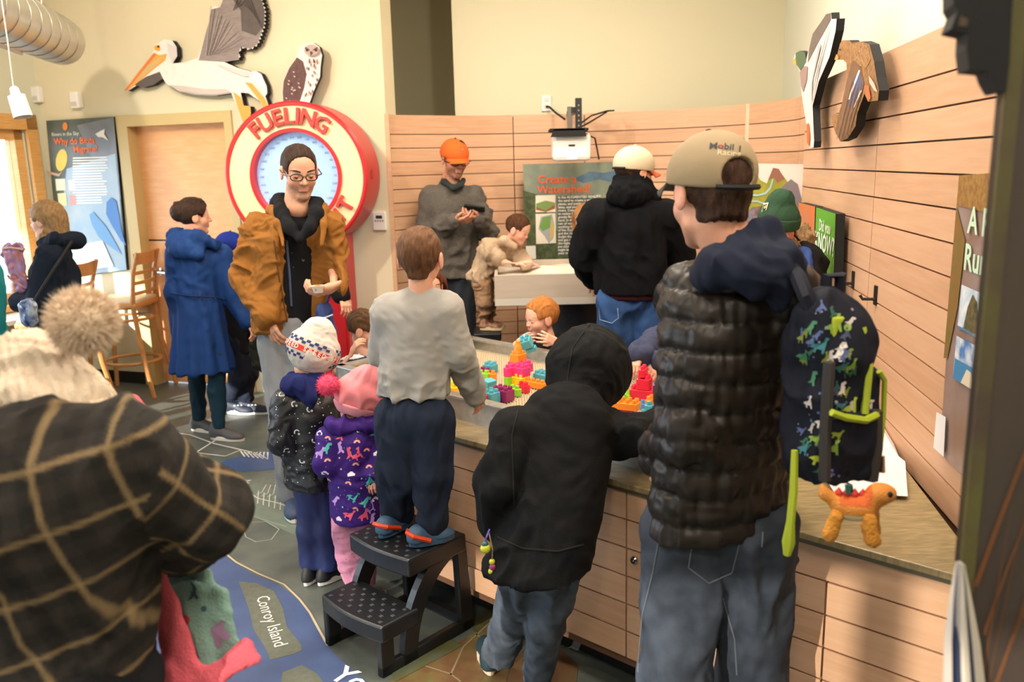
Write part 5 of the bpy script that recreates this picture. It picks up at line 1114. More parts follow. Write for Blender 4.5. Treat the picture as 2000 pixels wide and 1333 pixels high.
MB().tube([bl(.058, -0.092, -.03), bl(.062, -0.095, -.12), bl(.058, -0.092, -.20)], .016, 6).build('piping', plain('33302f'), bp, True)
dino = [(-.022, .0), (-.012, .008), (.0, .011), (.008, .018), (.010, .028), (.018, .027), (.017, .022), (.014, .02), (.014, .008), (.013, -.012), (.008, -.012), (.007, -.003), (-.005, -.003), (-.006, -.012), (-.011, -.012), (-.011, -.002)]
rex = [(-.02, -.012), (-.008, -.004), (-.004, .008), (.0, .018), (.012, .02), (.014, .013), (.006, .009), (.008, .002), (.004, -.006), (.006, -.018), (.0, -.018), (-.002, -.010), (-.008, -.012)]
its = []; rr = random.Random(5)
for (x, y) in ((1600, 680), (1590, 740), (1640, 690), (1645, 760), (1605, 830), (1590, 860), (1640, 850), (1660, 720), (1625, 880), (1580, 790), (1585, 640), (1630, 640), (1600, 900), (1660, 800), (1655, 900), (1680, 740), (1690, 800), (1690, 860), (1570, 880), (1640, 920), (1620, 720), (1570, 700), (1655, 640)):
    c_ = rr.choice(('a9b92c', 'e0d8d4', 'd9ccc8', '3f7a58', '3a7f88', '7f9f3a')); sh = rr.choice((dino, rex, dino, disc2(.012, 9))); sc_ = rr.uniform(.6, .95)
    its.append((x, y, [(p[0]*sc_*(1 if rr.random() < 2 else -1), p[1]*sc_) for p in sh], None, c_, rr.uniform(-.3, .3)))
for i in range(45): its.append((rr.uniform(1560, 1695), rr.uniform(600, 940), [(p[0]*.6, p[1]*.6) for p in rr.choice((dino, rex))], None, rr.choice(('7a8426', 'b9b0ac', '2f5f48', '2f6068', '39435f', '4a5a8a')), rr.uniform(-.6, .6)))
for i in range(60): its.append((rr.uniform(1560, 1705), rr.uniform(600, 940), disc2(rr.uniform(.0015, .004), 6), None, rr.choice(('5a6a9a', '8a8f9f', '3a7f88')), 0))
for t_ in (body_, spk, fpk): prints(t_, 'dino_print', [i for i in its if (t_ is body_ and not (i[0] > 1665)) or (t_ is fpk and i[0] > 1665) or (t_ is spk and i[1] > 790 and i[0] < 1640)], .002)
# plush dinosaur hanging from the zip
pc_ = A(1668, 990, 1.56); pdn = thing('plush_dinosaur', 'small orange plush dinosaur hanging from the backpack', 'plush toy', pc_-UPZ*.09); Rp = frame((.95, -.25, 0)); PL = hp(pc_, .74, Rp)
S = SDF(.02); S.ell(PL(0, .0, -.005), V3(.035, .055, .035)*.74, Rp); S.cone(PL(0, .03, .005), PL(0, .055, .035), .018, .0165); S.ell(PL(0, .068, .043), V3(.027, .036, .026)*.74, Rp); S.cone(PL(0, -.04, .01), PL(0, -.075, .03), .015, .0075); S.cone(PL(0, -.075, .03), PL(0, -.082, .05), .008, .0045)
V, F, _ = S.mesh(.0028); U = (V-pc_)@Rp.T/.74; C = np.where((U[:, 2:3] < -.012) & (U[:, 1:2] > -.03), np.array([srgb('e6d6a8')]), np.array([srgb('d98a34')])); C = np.where((U[:, 2:3] > .012) & (np.abs(U[:, 1:2]) < .04), np.array([srgb('d8641e')]), C)
obj('plush_body', V, F, mat('plush_orange', 'd98a34', .45, attr=True, bump=.5, bs=300), pdn, True, col=C)
for (x, y, dx) in ((.028, .035, .01), (-.022, .045, .01), (.022, -.045, -.015)): S = SDF(.01).cone(PL(x, y, -.02), PL(x*1.2, y+dx, -.075), .0135, .0155); garment(pdn, 'leg', S, mat('plush_leg', 'cf8a2e', .8, bump=.6, bs=200), .004, .002, 60)
for k in range(5): MB().lathe(PL(0, -.04+.02*k, .03), [(.009, 0), (.008, .006), (.001, .016)], UPZ, 6).build('back_spike', plain('c03024'), pdn)
for s in (-1, 1): MB().lathe(PL(s*.022, .082, .05), [(.006, 0), (.005, .004), (.001, .006)], Rp[0]*s, 10).build('eye', M_black, pdn, True)
MB().tube([PL(-.0, -.005, .03), PL(0, -.01, .06), A(1655, 945, 1.57)], .003, 5).build('loop', M_blackm, pdn); MB().prism([A(1652, 948, 1.55), A(1663, 950, 1.55), A(1662, 966, 1.55), A(1653, 966, 1.55)], V3(0, .006, 0)).build('felt_star', plain('2f6b62'), pdn)
# --- boy in black hooded jacket --------------------------------------------------------------
r_ = person('child in black hooded jacket leaning over the block tray', A(1010, 1333, 2.6))
J = dict(r=.15, fd=nz((.45, .80, -.25)), pv=A(1065, 1030, 2.435), ch=A(1105, 845, 2.573), nk=A(1135, 790, 2.644), sa=A(1005, 845, 2.554), sb=A(1210, 850, 2.586), ea=A(972, 955, 2.452), wa=A(966, 1030, 2.483), eb=A(1238, 850, 2.541), wb=A(1292, 816, 2.633), ha=A(1022, 1105, 2.467), hb=A(1085, 1110, 2.448), ka=A(1000, 1205, 2.548), kb=A(1068, 1225, 2.470), aa=A(978, 1282, 2.660), ab=A(1048, 1325, 2.560))
hc = A(1155, 725, 2.76); R = frame((.75, .55, -.45)); hh = .215
finish_body(r_, [head_mesh(hc, hh, R, 'd9a488', J['nk'], 1.), limb_body(J, 'd9a488'), hand_mesh(J['wa'], (-.05, .1, -1), (-.9, -.3, 0), .68, .5, 1, col='d9a488'), hand_mesh(J['wb'], (1, .2, -.1), (0, 0, 1), .68, .3, 1, col='d9a488')], skin('d9a488'))
M_bj = fabric('jacket_black', '0f1012', .8, .3, 500)
S = top_sdf(J, (.170, .165), (.075, .066, .053), .66, hem=(A(1070, 1098, 2.40), nz((.05, .1, -1))), k=.04)
jk = garment(r_, 'jacket', S, M_bj, .008, .006, 9, (1, 1, .6), 3)
S = SDF(.05); S.ell(hc+V3(-.012, -.01, .01), V3(.135, .150, .150), R); S.cone(hc+V3(-.04, -.05, -.06), J['nk']+V3(-.02, -.02, .0), .09, .085); S.ell(hc+R[1]*.15-R[2]*.01, (.085, .08, .11), R, op='-', k=.02)
ho = garment(r_, 'hood', S, M_bj, .006, .005, 12, (1, 1, 1), 6)
stitch(r_, 'hem_seam', jk, [[(972, 1050), (1020, 1072), (1090, 1078), (1150, 1062)]], '0b0b0d', .003)
stitch(r_, 'sleeve_seam', jk, [[(1012, 800), (1000, 850), (1002, 930), (1004, 1000)]], '08080a', .0025)
stitch(r_, 'hood_seam', ho, [[(1150, 634), (1118, 680), (1108, 740), (1112, 775)]], '0c0c0e', .0025)
S = leg_sdf(J, (.074, .060, .054), flat=.8, k=.015); garment(r_, 'jeans', S, fabric('denim_washed', '5c6573', .85, col2='3f4753', vs=14), .008, .006, 13, (1, 1, .6), 9)
shoe(r_, A(958, 1310, 2.66), (-.12, .9, 0), .21, mat('shoe_teal', '1f3a44', .6), plain('d8c8b4'), lace=mat('shoe_lime', '8fcf4a', .5), z=.0); shoe(r_, J['ab']*V3(1, 1, 0)+V3(0, -.04, 0), (.1, .9, 0), .21, MATS['shoe_teal'], plain('d8c8b4'))
kc = thing('keychain', 'dangling yellow and purple charm keychain in the hooded child\'s hand', 'keychain', A(955, 1120, 2.34))
MB().tube([A(956, 1035, 2.37), A(950, 1050, 2.34), A(948, 1060, 2.34)], .003, 5).build('cord', plain('5a4ab0'), kc)
for (x, y, rr_, cc) in ((947, 1064, .011, '2f5f66'), (948, 1072, .016, 'c9cc3a'), (961, 1098, .010, 'c9cc3a'), (963, 1108, .012, '9a2f6a'), (960, 1117, .011, 'c9cc3a')): S = SDF(.004).ell(A(x, y, 2.34), rr_); garment(kc, 'charm', S, plain(cc, .35), .003)
MB().tube([A(955, 1040, 2.37), A(962, 1075, 2.34), A(961, 1095, 2.34)], .002, 5).build('cord', plain('8a7a4a'), kc)
# --- step stool -----------------------------------------------------------------------------
SO = onz(748, 1328, 0)*V3(1, 1, 0); SL = nz((.735, -.678, 0)); SD = V3(.678, .735, 0)
def sp(l, d, z): return SO+SL*l+SD*d+UPZ*z
M_st = mat('stool_black', '1a1c20', .36, spec=.5, bump=.06, bs=400)
so = thing('step_stool', 'black plastic two-step stool at the front of the counter', 'step stool', sp(-.16, .2, 0)); sax = np.array([SL, SD, UPZ])
def plate(name, l0, l1, d0, d1, z, th, bow):
    n = 10; P = [sp(l0+(l1-l0)*i/n, d0-bow*math.sin(math.pi*i/n), z) for i in range(n+1)]+[sp(l1, d1, z), sp(l0, d1, z)]
    return MB().prism(P, -UPZ*th).build(name, M_st, so, bev=.008)
plate('lower_step', -.345, .012, .0, .17, .205, .065, .022); plate('upper_step', -.335, .01, .135, .42, .405, .07, .02)
for l in (-.345, .0):
    th = SL*.03*(1 if l < -.1 else -1)
    n = 12; arc0 = [sp(l, .10+.30*(1-math.cos(i/n*1.45)), .40*math.sin(i/n*1.45)) for i in range(n+1)]; arc1 = [sp(l, .165+.27*(1-math.cos(i/n*1.45)), .345*math.sin(i/n*1.45)) for i in range(n+1)]
    mb = MB()
    for i in range(n): mb.prism([arc0[i], arc0[i+1], arc1[i+1], arc1[i]], th)
    mb.build('curved_side', M_st, so)
    for nm, q in (('front_leg', [(0, 0), (.06, 0), (.06, .2), (0, .2)]), ('bottom_rail', [(.0, 0), (.46, 0), (.46, .045), (.0, .045)]), ('rear_leg', [(.39, 0), (.46, 0), (.425, .40), (.375, .40)])): MB().prism([sp(l, a, b) for a, b in q], th).build(nm, M_st, so, bev=.006)
bx('rear_bar', sp(-.17, .44, .02), (.33, .03, .04), M_st, so, sax)
for (z, d0, d1, nm) in ((.2055, .015, .155, 'lower'), (.4055, .15, .40, 'upper')):
    for i in range(11):
        for j in range(int((d1-d0)/.028)):
            if (i+j) % 2: continue
            c = sp(-.31+.029*i, d0+.028*j, z)
            for k in range(2): bx('grip_pad', c+SD*.007*k, (.014, .004, .003), plain('4a4d54', .6), so, sax)
# --- boy in grey shirt on the stool -------------------------------------------------------------
r_ = person('boy in grey shirt and navy sweatpants standing on the step stool', sp(-.15, .3, 0)); ZT = .405
fa, fb = onz(768, 1040, ZT), onz(838, 1062, ZT)
J = dict(r=.12, fd=nz((.25, .95, 0)), pv=A(808, 765, 2.94), ch=A(812, 640, 2.96), nk=A(824, 580, 2.96), sa=A(762, 612, 2.98), sb=A(868, 606, 2.94), ea=A(748, 690, 3.06), wa=A(775, 720, 3.22), eb=A(897, 690, 2.93), wb=A(927, 772, 3.02), ha=A(780, 815, 2.93), hb=A(843, 815, 2.91), ka=A(780, 920, 2.93), kb=A(848, 925, 2.90), aa=fa+V3(.01, .03, .065), ab=fb+V3(.01, .03, .065))
hc = A(822, 507, 2.97); R = frame((.22, .95, -.1)); hh = .212; SKC = 'dfa58a'
finish_body(r_, [head_mesh(hc, hh, R, SKC, J['nk'], 1.), limb_body(J, SKC), hand_mesh(J['wb'], (.25, .4, -.75), (.6, -.7, .1), .62, .35, -1, col=SKC, spread=.2), hand_mesh(J['wa'], (.3, .9, -.3), (0, 0, 1), .62, .4, 1, col=SKC)], skin(SKC))
hair_mesh(r_, hc, hh, R, hairmat('hair_light_brown', '5a3d28', '75523a'), low=-.33, seed=8, grow=.016, extra=nape(hh, .25, .165))
S = top_sdf(J, (.130, .135), (.064, .050, .036), .66, hem=(A(808, 772, 2.94), nz((.05, 0, -1))), k=.045)
gs = garment(r_, 'shirt', S, fabric('shirt_grey', 'a5a19c', .9, .35, 700, var=.05), .006, .0046, 10, (1, 1, 1.1), 5)
J2 = dict(J); S = leg_sdf(J, (.078, .070, .056), flat=.85, k=.03, waist=.06); S.ell(J['aa']+UPZ*.02, (.058, .058, .05)); S.ell(J['ab']+UPZ*.02, (.06, .06, .05))
garment(r_, 'sweatpants', S, fabric('sweat_navy', '222a3b', .9), .0075, .008, 10, (1, 1, .55), 7)
M_croc = mat('clog_blue', '3a5a78', .55)
for q, d in ((fa, (.5, .85, 0)), (fb, (.86, .45, 0))):
    sh = shoe(r_, q-nz(d)*.075, d, .175, M_croc, M_croc, z=ZT+.002, w=.46, hi=.2, name='clog'); c = V3(q[0], q[1], ZT)-nz(d)*.07; s = nz(np.cross(nz(d), UPZ)); MB().tube([c+s*.042+UPZ*.03+nz(d)*.06, c+s*.03+UPZ*.055, c-nz(d)*.012+UPZ*.06, c-s*.03+UPZ*.055, c-s*.042+UPZ*.03+nz(d)*.06], .009, 6).build('heel_strap', mat('strap_orange', 'd8451f', .5), sh, True)
# --- girl in the pink bobble hat -------------------------------------------------------------
r_, J, hc, R, hh = mk('girl in purple dinosaur jacket and pink bobble hat at the counter', 3.20, dict(pv=(692, 985, -.02), ch=(686, 868, 0), nk=(698, 825, .02), sa=(648, 858, -.02), sb=(728, 856, .02), ea=(640, 905, -.05), wa=(668, 930, .0), eb=(733, 900, -.02), wb=(728, 925, -.06), ha=(674, 1025, -.02), hb=(714, 1025, 0), ka=(682, 1085, -.02), kb=(712, 1088, 0), aa=(688, 1125, .02), ab=(712, 1152, -.02)), (.6, .75, -.15), .105, 'dfa890', (702, 790, .03, .195, (.74, .36, -.56)), child=1., hs=.5)
M_pj = fabric('jacket_purple', '3b1f74', .6, .15); S = top_sdf(J, (.112, .110), (.058, .052, .042), .78, hem=(A(692, 1012, 3.18), nz((.05, .0, -1))), k=.035)
pj_ = garment(r_, 'jacket', S, M_pj, .0065, .003, 13, (1, 1, 1.3), 3)
S = SDF(.03); S.ell(A(688, 832, 3.18), (.085, .07, .035)); S.cone(A(652, 828, 3.14), A(732, 830, 3.18), .03, .03); S.cone(A(732, 830, 3.18), A(735, 822, 3.27), .03, .03); garment(r_, 'collar', S, M_pj, .006, .004, 14)
S = leg_sdf(J, (.062, .05, .043), k=.025); lg = garment(r_, 'leggings', S, fabric('leggings_pink', 'd691b2', .85), .006, .0028, 13, (1, 1, 1.2), 5)
M_pk = fabric('hat_pink', 'e88a92', .9); S = None
bn = beanie(r_, hc, hh, R, M_pk, None, low=-.16, tilt=-.25, vol=1.12, tall=.10, cuffh=0); pompom(r_, A(641, 753, 3.16), .047, fabric('pom_pink', 'e8567a', .95), 1500, parent=bn)
L = hp(hc, hh, R); Sx = SDF(.02); Sx.ell(L(0, -.06, .12), V3(.43, .515, .45)*hh*1.09, R); nrm = nz(R[2]-R[1]*.25); Sx.plane(L(0, .2, -.18), -nrm); Sx.plane(L(0, .2, .04), nrm); garment(r_, 'cuff', Sx, fabric('cuff_pink', 'e79aa4', .9), .005, parent=bn)
for q, d in (('a', (.2, .9, 0)), ('b', (.7, .6, 0))): shoe(r_, J['a'+q]*V3(1, 1, 0)-nz(d)*.05, d, .15, plain('7b756e'), plain('ddd8d0'))
rr = random.Random(12); its = []
def arc2(r0, r1, n=9): return [(r1*math.cos(math.pi*i/n), r1*math.sin(math.pi*i/n)) for i in range(n+1)]+[(r0*math.cos(math.pi*i/n), r0*math.sin(math.pi*i/n)) for i in range(n, -1, -1)]
cloud = [(-.012, -.006), (.012, -.006), (.014, .0), (.009, .004), (.006, .009), (-.001, .010), (-.006, .006), (-.012, .004)]
gx = [(622+rr.uniform(0, 122), 812+rr.uniform(0, 205)) for _ in range(400)]; keep = []
for p in gx:
    if all((p[0]-q[0])**2+(p[1]-q[1])**2 > 17**2 for q in keep): keep.append(p)
for i, (x, y) in enumerate(keep[:80]):
    t = i % 5; ro = rr.uniform(-.6, .6)
    if t == 0:
        for r0, r1, cc in ((.011, .0135, 'e86a7a'), (.008, .011, 'f0c48a'), (.005, .008, 'b9a0e8')): its.append((x, y, arc2(r0, r1), None, cc, ro))
    elif t == 1: its.append((x, y, [(p[0]*1.15, p[1]*1.15) for p in cloud], None, 'efe9f2', ro*.3))
    elif t == 2: its.append((x, y, [(p[0]*1.15, p[1]*1.15) for p in dino], None, rr.choice(('e8567a', 'b58ad8', '45b0b0')), ro))
    elif t == 3: its.append((x, y, [(p[0]*1.2, p[1]*1.2) for p in rex], None, rr.choice(('e8607a', '4fb8b4', 'c79be0')), ro))
    else: its.append((x, y, disc2(.004, 5), None, rr.choice(('f0c48a', 'e8909a', '8ad0d8')), ro))
for _ in range(70): its.append((rr.uniform(620, 745), rr.uniform(812, 1015), disc2(.0016, 5), None, rr.choice(('efe9f2', 'c79be0', '5f8fd0')), 0))
prints(pj_, 'dinosaur_print', its)
prints(lg, 'dot_print', [(rr.uniform(655, 730), rr.uniform(1025, 1130), disc2(.002, 5), None, '8a4a68', 0) for _ in range(40)])
# --- boy in the checked knit hat -----------------------------------------------------------------
r_, J, hc, R, hh = mk('boy in white checked knit hat and black star-print jacket', 3.39, dict(pv=(603, 925, 0), ch=(596, 815, 0), nk=(606, 760, .01), sa=(562, 790, -.03), sb=(628, 788, .03), ea=(552, 860, -.07), wa=(585, 890, .0), eb=(642, 850, -.02), wb=(640, 895, -.05), ha=(604, 955, 0), hb=(636, 955, .01), ka=(606, 1035, 0), kb=(638, 1035, 0), aa=(608, 1098, .01), ab=(642, 1103, 0)), (.65, .75, 0), .118, 'e0ac92', (611, 700, .02, .205, (.74, .38, -.50)), child=1., hs=.55)
eyes(r_, hc, hh, R, '5a7a8a', bt=.01)
M_sj = fabric('jacket_space', '17181d', .32, .2, 300, var=.3); S = top_sdf(J, (.118, .120), (.064, .060, .046), .75, hem=(A(603, 948, 3.39), nz((.0, .0, -1))), k=.035)
sj_ = garment(r_, 'jacket', S, M_sj, .0065, .0045, 13, (1, 1, 1.2), 9)
S = SDF(.02); S.cone(A(568, 752, 3.32), A(622, 750, 3.36), .042, .038); S.cone(A(568, 752, 3.32), A(578, 740, 3.44), .038, .034); S.cone(A(600, 775, 3.31), A(585, 750, 3.30), .042, .034); S.cone(A(622, 750, 3.36), A(625, 745, 3.44), .038, .03); garment(r_, 'hood_lining', S, fabric('fleece_navy', '20265a', .95), .006, .005, 14)
S = leg_sdf(J, (.062, .056, .05), k=.02); garment(r_, 'track_pants', S, fabric('track_blue', '18275e', .45), .0065, .0035, 12, (1, 1, .6), 4)
for q, d in (('a', (.3, .9, 0)), ('b', (.6, .7, 0))): shoe(r_, J['a'+q]*V3(1, 1, 0)-nz(d)*.06, d, .17, plain('1c1d22'), plain('e6e4e0'), lace=plain('4a4a50'))
M_kn = fabric('knit_white', 'cfc9c0', .95, .4, 400); bn = beanie(r_, hc, hh, R, M_kn, None, low=-.2, tilt=-.28, vol=1.16, tall=.05, cuffh=0, name='knit_hat')
L = hp(hc, hh, R)
def on_hat(th, z, o=1.02):
    f = 1.16*o; zz = (z-.15)/.42/f; rad = math.sqrt(max(0, 1-zz*zz)); return L(.40*f*rad*math.sin(th), -.06+.485*f*rad*math.cos(th), z)
NB_ = 40
A1 = [on_hat(2*math.pi*i/NB_, .085-.05*math.cos(2*math.pi*i/NB_)*-.8) for i in range(NB_+1)]; A2 = [on_hat(2*math.pi*i/NB_, .195-.05*math.cos(2*math.pi*i/NB_)*-.8) for i in range(NB_+1)]
MB().strip(A1, A2).build('red_band', plain('cf3d2c', .9), bn)
mb = MB()
for i in range(NB_):
    t0, t1 = 2*math.pi*i/NB_, 2*math.pi*(i+1)/NB_
    for rws, off in (((.24, .29, .34), 0), ((-.06, -.01, .04), 1)):
        for k in range(2):
            if (i+k+off) % 2: continue
            o0, o1 = .04*math.cos(t0), .04*math.cos(t1); mb.add([on_hat(t0, rws[k]+o0), on_hat(t1, rws[k]+o1), on_hat(t1, rws[k+1]+o1), on_hat(t0, rws[k+1]+o0)], [(0, 1, 2, 3)])
tag(mb.build('navy_checks', plain('25376e', .9), bn), kind='stuff')
for i, ch in enumerate('SPEED SPEED SPEED '*2):
    if ch == ' ': continue
    t = -(i+.5)*2*math.pi/36+.1; o = .04*math.cos(t); p = on_hat(t, .14+o, 1.03); n_ = nz(p-L(0, -.06, .12)); r2 = nz(on_hat(t-.05, .14+o)-on_hat(t+.05, .14+o)); text('hat_letter', ch, p, r2, np.cross(n_, r2), .026, plain('f0e6dc'), bn, True, lift=.001)
rr = random.Random(21); its = [(rr.uniform(535, 650), rr.uniform(745, 945), disc2(rr.choice((.0015, .002, .003)), 6), None, 'dfe2e8', 0) for _ in range(90)]
star5 = [((.010 if k % 2 else .022)*math.cos(math.pi*k/7), (.010 if k % 2 else .016)*math.sin(math.pi*k/7)) for k in range(14)]
for (x, y) in ((575, 790), (605, 800), (550, 770), (590, 900), (580, 845), (560, 880), (615, 860), (640, 830)): its.append((x, y, [(p[0]*.8, p[1]*.8) for p in arc2(.010, .016)], None, 'dfe2e8', rr.uniform(0, 3))); its.append((x+4, y+3, disc2(.005, 7), None, 'c9ccd4', 0))
prints(sj_, 'star_print', its)
# --- woman in plaid with cream bobble hat (close to the camera) -----------------------------------
r_, J, hc, R, hh = mk('person in dark plaid jacket and cream bobble hat close to the camera', 1.38, dict(pv=(68, 1290, -.05), ch=(72, 985, -.06), nk=(95, 885, 0), sa=(-95, 915, .0), sb=(235, 910, -.04), ea=(-160, 1080, .05), wa=(-60, 1160, .25), eb=(385, 1003, .05), wb=(318, 1085, .24)), (-.25, .95, 0), .2, 'd9a488', (98, 848, .05, .225, (-.75, .55, -.45), (.22, -.18, .95)), hs=.9)
M_kc = fabric('knit_cream', 'dcc9b4', .95, .5, 250)
bn = beanie(r_, hc, hh, R, M_kc, None, low=-.1, tilt=0, vol=1.12, tall=.05, rib=.012, cuffh=.16, name='bobble_hat'); pompom(r_, A(163, 628, 1.40), .060, fabric('pom_cream', 'e0cbb4', .95), 5000, parent=bn)
ur = nz((1, -.1, .22)); uz = nz((-.22, 0, 1))
def plaid(V, ids):
    u = V@ur; v = V@uz; arm = (ids == 2) | (ids == 4) | (ids == 1) | (ids == 3)
    a, b = J['sb'], J['eb']; ab = nz(b-a); t = (V-a)@ab; rad = V-a-t[:, None]*ab; e1 = nz(np.cross(ab, UPZ)); e2 = np.cross(ab, e1); an = np.arctan2(rad@e1, rad@e2)*.085
    u = np.where(arm, an, u); v = np.where(arm, t, v); P_ = .10
    def ln(x, w, o=0): f = np.abs(((x+o)/P_) % 1-.5)*P_; return np.clip((w-f)/.004+.5, 0, 1)
    chk = (((u/.042).astype(int)+(v/.042).astype(int)) % 2 == 0); du = ((np.floor(u/.025) % 2) == 0).astype(float); dv = ((np.floor(v/.025) % 2) == 0).astype(float)
    base = np.array(srgb('110e0c'))[None]*(1+1.3*(du+dv)[:, None]); tan_ = np.array(srgb('86704f'))
    m = np.maximum(ln(u, .0042), ln(v, .0042))*.75+.25*np.minimum(ln(u, .0042), ln(v, .0042)); return base*(1-m[:, None])+tan_*m[:, None]
S = top_sdf(J, (.19, .19), (.085, .082, .06), .7, hem=(V3(0, 0, .62), -UPZ), k=.05); S.cone(A(20, 845, 1.36), A(200, 855, 1.34), .05, .05); S.cone(A(225, 885, 1.36), A(150, 855, 1.40), .06, .05)
garment(r_, 'plaid_jacket', S, mat('plaid_wool', '181412', .95, attr=True, bump=.2, bs=300), .006, .007, 8, (1, 1, .8), 6, col=plaid)
S = leg_sdf(J, (.12, .09, .07)); garment(r_, 'trousers', S, fabric('trousers_black', '1b1c20'), .014, .006)
for q in 'ab': shoe(r_, J['a'+q]*V3(1, 1, 0)-J['fd']*.07, J['fd'], .26, plain('3a332c'))
ccx = thing('child_coat', 'small mint green coat with pink lining held under the plaid arm', 'coat', A(400, 1333, 1.5)); M_mint = fabric('fleece_mint', '7fa097', .95, .4, 200)
S = SDF(.02); fdm = nz((-.35, -1, .25)); S.chain([A(335, 1100, 1.60), A(362, 1142, 1.56), A(405, 1205, 1.51), A(428, 1262, 1.49)], [.022, .05, .056, .05], flat=.3, fd=fdm); S.cone(A(360, 1170, 1.52), A(390, 1305, 1.47), .045, .04, flat=.3, fd=fdm)
mt_ = garment(ccx, 'mint_shell', S, M_mint, .006, .004, 12)
M_pkl = fabric('fleece_pink', 'd8606f', .95, .4, 200); S = SDF(.018); S.chain([A(312, 1110, 1.49), A(326, 1180, 1.48), A(345, 1255, 1.46), A(380, 1335, 1.43)], [.012, .026, .034, .030], flat=.4, fd=(-.3, -1, 0)); S.chain([A(378, 1338, 1.42), A(425, 1316, 1.42), A(465, 1288, 1.43), A(484, 1275, 1.44)], [.026, .02, .018, .014], flat=.35, fd=(0, -.7, .7)); S.cone(A(465, 1288, 1.43), A(500, 1290, 1.43), .016, .012, flat=.5, fd=(0, -.7, .7)); S.cone(A(440, 1305, 1.44), A(480, 1258, 1.45), .016, .012, flat=.5, fd=(0, -.7, .7)); S.cone(A(335, 1333, 1.45), A(400, 1420, 1.42), .055, .06, flat=.5, fd=(-.3, -1, 0))
garment(ccx, 'pink_lining', S, M_pkl, .006, .003, 12)
for (x, y, pts, cc) in ((378, 1155, rex, '2a4654'), (362, 1212, disc2(.010, 9), 'a8383e'), (398, 1190, disc2(.006, 7), '2f5560'), (430, 1238, [(-.02, -.02), (-.012, .018), (.016, .02), (.02, .012), (.012, .008), (.016, -.016), (.004, -.02), (.0, -.008), (-.01, -.024)], '8f7394')): prints(mt_, 'coat_print', [(x, y, pts, None, cc, .5)])
S = SDF(.02); S.cone(A(252, 795, 1.95), A(275, 820, 1.95), .032, .032); garment(ccx, 'pink_collar', S, M_pkl, .006, .004, 14); S = SDF(.02); S.cone(A(275, 825, 1.95), A(300, 845, 1.95), .03, .025); S.cone(A(300, 845, 1.95), A(355, 1085, 1.92), .022, .026); S.cone(A(355, 1085, 1.92), A(372, 1165, 1.60), .026, .03); garment(ccx, 'mint_collar', S, M_mint, .006, .004, 14)
# ================================================================== PEOPLE: further back
# --- man in tan work jacket ----------------------------------------------------------------------
r_, J, hc, R, hh = mk('man in tan work jacket with glasses in front of the round sign', 4.2, dict(pv=(565, 630), ch=(568, 490), nk=(580, 405, .02), sa=(505, 450, .02), sb=(640, 445, .0), ea=(482, 545, .0), wa=(522, 618, -.12), eb=(652, 525, .0), wb=(652, 560, -.16), ha=(545, 670), hb=(590, 668)), (.30, -.95, 0), .19, 'cf9b80', (585, 336, 0, .25, (.42, -.86, -.30)), hk=dict(stubble=('5a4436', .3)), hd=dict(a=dict(d=(.3, -.1, -1), n=(-.5, -.8, 0), s=.95, curl=.3, side=1), b=dict(d=(-.85, -.25, -.25), n=(.1, -.5, -.85), s=1.0, curl=.75, side=-1, thumb=.3)))
eyes(r_, hc, hh, R, '3a2f2a', brow='2f2019', bt=.018, z=.005); glasses(r_, hc, hh, R, mat('frame_black', '22201f', .3))
hair_mesh(r_, hc, hh, R, hairmat('hair_dark', '2b1d16', '3f2c22'), low=-.04, front=.20, seed=3, grow=-.008, res=.0045)
S = top_sdf(J, (.138, .13), (.04, .04, .04), .64, hem=(A(580, 690, 4.2), -UPZ), sleeves=(0, 0), sh=.045, k=.03); hdy = garment(r_, 'hoodie', S, fabric('hoodie_black', '141519', .9), .010)
S = SDF(.025); S.chain([A(548, 388, 4.26), A(550, 415, 4.16), A(566, 445, 4.08), A(585, 468, 4.05)], [.032, .036, .03, .016]); S.chain([A(616, 395, 4.22), A(618, 418, 4.12), A(606, 445, 4.07), A(588, 468, 4.05)], [.03, .033, .028, .016]); S.cone(A(545, 400, 4.29), A(616, 402, 4.27), .05, .045); garment(r_, 'hood', S, MATS['hoodie_black'], .007, .003, 14)
S = top_sdf(J, (.185, .185), (.080, .076, .066), .70, hem=(A(560, 640, 4.2), nz((.05, 0, -1))), k=.03, sh=.078); S.chain([A(590, 400, 4.0), A(597, 500, 4.01), A(606, 720, 4.02)], [.13, .165, .165], op='-', k=.0); S.cone(A(582, 385, 4.2), A(582, 440, 4.14), .095, .085, op='-', k=.01)
tj = garment(r_, 'work_jacket', S, fabric('duck_canvas', '8a5a26', .85, .25, 400), .007, .005, 12, (1, 1, 1.3), 4)
S = SDF(.012); S.chain([A(530, 412, 4.22), A(545, 440, 4.10), A(553, 480, 4.04)], [.026, .022, .012], flat=.5, fd=(-.3, -1, 0)); S.chain([A(632, 410, 4.18), A(632, 440, 4.08), A(628, 478, 4.05)], [.024, .02, .012], flat=.5, fd=(.5, -1, 0)); S.cone(A(530, 412, 4.24), A(632, 410, 4.27), .03, .03); garment(r_, 'jacket_collar', S, MATS['duck_canvas'], .006, .004, 14)
stitch(r_, 'zip_edge', tj, [[(535, 470), (545, 540), (556, 600), (562, 635)]], '5a3a1a', .004)
for x0 in (0, 1): stitch(r_, 'plaid_lining', hdy, [[(560+70*x0, 470), (566+66*x0, 540), (570+62*x0, 610)]], '3f4a66' if not x0 else '8a4a2a', .006)
prints(hdy, 'hoodie_print', [(592, 500, [(-.06, .02), (-.055, .02), (0.0, -.03), (.05, .02), (.06, .03), (0, -.02)], None, '4a4e57', 0), (592, 520, [(-.05, 0), (.05, .01), (.05, .004), (-.05, -.006)], None, '4a4e57', 0)])
S = leg_sdf(J, (.105, .085, .07), flat=.75); garment(r_, 'sweatpants', S, fabric('sweat_grey', '83868c', .9), .012, .008, 9, (1, 1, .5))
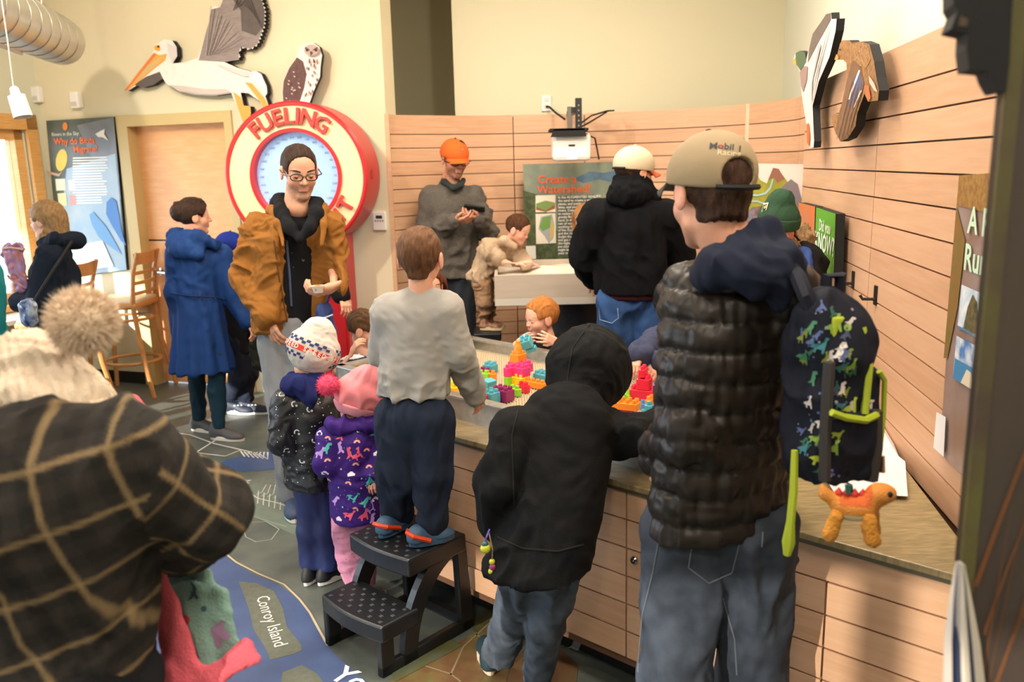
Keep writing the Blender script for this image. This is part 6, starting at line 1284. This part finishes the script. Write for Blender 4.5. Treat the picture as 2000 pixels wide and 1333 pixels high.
for q in 'ab': shoe(r_, J['a'+q]*V3(1, 1, 0)-J['fd']*.08, J['fd'], .28, plain('2a3a5a'))
sn = thing('snack_cup', 'small open snack cup in the hand of the man in tan jacket', 'snack cup', A(622, 572, 3.98)); MB().lathe(A(622, 572, 3.98), [(.02, 0), (.032, .03), (.034, .034), (.03, .034), (.026, .02)]).build('cup', plain('d8d0c8'), sn, True); S = SDF(.01).ell(A(622, 563, 3.98), (.028, .028, .014)); garment(sn, 'snack', S, plain('a8743a'), .004, .003, 60)
bg_ = thing('blue_bag', 'blue bag hanging below the hand of the man in tan jacket', 'bag', A(636, 660, 4.12)); S = SDF(.02); S.cone(A(634, 606, 4.12), A(645, 652, 4.12), .035, .042); S.plane(A(640, 662, 4.12), nz((.3, 0, -1))); garment(bg_, 'bag_body', S, fabric('bag_blue', '1d3a80', .5), .007, .005, 14); MB().tube([A(622, 622, 4.06), A(635, 621, 4.05), A(650, 615, 4.07)], .004, 5).build('white_stripe', plain('c9d4e6'), bg_); MB().tube([A(632, 605, 4.12), A(640, 588, 4.10), A(645, 575, 4.08)], .006, 5).build('bag_strap', MATS['bag_blue'], bg_)
# --- person hidden behind him
r_, J, hc, R, hh = mk('person in black sleeves mostly hidden behind the man in tan jacket', 5.3, dict(pv=(580, 615), ch=(590, 520), nk=(588, 470), sa=(555, 500), sb=(625, 500), ea=(550, 570), wa=(560, 620), eb=(655, 545, -.0), wb=(668, 578, -.05), aa=(538, 822, .1), ab=(590, 830, 0), ka=(550, 730, 0), kb=(590, 735, 0)), (.3, -.9, 0), .16, 'd8a186', (588, 445, 0, .22, (.4, -.9, 0)), hs=.85)
eyes(r_, hc, hh, R); hair_mesh(r_, hc, hh, R, MATS['hair_dark'], low=-.2); S = top_sdf(J, (.15, .15), (.07, .065, .055), .7, hem=(A(580, 640, 5.3), -UPZ)); garment(r_, 'jacket', S, fabric('coat_black', '17181b'), .012, .006); S = leg_sdf(J, (.085, .07, .055)); garment(r_, 'jeans', S, fabric('denim_mid', '4a5a78'), .012, .006)
for q in 'ab': shoe(r_, J['a'+q]*V3(1, 1, 0)-J['fd']*.06, (.2, -.9, 0), .25, plain('22304a'), plain('9aa0ac'))
# --- woman in blue coat ---------------------------------------------------------------------------
r_, J, hc, R, hh = mk('woman in long blue hooded coat with dark hair in a bun', 5.5, dict(pv=(388, 610), ch=(385, 520), nk=(378, 470), sa=(350, 497, -.03), sb=(428, 498, .03), ea=(343, 570, -.03), wa=(352, 640, .05), eb=(452, 575, .03), wb=(484, 628, .02), ha=(380, 690, .05), hb=(425, 690, -.05), ka=(385, 755, .1), kb=(424, 765, -.05), aa=(389, 815, .12), ab=(428, 833, -.08)), (.55, .80, 0), .16, 'd39c80', (381, 424, .0, .225, (.85, .42, -.05)), hs=.85)
hair_mesh(r_, hc, hh, R, MATS['hair_dark'], low=-.30, seed=6, grow=.03, extra=lambda S, L: (S.ell(L(-.05, -.45, .12), V3(.24, .22, .26)*.225, R),)); L = hp(hc, hh, R)
for k in range(4): MB().tube([L(-.1+.05*k, -.30, .46), L(-.12+.05*k, -.55, .36+.02*k), L(-.10+.06*k, -.66, .12)], .0025, 5).build('hair_strand', plain('5a463a'), r_, True)
glasses(r_, hc+R[2]*.105+R[1]*-.05, hh, R, M_black, z=.0)
M_bc = fabric('coat_blue', '18386f', .7, .2, 300); S = top_sdf(J, (.150, .165), (.075, .068, .056), .75, hem=(A(395, 724, 5.5), nz((.0, 0, -1))), k=.04); S.p = [q for q in S.p if q[0] != 'p']
S2 = top_sdf(J, (.150, .165), (.075, .068, .056), .75, None, .04); S2.cone(A(386, 575, 5.5), A(396, 745, 5.5), .150, .235, flat=.85, fd=J['fd']); S2.plane(A(395, 722, 5.5), -UPZ)
def flare(V, ids): d_ = np.clip((A(386, 575, 5.5)[2]-V[:, 2])/.4, 0, 1); an = np.arctan2(V[:, 1]-J['pv'][1], V[:, 0]-J['pv'][0]); return d_*.014*np.sin(an*11)
bc_ = garment(r_, 'coat', S2, M_bc, .011, .006, 9, (1, 1, .6), 8, fn=flare)
S = SDF(.03); S.ell(A(368, 480, 5.42), (.115, .08, .055), frame((.55, .8, 0))); S.chain([A(340, 475, 5.42), A(345, 462, 5.5), A(385, 462, 5.40), A(420, 478, 5.45)], [.05, .05, .045, .035]); S.cone(A(345, 490, 5.40), A(385, 495, 5.36), .05, .045); garment(r_, 'hood', S, M_bc, .009, .006, 12)
stitch(r_, 'waist_seam', bc_, [[(332, 573), (370, 578), (410, 580), (445, 585)]], '12285a', .004)
for k in range(6): stitch(r_, 'gather', bc_, [[(378+8*k, 570), (379+8*k, 590)]], '12285a', .004)
S = leg_sdf(J, (.062, .055, .045), waist=.07); garment(r_, 'leggings', S, fabric('leggings_teal', '15303f', .7), .009, .003)
for q, d in (('a', (.85, -.3, 0)), ('b', (.9, -.25, 0))): shoe(r_, J['a'+q]*V3(1, 1, 0)-nz(d)*.07, d, .25, plain('4a4a4e'), plain('d8d2c8'), lace=M_blackm)
# --- boy in blue cap
r_, J, hc, R, hh = mk('boy in blue cap half hidden behind the woman in blue coat', 6.0, dict(pv=(462, 655), ch=(455, 560), nk=(450, 520), sa=(430, 540, .02), sb=(478, 540, -.02), ea=(430, 600), wa=(440, 640), eb=(490, 600), wb=(492, 645), aa=(450, 778, .06), ab=(478, 785, .06)), (.8, -.3, 0), .13, 'd8a186', (452, 487, 0, .21, (.9, -.1, -.1)), child=.6, hs=.7)
cap_hat(r_, hc, hh, R, fabric('cap_blue', '1b2f86', .8), MATS['cap_blue'], low=.0, vol=1.08); S = top_sdf(J, (.13, .13), (.06, .055, .045), .72, hem=(A(462, 690, 6.0), -UPZ)); garment(r_, 'sweatshirt', S, fabric('sweat_dark', '1d1f26'), .012, .005); S = leg_sdf(J, (.075, .065, .058)); garment(r_, 'jeans', S, fabric('denim_dark', '252b3a'), .011, .007, 12)
for q in 'ab':
    sh = shoe(r_, J['a'+q]*V3(1, 1, 0)-V3(.05, 0, 0), (.95, -.25, 0), .25, plain('1b2436'), plain('e4e4e2'), lace=plain('2a3448'))
    for k in range(3): c = J['a'+q]*V3(1, 1, 0)+V3(.045+.025*k, -.055, .05); MB().box(c, (.012, .006, .05)).build('stripe', plain('e8e8e8'), sh)
dp = thing('dark_bag', 'dark green backpack hanging beside the boy in blue cap', 'bag', A(508, 735, 5.7)); S = SDF(.04); S.box(A(507, 690, 5.7), (.13, .12, .24), None, .05); garment(dp, 'bag_body', S, fabric('bag_olive', '23261f', .8), .009, .006, 12); MB().tube([A(500, 650, 5.7), A(495, 625, 5.7), A(492, 640, 5.75)], .012, 6).build('handle', MATS['bag_olive'], dp)
prints_c = None
# --- blonde woman at the window ----------------------------------------------------------------------
r_, J, hc, R, hh = mk('blonde woman in navy hoodie beside the left window', 5.3, dict(pv=(110, 650), ch=(108, 540), nk=(108, 475), sa=(103, 500, -.15), sb=(112, 500, .15), ea=(82, 588, -.18), wa=(40, 588, -.12), eb=(95, 580, .16), wb=(48, 560, .10)), (-.97, .1, 0), .165, 'e6b8a0', (90, 431, 0, .225, (-.97, .05, -.06)), hs=.85, hd=dict(a=dict(d=(-.5, 0, .8), n=(-.6, -.6, 0)), b=dict(d=(-.6, 0, .7), n=(-.6, .6, 0))))
eyes(r_, hc, hh, R, '5a6a7a', brow='8a6a4a', bt=.01); hb_m = hairmat('hair_blonde', '8a6a48', 'a8875f'); hair_mesh(r_, hc, hh, R, hb_m, low=-.75, front=.05, seed=2, grow=.03, extra=lambda S, L: (S.cone(L(.0, -.2, .1), L(0, -.22, -.7), .085, .075), [S.cone(L(s*.30, .02, .1), L(s*.28, -.02, -.6), .03, .03) for s in (-1, 1)]), amp=.02)
S = top_sdf(J, (.165, .165), (.085, .088, .062), .85, hem=(A(110, 690, 5.3), -UPZ), k=.04); garment(r_, 'hoodie', S, fabric('hoodie_dknavy', '1a2230', .95), .011, .008, 8, (1, 1, 1), 5)
S = SDF(.03); S.ell(A(125, 470, 5.3), (.085, .12, .05)); S.chain([A(85, 478, 5.2), A(110, 470, 5.15), A(150, 470, 5.3), A(110, 470, 5.42)], [.04, .045, .05, .045]); garment(r_, 'hood', S, MATS['hoodie_dknavy'], .009, .006, 12)
S = leg_sdf(J, (.10, .075, .055)); garment(r_, 'trousers', S, MATS['trousers_black'], .013, .005)
for q in 'ab': shoe(r_, J['a'+q]*V3(1, 1, 0)-J['fd']*.07, J['fd'], .25, plain('2a2a30'))
cb = thing('crossbody_bag', 'shiny blue and white crossbody bag on the blonde woman', 'bag', A(60, 650, 5.0)); S = SDF(.03); S.box(A(56, 612, 4.88), (.16, .08, .16), frame((-.8, -.5, 0)), .04); b_ = garment(cb, 'bag_body', S, mat('bag_foil', '2d4d86', .22, col2='c4d2e6', vs=16, metal=.2), .008, .006, 14); MB().tube([A(66, 590, 4.9), A(108, 522, 5.0), A(140, 472, 5.16)], .01, 6).build('strap', M_blackm, cb); MB().tube([A(38, 598, 4.83), A(72, 600, 4.83)], .004, 5).build('zip', M_chrome, cb)
sb_ = thing('snack_bag', 'crumpled patterned snack bag held up by the blonde woman', 'snack bag', A(35, 560, 5.09)); S = SDF(.02); S.cone(A(18, 492, 5.09), A(42, 560, 5.09), .05, .035, flat=.35, fd=(.3, -1, 0)); S.cone(A(35, 488, 5.09), A(45, 550, 5.09), .035, .03, flat=.4, fd=(0, -1, 0)); garment(sb_, 'bag_foil', S, mat('snack_print', 'b06a5a', .35, col2='8f7ab0', vs=22), .006, .008, 20); MB().tube([A(5, 486, 5.07), A(22, 484, 5.06), A(46, 488, 5.07)], .006, 5).build('crimp', plain('c9a090'), sb_)
# --- man in orange cap ----------------------------------------------------------------------------------
r_, J, hc, R, hh = mk('man in orange cap and grey sweater looking at a phone', 6.14, dict(pv=(888, 520), ch=(880, 410), nk=(880, 355), sa=(843, 388, .02), sb=(925, 388, .02), ea=(832, 458, .0), wa=(888, 432, -.24), eb=(950, 448, .0), wb=(938, 428, -.22), ha=(862, 535), hb=(900, 535)), (.30, -.95, 0), .20, 'c98d72', (888, 312, -.03, .25, (.42, -.86, -.26)), hk=dict(stubble=('4a2f22', .75)), hd=dict(a=dict(d=(.8, -.35, .05), n=(-.1, -.5, -.8), curl=.5, side=-1, s=.95), b=dict(d=(-.7, -.4, .1), n=(.1, -.5, -.8), curl=.6, side=1, s=.95)))
eyes(r_, hc, hh, R, '3a2f2a', brow='33231b'); glasses(r_, hc, hh, R, MATS['frame_black'], z=-.01); hair_mesh(r_, hc, hh, R, MATS['hair_dark'], low=-.1, grow=.008)
M_or = fabric('cap_orange', 'd8642a', .8); cp = cap_hat(r_, hc, hh, R, M_or, M_or, low=.10, vol=1.04, button=M_blackm); MB().tube([hp(hc, hh, R)(.395*math.sin(a)*1.06*.72, .14, .17+.42*math.cos(a)*.98) for a in np.linspace(-1.35, -.2, 8)], .006, 5).build('dark_stripe', plain('2a1a14'), cp)
L = hp(hc, hh, R); ring2 = [(.018*math.cos(2*math.pi*i/14), .018*math.sin(2*math.pi*i/14)) for i in range(14)]; prints(cp, 'cap_badge', [(903, 292, ring2, None, '9a5a30', 0), (903, 292, disc2(.011, 10), None, 'd8642a', 0)], .0018)
S = top_sdf(J, (.185, .190), (.085, .080, .05), .74, hem=(A(885, 540, 6.14), -UPZ), k=.05); M_sw = mat('sweater_heather', '4b4743', .95, col2='5f5850', vs=160, bump=.4, bs=300); garment(r_, 'sweater', S, M_sw, .011, .008, 9, (1, 1, 1.2), 3)
S = SDF(.02); S.chain([A(862, 362, 6.20), A(868, 356, 6.09), A(885, 368, 6.00), A(900, 362, 6.04), A(905, 352, 6.14)], [.024, .024, .02, .02, .02]); garment(r_, 'collar', S, fabric('collar_dark', '2d3434'), .008)
S = leg_sdf(J, (.11, .088, .075)); garment(r_, 'jeans', S, fabric('denim_charcoal', '2d3138'), .013, .008, 9, (1, 1, .5))
for q in 'ab': shoe(r_, J['a'+q]*V3(1, 1, 0)-J['fd']*.08, J['fd'], .28, plain('2a2622'))
ph = thing('phone', 'black phone held by the man in the orange cap', 'phone', A(928, 407, 5.86)); Rf = frame((.15, .45, .88), (0, -1, .2)); bx('phone_body', A(927, 407, 5.86), (.145, .012, .075), M_blackm, ph, Rf, .005); bx('screen', A(927, 407, 5.86)+Rf[1]*.007, (.135, .002, .066), plain('0a0a0c', .15), ph, Rf)
# --- small boy at the sand table ---------------------------------------------------------------------------
r_, J, hc, R, hh = mk('small boy in beige outfit reaching into the sand table', 5.7, dict(pv=(940, 535), ch=(960, 495), nk=(994, 475), sa=(954, 490, -.07), sb=(988, 484, .07), ea=(982, 512, -.12), wa=(1014, 515, -.16), eb=(1004, 498, .08), wb=(1030, 516, -.0), ha=(941, 556, -.02), hb=(947, 556, .05), ka=(945, 592, -.03), kb=(949, 598, .06), aa=(946, 622, .0), ab=(950, 624, .06)), (.8, -.45, -.2), .105, 'e0a890', (1012, 450, -.02, .195, (.82, -.38, -.42)), child=1., hs=.5, hd=dict(a=dict(d=(.9, -.1, .2), n=(-.1, -.3, 1), curl=.15), b=dict(d=(.9, -.2, 0), n=(0, 0, 1), curl=.3)))
hair_mesh(r_, hc, hh, R, hairmat('hair_chestnut', '3f2617', '5a3824'), low=-.16, front=.14, seed=5, grow=.012); M_bg = fabric('beige_fleece', 'b59d83', .95); eyes(r_, hc, hh, R, '3a2f2a', bt=.008)
S = top_sdf(J, (.085, .098), (.060, .054, .048), .75, hem=(A(946, 552, 5.7), nz((-.2, 0, -1))), sleeves=(.5, 1), k=.035); garment(r_, 'hoodie', S, M_bg, .008, .007, 14)
S = SDF(.02); S.ell(A(974, 478, 5.74), (.07, .06, .035)); S.chain([A(968, 482, 5.66), A(985, 470, 5.62), A(1003, 482, 5.62)], [.03, .032, .025]); garment(r_, 'hood', S, M_bg, .007, .004, 14)
S = leg_sdf(J, (.06, .052, .046), k=.02); garment(r_, 'trousers', S, mat('trousers_tan', '9c7a5c', .9, bump=.2, bs=300), .007, .009, 16, (1, 1, 1.4)); zb = A(951, 640, 5.72)[2]-.012
for q, p in (('a', A(938, 638, 5.68)), ('b', A(942, 636, 5.76))): shoe(r_, p, (.95, -.2, 0), .16, mat('shoe_camo', 'b08a6a', .6, col2='6a2f2a', vs=40), plain('e0c8a4'), z=zb+.001)
# --- blond child across the sand table
r_, J, hc, R, hh = mk('blond child in pale blue sleeves hidden behind the man in black hoodie', 6.41, dict(pv=(1165, 590), ch=(1160, 500), nk=(1150, 462), sa=(1140, 485), sb=(1180, 485), ea=(1138, 490, -.20), wa=(1130, 498, -.46), eb=(1186, 505), wb=(1184, 540, -.02)), (-.3, -.9, 0), .11, 'e2b096', (1140, 428, -.05, .2, (-.3, -.85, -.4)), child=1., hs=.55)
hair_mesh(r_, hc, hh, R, hairmat('hair_strawberry', 'b07a4a', 'c9935f'), low=-.8, extra=lambda S, L: [S.cone(L(s*.3, -.1, .1), L(s*.34, -.05, -.6), .035, .035) for s in (-1, 1)]); S = top_sdf(J, (.1, .1), (.055, .05, .045), .75, hem=(A(1165, 640, 6.36), -UPZ)); garment(r_, 'shirt', S, fabric('pale_blue', '9fb6c8'), .009, .006, 12); S = leg_sdf(J, (.06, .05, .045)); garment(r_, 'trousers', S, MATS['trousers_black'], .01); plain_shoes(r_, J, .19); eyes(r_, hc, hh, R)
# --- man in black hoodie -------------------------------------------------------------------------------------
r_, J, hc, R, hh = mk('man in black hoodie and cream cap seen from behind at the sand table', 4.8, dict(pv=(1232, 565), ch=(1228, 455), nk=(1236, 385), sa=(1165, 425, -.02), sb=(1302, 425, .0), ea=(1143, 500, .06), wa=(1158, 540, .30), eb=(1325, 500, .1), wb=(1300, 540, .34), ha=(1205, 590), hb=(1265, 590)), (.25, .95, 0), .21, 'cf9578', (1240, 337, 0, .25, (.86, .48, -.10)))
hair_mesh(r_, hc, hh, R, MATS['hair_dark'], low=-.2); cap_hat(r_, hc, hh, R, fabric('cap_cream', 'cfc0a4', .85), mat('brim_orange', 'c8603a', .8), low=.04, vol=1.05, strap=M_blackm, back_open=False)
M_bh = fabric('hoodie_black2', '0d0e12', .95); S = top_sdf(J, (.215, .205), (.098, .092, .075), .72, hem=(A(1232, 572, 4.8), -UPZ), k=.045); garment(r_, 'hoodie', S, M_bh, .010, .005, 8, (1, 1, .6), 2)
S = SDF(.03); S.ell(A(1232, 378, 4.73), (.115, .085, .09)); S.chain([A(1200, 385, 4.74), A(1212, 352, 4.76), A(1240, 345, 4.74), A(1262, 360, 4.78), A(1278, 388, 4.78)], [.045, .035, .034, .035, .045]); garment(r_, 'hood', S, M_bh, .008, .006, 12)
S = SDF(.02); S.cone(A(1232, 540, 4.8), A(1232, 620, 4.8), .195, .195, flat=.7, fd=J['fd']); S.plane(A(1232, 582, 4.8), -UPZ); S.plane(A(1232, 555, 4.8), UPZ); garment(r_, 'undershirt', S, fabric('maroon', '3a1a22'), .012)
S = leg_sdf(J, (.118, .095, .08), flat=.75); jn = garment(r_, 'jeans', S, fabric('denim_blue', '3a5c92', .85, col2='2b4674', vs=5), .011, .008, 9, (1, 1, .5), 4); stitch(r_, 'pocket_seam', jn, [[(1170, 600), (1172, 625), (1195, 632), (1208, 622), (1206, 598)]], '7f95b8', .003)
for q in 'ab': shoe(r_, J['a'+q]*V3(1, 1, 0)-J['fd']*.08, J['fd'], .28, plain('2a2622'))
# --- boy in striped shirt ---------------------------------------------------------------------------------------
r_, J, hc, R, hh = mk('boy in navy striped shirt resting his elbow on the tray rim', 4.45, dict(pv=(712, 840), ch=(716, 745), nk=(712, 692), sa=(693, 718, -.10), sb=(738, 718, .10), ea=(659, 725, -.22), wa=(688, 688, -.22), eb=(760, 745, .0), wb=(770, 740, -.15)), (.8, -.5, 0), .112, 'e0a990', (712, 645, 0, .205, (.90, -.12, -.30)), child=1., hs=.58, hd=dict(a=dict(d=(.45, -.1, .8), n=(-.7, -.5, .4), curl=.55, side=-1), b=dict(d=(.9, -.2, -.2), n=(0, 0, 1))))
eyes(r_, hc, hh, R, '4a3a2a', bt=.008); hair_mesh(r_, hc, hh, R, hairmat('hair_brown2', '4a3323', '63472f'), low=-.14, front=.16, seed=7, grow=.02, amp=.015)
def stripes(V, ids): return np.where((np.floor(V[:, 2:3]/.013+V[:, 0:1]*8) % 2) > 0, np.array([srgb('20274a')]), np.array([srgb('d5d4da')]))
S = top_sdf(J, (.108, .112), (.062, .056, .05), .78, hem=(A(712, 870, 4.45), -UPZ), sleeves=(.5, .5), k=.035); garment(r_, 'striped_shirt', S, mat('striped_cotton', '20274a', .9, attr=True), .006, .003, 12, col=stripes); S = SDF(.02).chain([A(695, 706, 4.34), A(715, 712, 4.30), A(735, 702, 4.36)], [.022, .022, .022]); garment(r_, 'neckband', S, fabric('navy_band', '232b4c'), .006)
S = leg_sdf(J, (.065, .055, .05)); garment(r_, 'trousers', S, MATS['sweat_navy'], .011); plain_shoes(r_, J, .19)
# --- boy with red hair ------------------------------------------------------------------------------------------------
r_, J, hc, R, hh = mk('red-haired boy in black shirt holding a teal block behind the tray', 4.42, dict(pv=(1075, 810), ch=(1076, 712), nk=(1068, 662), sa=(1042, 690, -.02), sb=(1098, 676, .06), ea=(1008, 692, -.14), wa=(1012, 670, -.30), eb=(1112, 692, -.10), wb=(1085, 666, -.32)), (-.6, -.8, 0), .11, 'e3ab92', (1056, 623, 0, .208, (-.86, -.42, -.12)), child=1., hs=.6, hd=dict(a=dict(d=(.65, -.4, .45), n=(-.4, -.8, .3), curl=.6, side=1, spread=.12), b=dict(d=(-.75, -.35, .3), n=(.3, -.9, .1), curl=.45, side=-1, spread=.2)), res=.0028)
eyes(r_, hc, hh, R, '4a5a6a', brow='b87a4a', bt=.009); hair_mesh(r_, hc, hh, R, hairmat('hair_ginger', 'a8642f', 'bd7d42'), low=-.2, front=.14, seed=9, grow=.022, amp=.018)
M_bt = fabric('tee_black', '17171a', .9); S = top_sdf(J, (.105, .115), (.062, .058, .05), .75, hem=(A(1075, 840, 4.42), -UPZ), sleeves=(.5, .5), k=.035); te = garment(r_, 'tee', S, M_bt, .006, .004, 12); V, F = text_mesh('RACCA', .035, True); prints(te, 'tee_print', [(1063, 690, V, F, 'b0452f', -.1)])
S = leg_sdf(J, (.065, .055, .05)); garment(r_, 'trousers', S, MATS['sweat_navy'], .011); plain_shoes(r_, J, .19)
toy_block(A(1032, 676, 4.03), 't', 2, 2, 'teal toy block held up by the red-haired boy', .6, up=(-.4, -.3, .8), h=1.1); toy_block(A(1040, 686, 4.04), 't', 2, 1, 'second teal toy block clipped under the one the red-haired boy holds', .6, up=(-.4, -.3, .8), h=.6)
# --- child in black beanie ----------------------------------------------------------------------------------------------
r_, J, hc, R, hh = mk('child in black beanie and glasses reaching in from the right of the tray', 3.95, dict(pv=(1345, 800), ch=(1340, 700), nk=(1328, 650), sa=(1300, 668, -.04), sb=(1372, 668, .02), ea=(1280, 664, -.30), wa=(1250, 692, -.58), eb=(1338, 696, -.32), wb=(1292, 706, -.58)), (-.7, -.6, 0), .115, 'dba288', (1318, 590, -.02, .205, (-.72, -.42, -.42)), child=.8, hs=.68, hd=dict(a=dict(d=(-.45, -.45, -.6), n=(-.5, -.6, .5), curl=.4, side=1), b=dict(d=(-.55, -.35, -.45), n=(-.2, -.8, .5), curl=.45, side=-1)))
bn = beanie(r_, hc, hh, R, fabric('beanie_black', '16171a', .95), None, low=-.05, vol=1.08, cuffh=.3); glasses(r_, hc, hh, R, mat('frame_clear', '8f8a7c', .2)); eyes(r_, hc, hh, R); prints(bn, 'patch', [(1303, 553, [(-.018, -.005), (.018, -.008), (.018, .002), (-.018, .005)], None, '3f9f72', -.3), (1308, 544, [(-.008, -.008), (.010, -.006), (.002, .016)], None, 'e0a890', 0), (1306, 549, disc2(.006, 7), None, '5f9fd0', 0)], .003)
S = top_sdf(J, (.112, .115), (.056, .05, .043), .75, hem=(A(1345, 850, 3.95), -UPZ), k=.035); garment(r_, 'shirt', S, fabric('shirt_slate', '3a3f58', .9), .007, .006, 13); S = top_sdf(J, (.122, .125), (.05, .05, .05), .76, hem=(A(1345, 840, 3.95), -UPZ), sleeves=(0, 0)); garment(r_, 'vest', S, fabric('vest_orange', 'c8603a', .8), .009, .005); S = leg_sdf(J, (.07, .06, .05)); garment(r_, 'trousers', S, MATS['sweat_navy'], .011); plain_shoes(r_, J, .2)
# --- woman in green beanie ------------------------------------------------------------------------------------------------
r_, J, hc, R, hh = mk('woman in green beanie by the right wall', 3.66, dict(pv=(1545, 660), ch=(1545, 545), nk=(1535, 480), sa=(1498, 515), sb=(1570, 515), ea=(1490, 590), wa=(1510, 640, -.1), eb=(1578, 590), wb=(1560, 650, -.1)), (-.2, -.95, 0), .145, 'c98d70', (1522, 440, -.02, .195, (.12, -.93, -.30)), hs=.85)
bn = beanie(r_, hc, hh, R, fabric('beanie_green', '2f4a36', .95, .4, 250), None, low=.02, vol=1.06, tall=.06, cuffh=.24); eyes(r_, hc, hh, R); prints(bn, 'hat_patch', [(1494, 404, [(-.016, -.018), (.016, -.018), (.016, .018), (-.016, .018)], None, 'dcd3c4', 0), (1495, 405, disc2(.008, 8), None, 'c8923a', 0)], .003); hair_mesh(r_, hc, hh, R, MATS['hair_dark'], low=-.6, grow=.0, front=.2, extra=lambda S, L: [S.cone(L(s*.3, -.05, .05), L(s*.32, .02, -.5), .03, .03) for s in (-1, 1)])
S = top_sdf(J, (.148, .148), (.066, .064, .052), .75, hem=(A(1545, 760, 3.66), -UPZ)); garment(r_, 'jacket', S, fabric('coat_blk', '1b1a1c'), .012, .008); S = SDF(.03); S.chain([A(1505, 470, 3.71), A(1540, 488, 3.64), A(1572, 468, 3.71), A(1560, 450, 3.79)], [.03, .034, .036, .034]); fc = garment(r_, 'fur_collar', S, mat('fur_tan', '9a7a55', .95, bump=.8, bs=160), .007, .010, 40); S = SDF(.03).cone(A(1568, 500, 3.60), A(1580, 540, 3.58), .04, .04); garment(r_, 'sleeve', S, fabric('sleeve_blue', '3a5290'), .008, .006, 16); S = leg_sdf(J, (.1, .08, .06)); garment(r_, 'trousers', S, MATS['trousers_black'], .014); plain_shoes(r_, J, .25)
# --- person at the left edge, brown-haired girl behind the stool boy
r_, J, hc, R, hh = mk('person in teal top and brown trousers at the left edge', 4.3, dict(pv=(-62, 690), ch=(-66, 560), nk=(-66, 470), sa=(-66, 490, -.2), sb=(-66, 490, .2), ea=(-50, 590, -.24), wa=(-40, 660, -.22), eb=(-60, 590, .24), wb=(-50, 650, .2)), (-.95, .1, 0), .19, 'd8a186', (-70, 405, 0, .24, (-1, .1, 0)))
hair_mesh(r_, hc, hh, R, MATS['hair_dark']); S = top_sdf(J, (.19, .19), (.085, .08, .065), .85, hem=(A(-62, 690, 4.3), -UPZ)); garment(r_, 'shirt', S, fabric('teal_top', '1f7f86'), .013, .006); S = leg_sdf(J, (.11, .09, .07)); garment(r_, 'trousers', S, fabric('trousers_brown', '6a4630'), .013, .006); plain_shoes(r_, J); eyes(r_, hc, hh, R)
r_, J, hc, R, hh = mk('brown-haired girl mostly hidden behind the boy on the stool', 4.75, dict(pv=(832, 760), ch=(832, 660), nk=(835, 605), sa=(800, 630), sb=(862, 630), ea=(800, 690), wa=(810, 730, -.1), eb=(866, 690), wb=(860, 730, -.1)), (.2, -.95, 0), .11, 'e0a990', (838, 560, 0, .21, (.3, -.9, -.1)), child=.8, hs=.6)
hair_mesh(r_, hc, hh, R, hairmat('hair_auburn', '4a2416', '6a3822'), low=-.9, extra=lambda S, L: [S.cone(L(s*.32, -.1, .1), L(s*.40, -.05, -.75), .04, .045) for s in (-1, 1)]); S = top_sdf(J, (.105, .11), (.055, .05, .045), .75, hem=(A(832, 790, 4.75), -UPZ)); garment(r_, 'shirt', S, fabric('mauve', '7a4a58'), .010, .005); S = leg_sdf(J, (.06, .05, .045)); garment(r_, 'trousers', S, MATS['trousers_black'], .012); plain_shoes(r_, J, .2); eyes(r_, hc, hh, R)
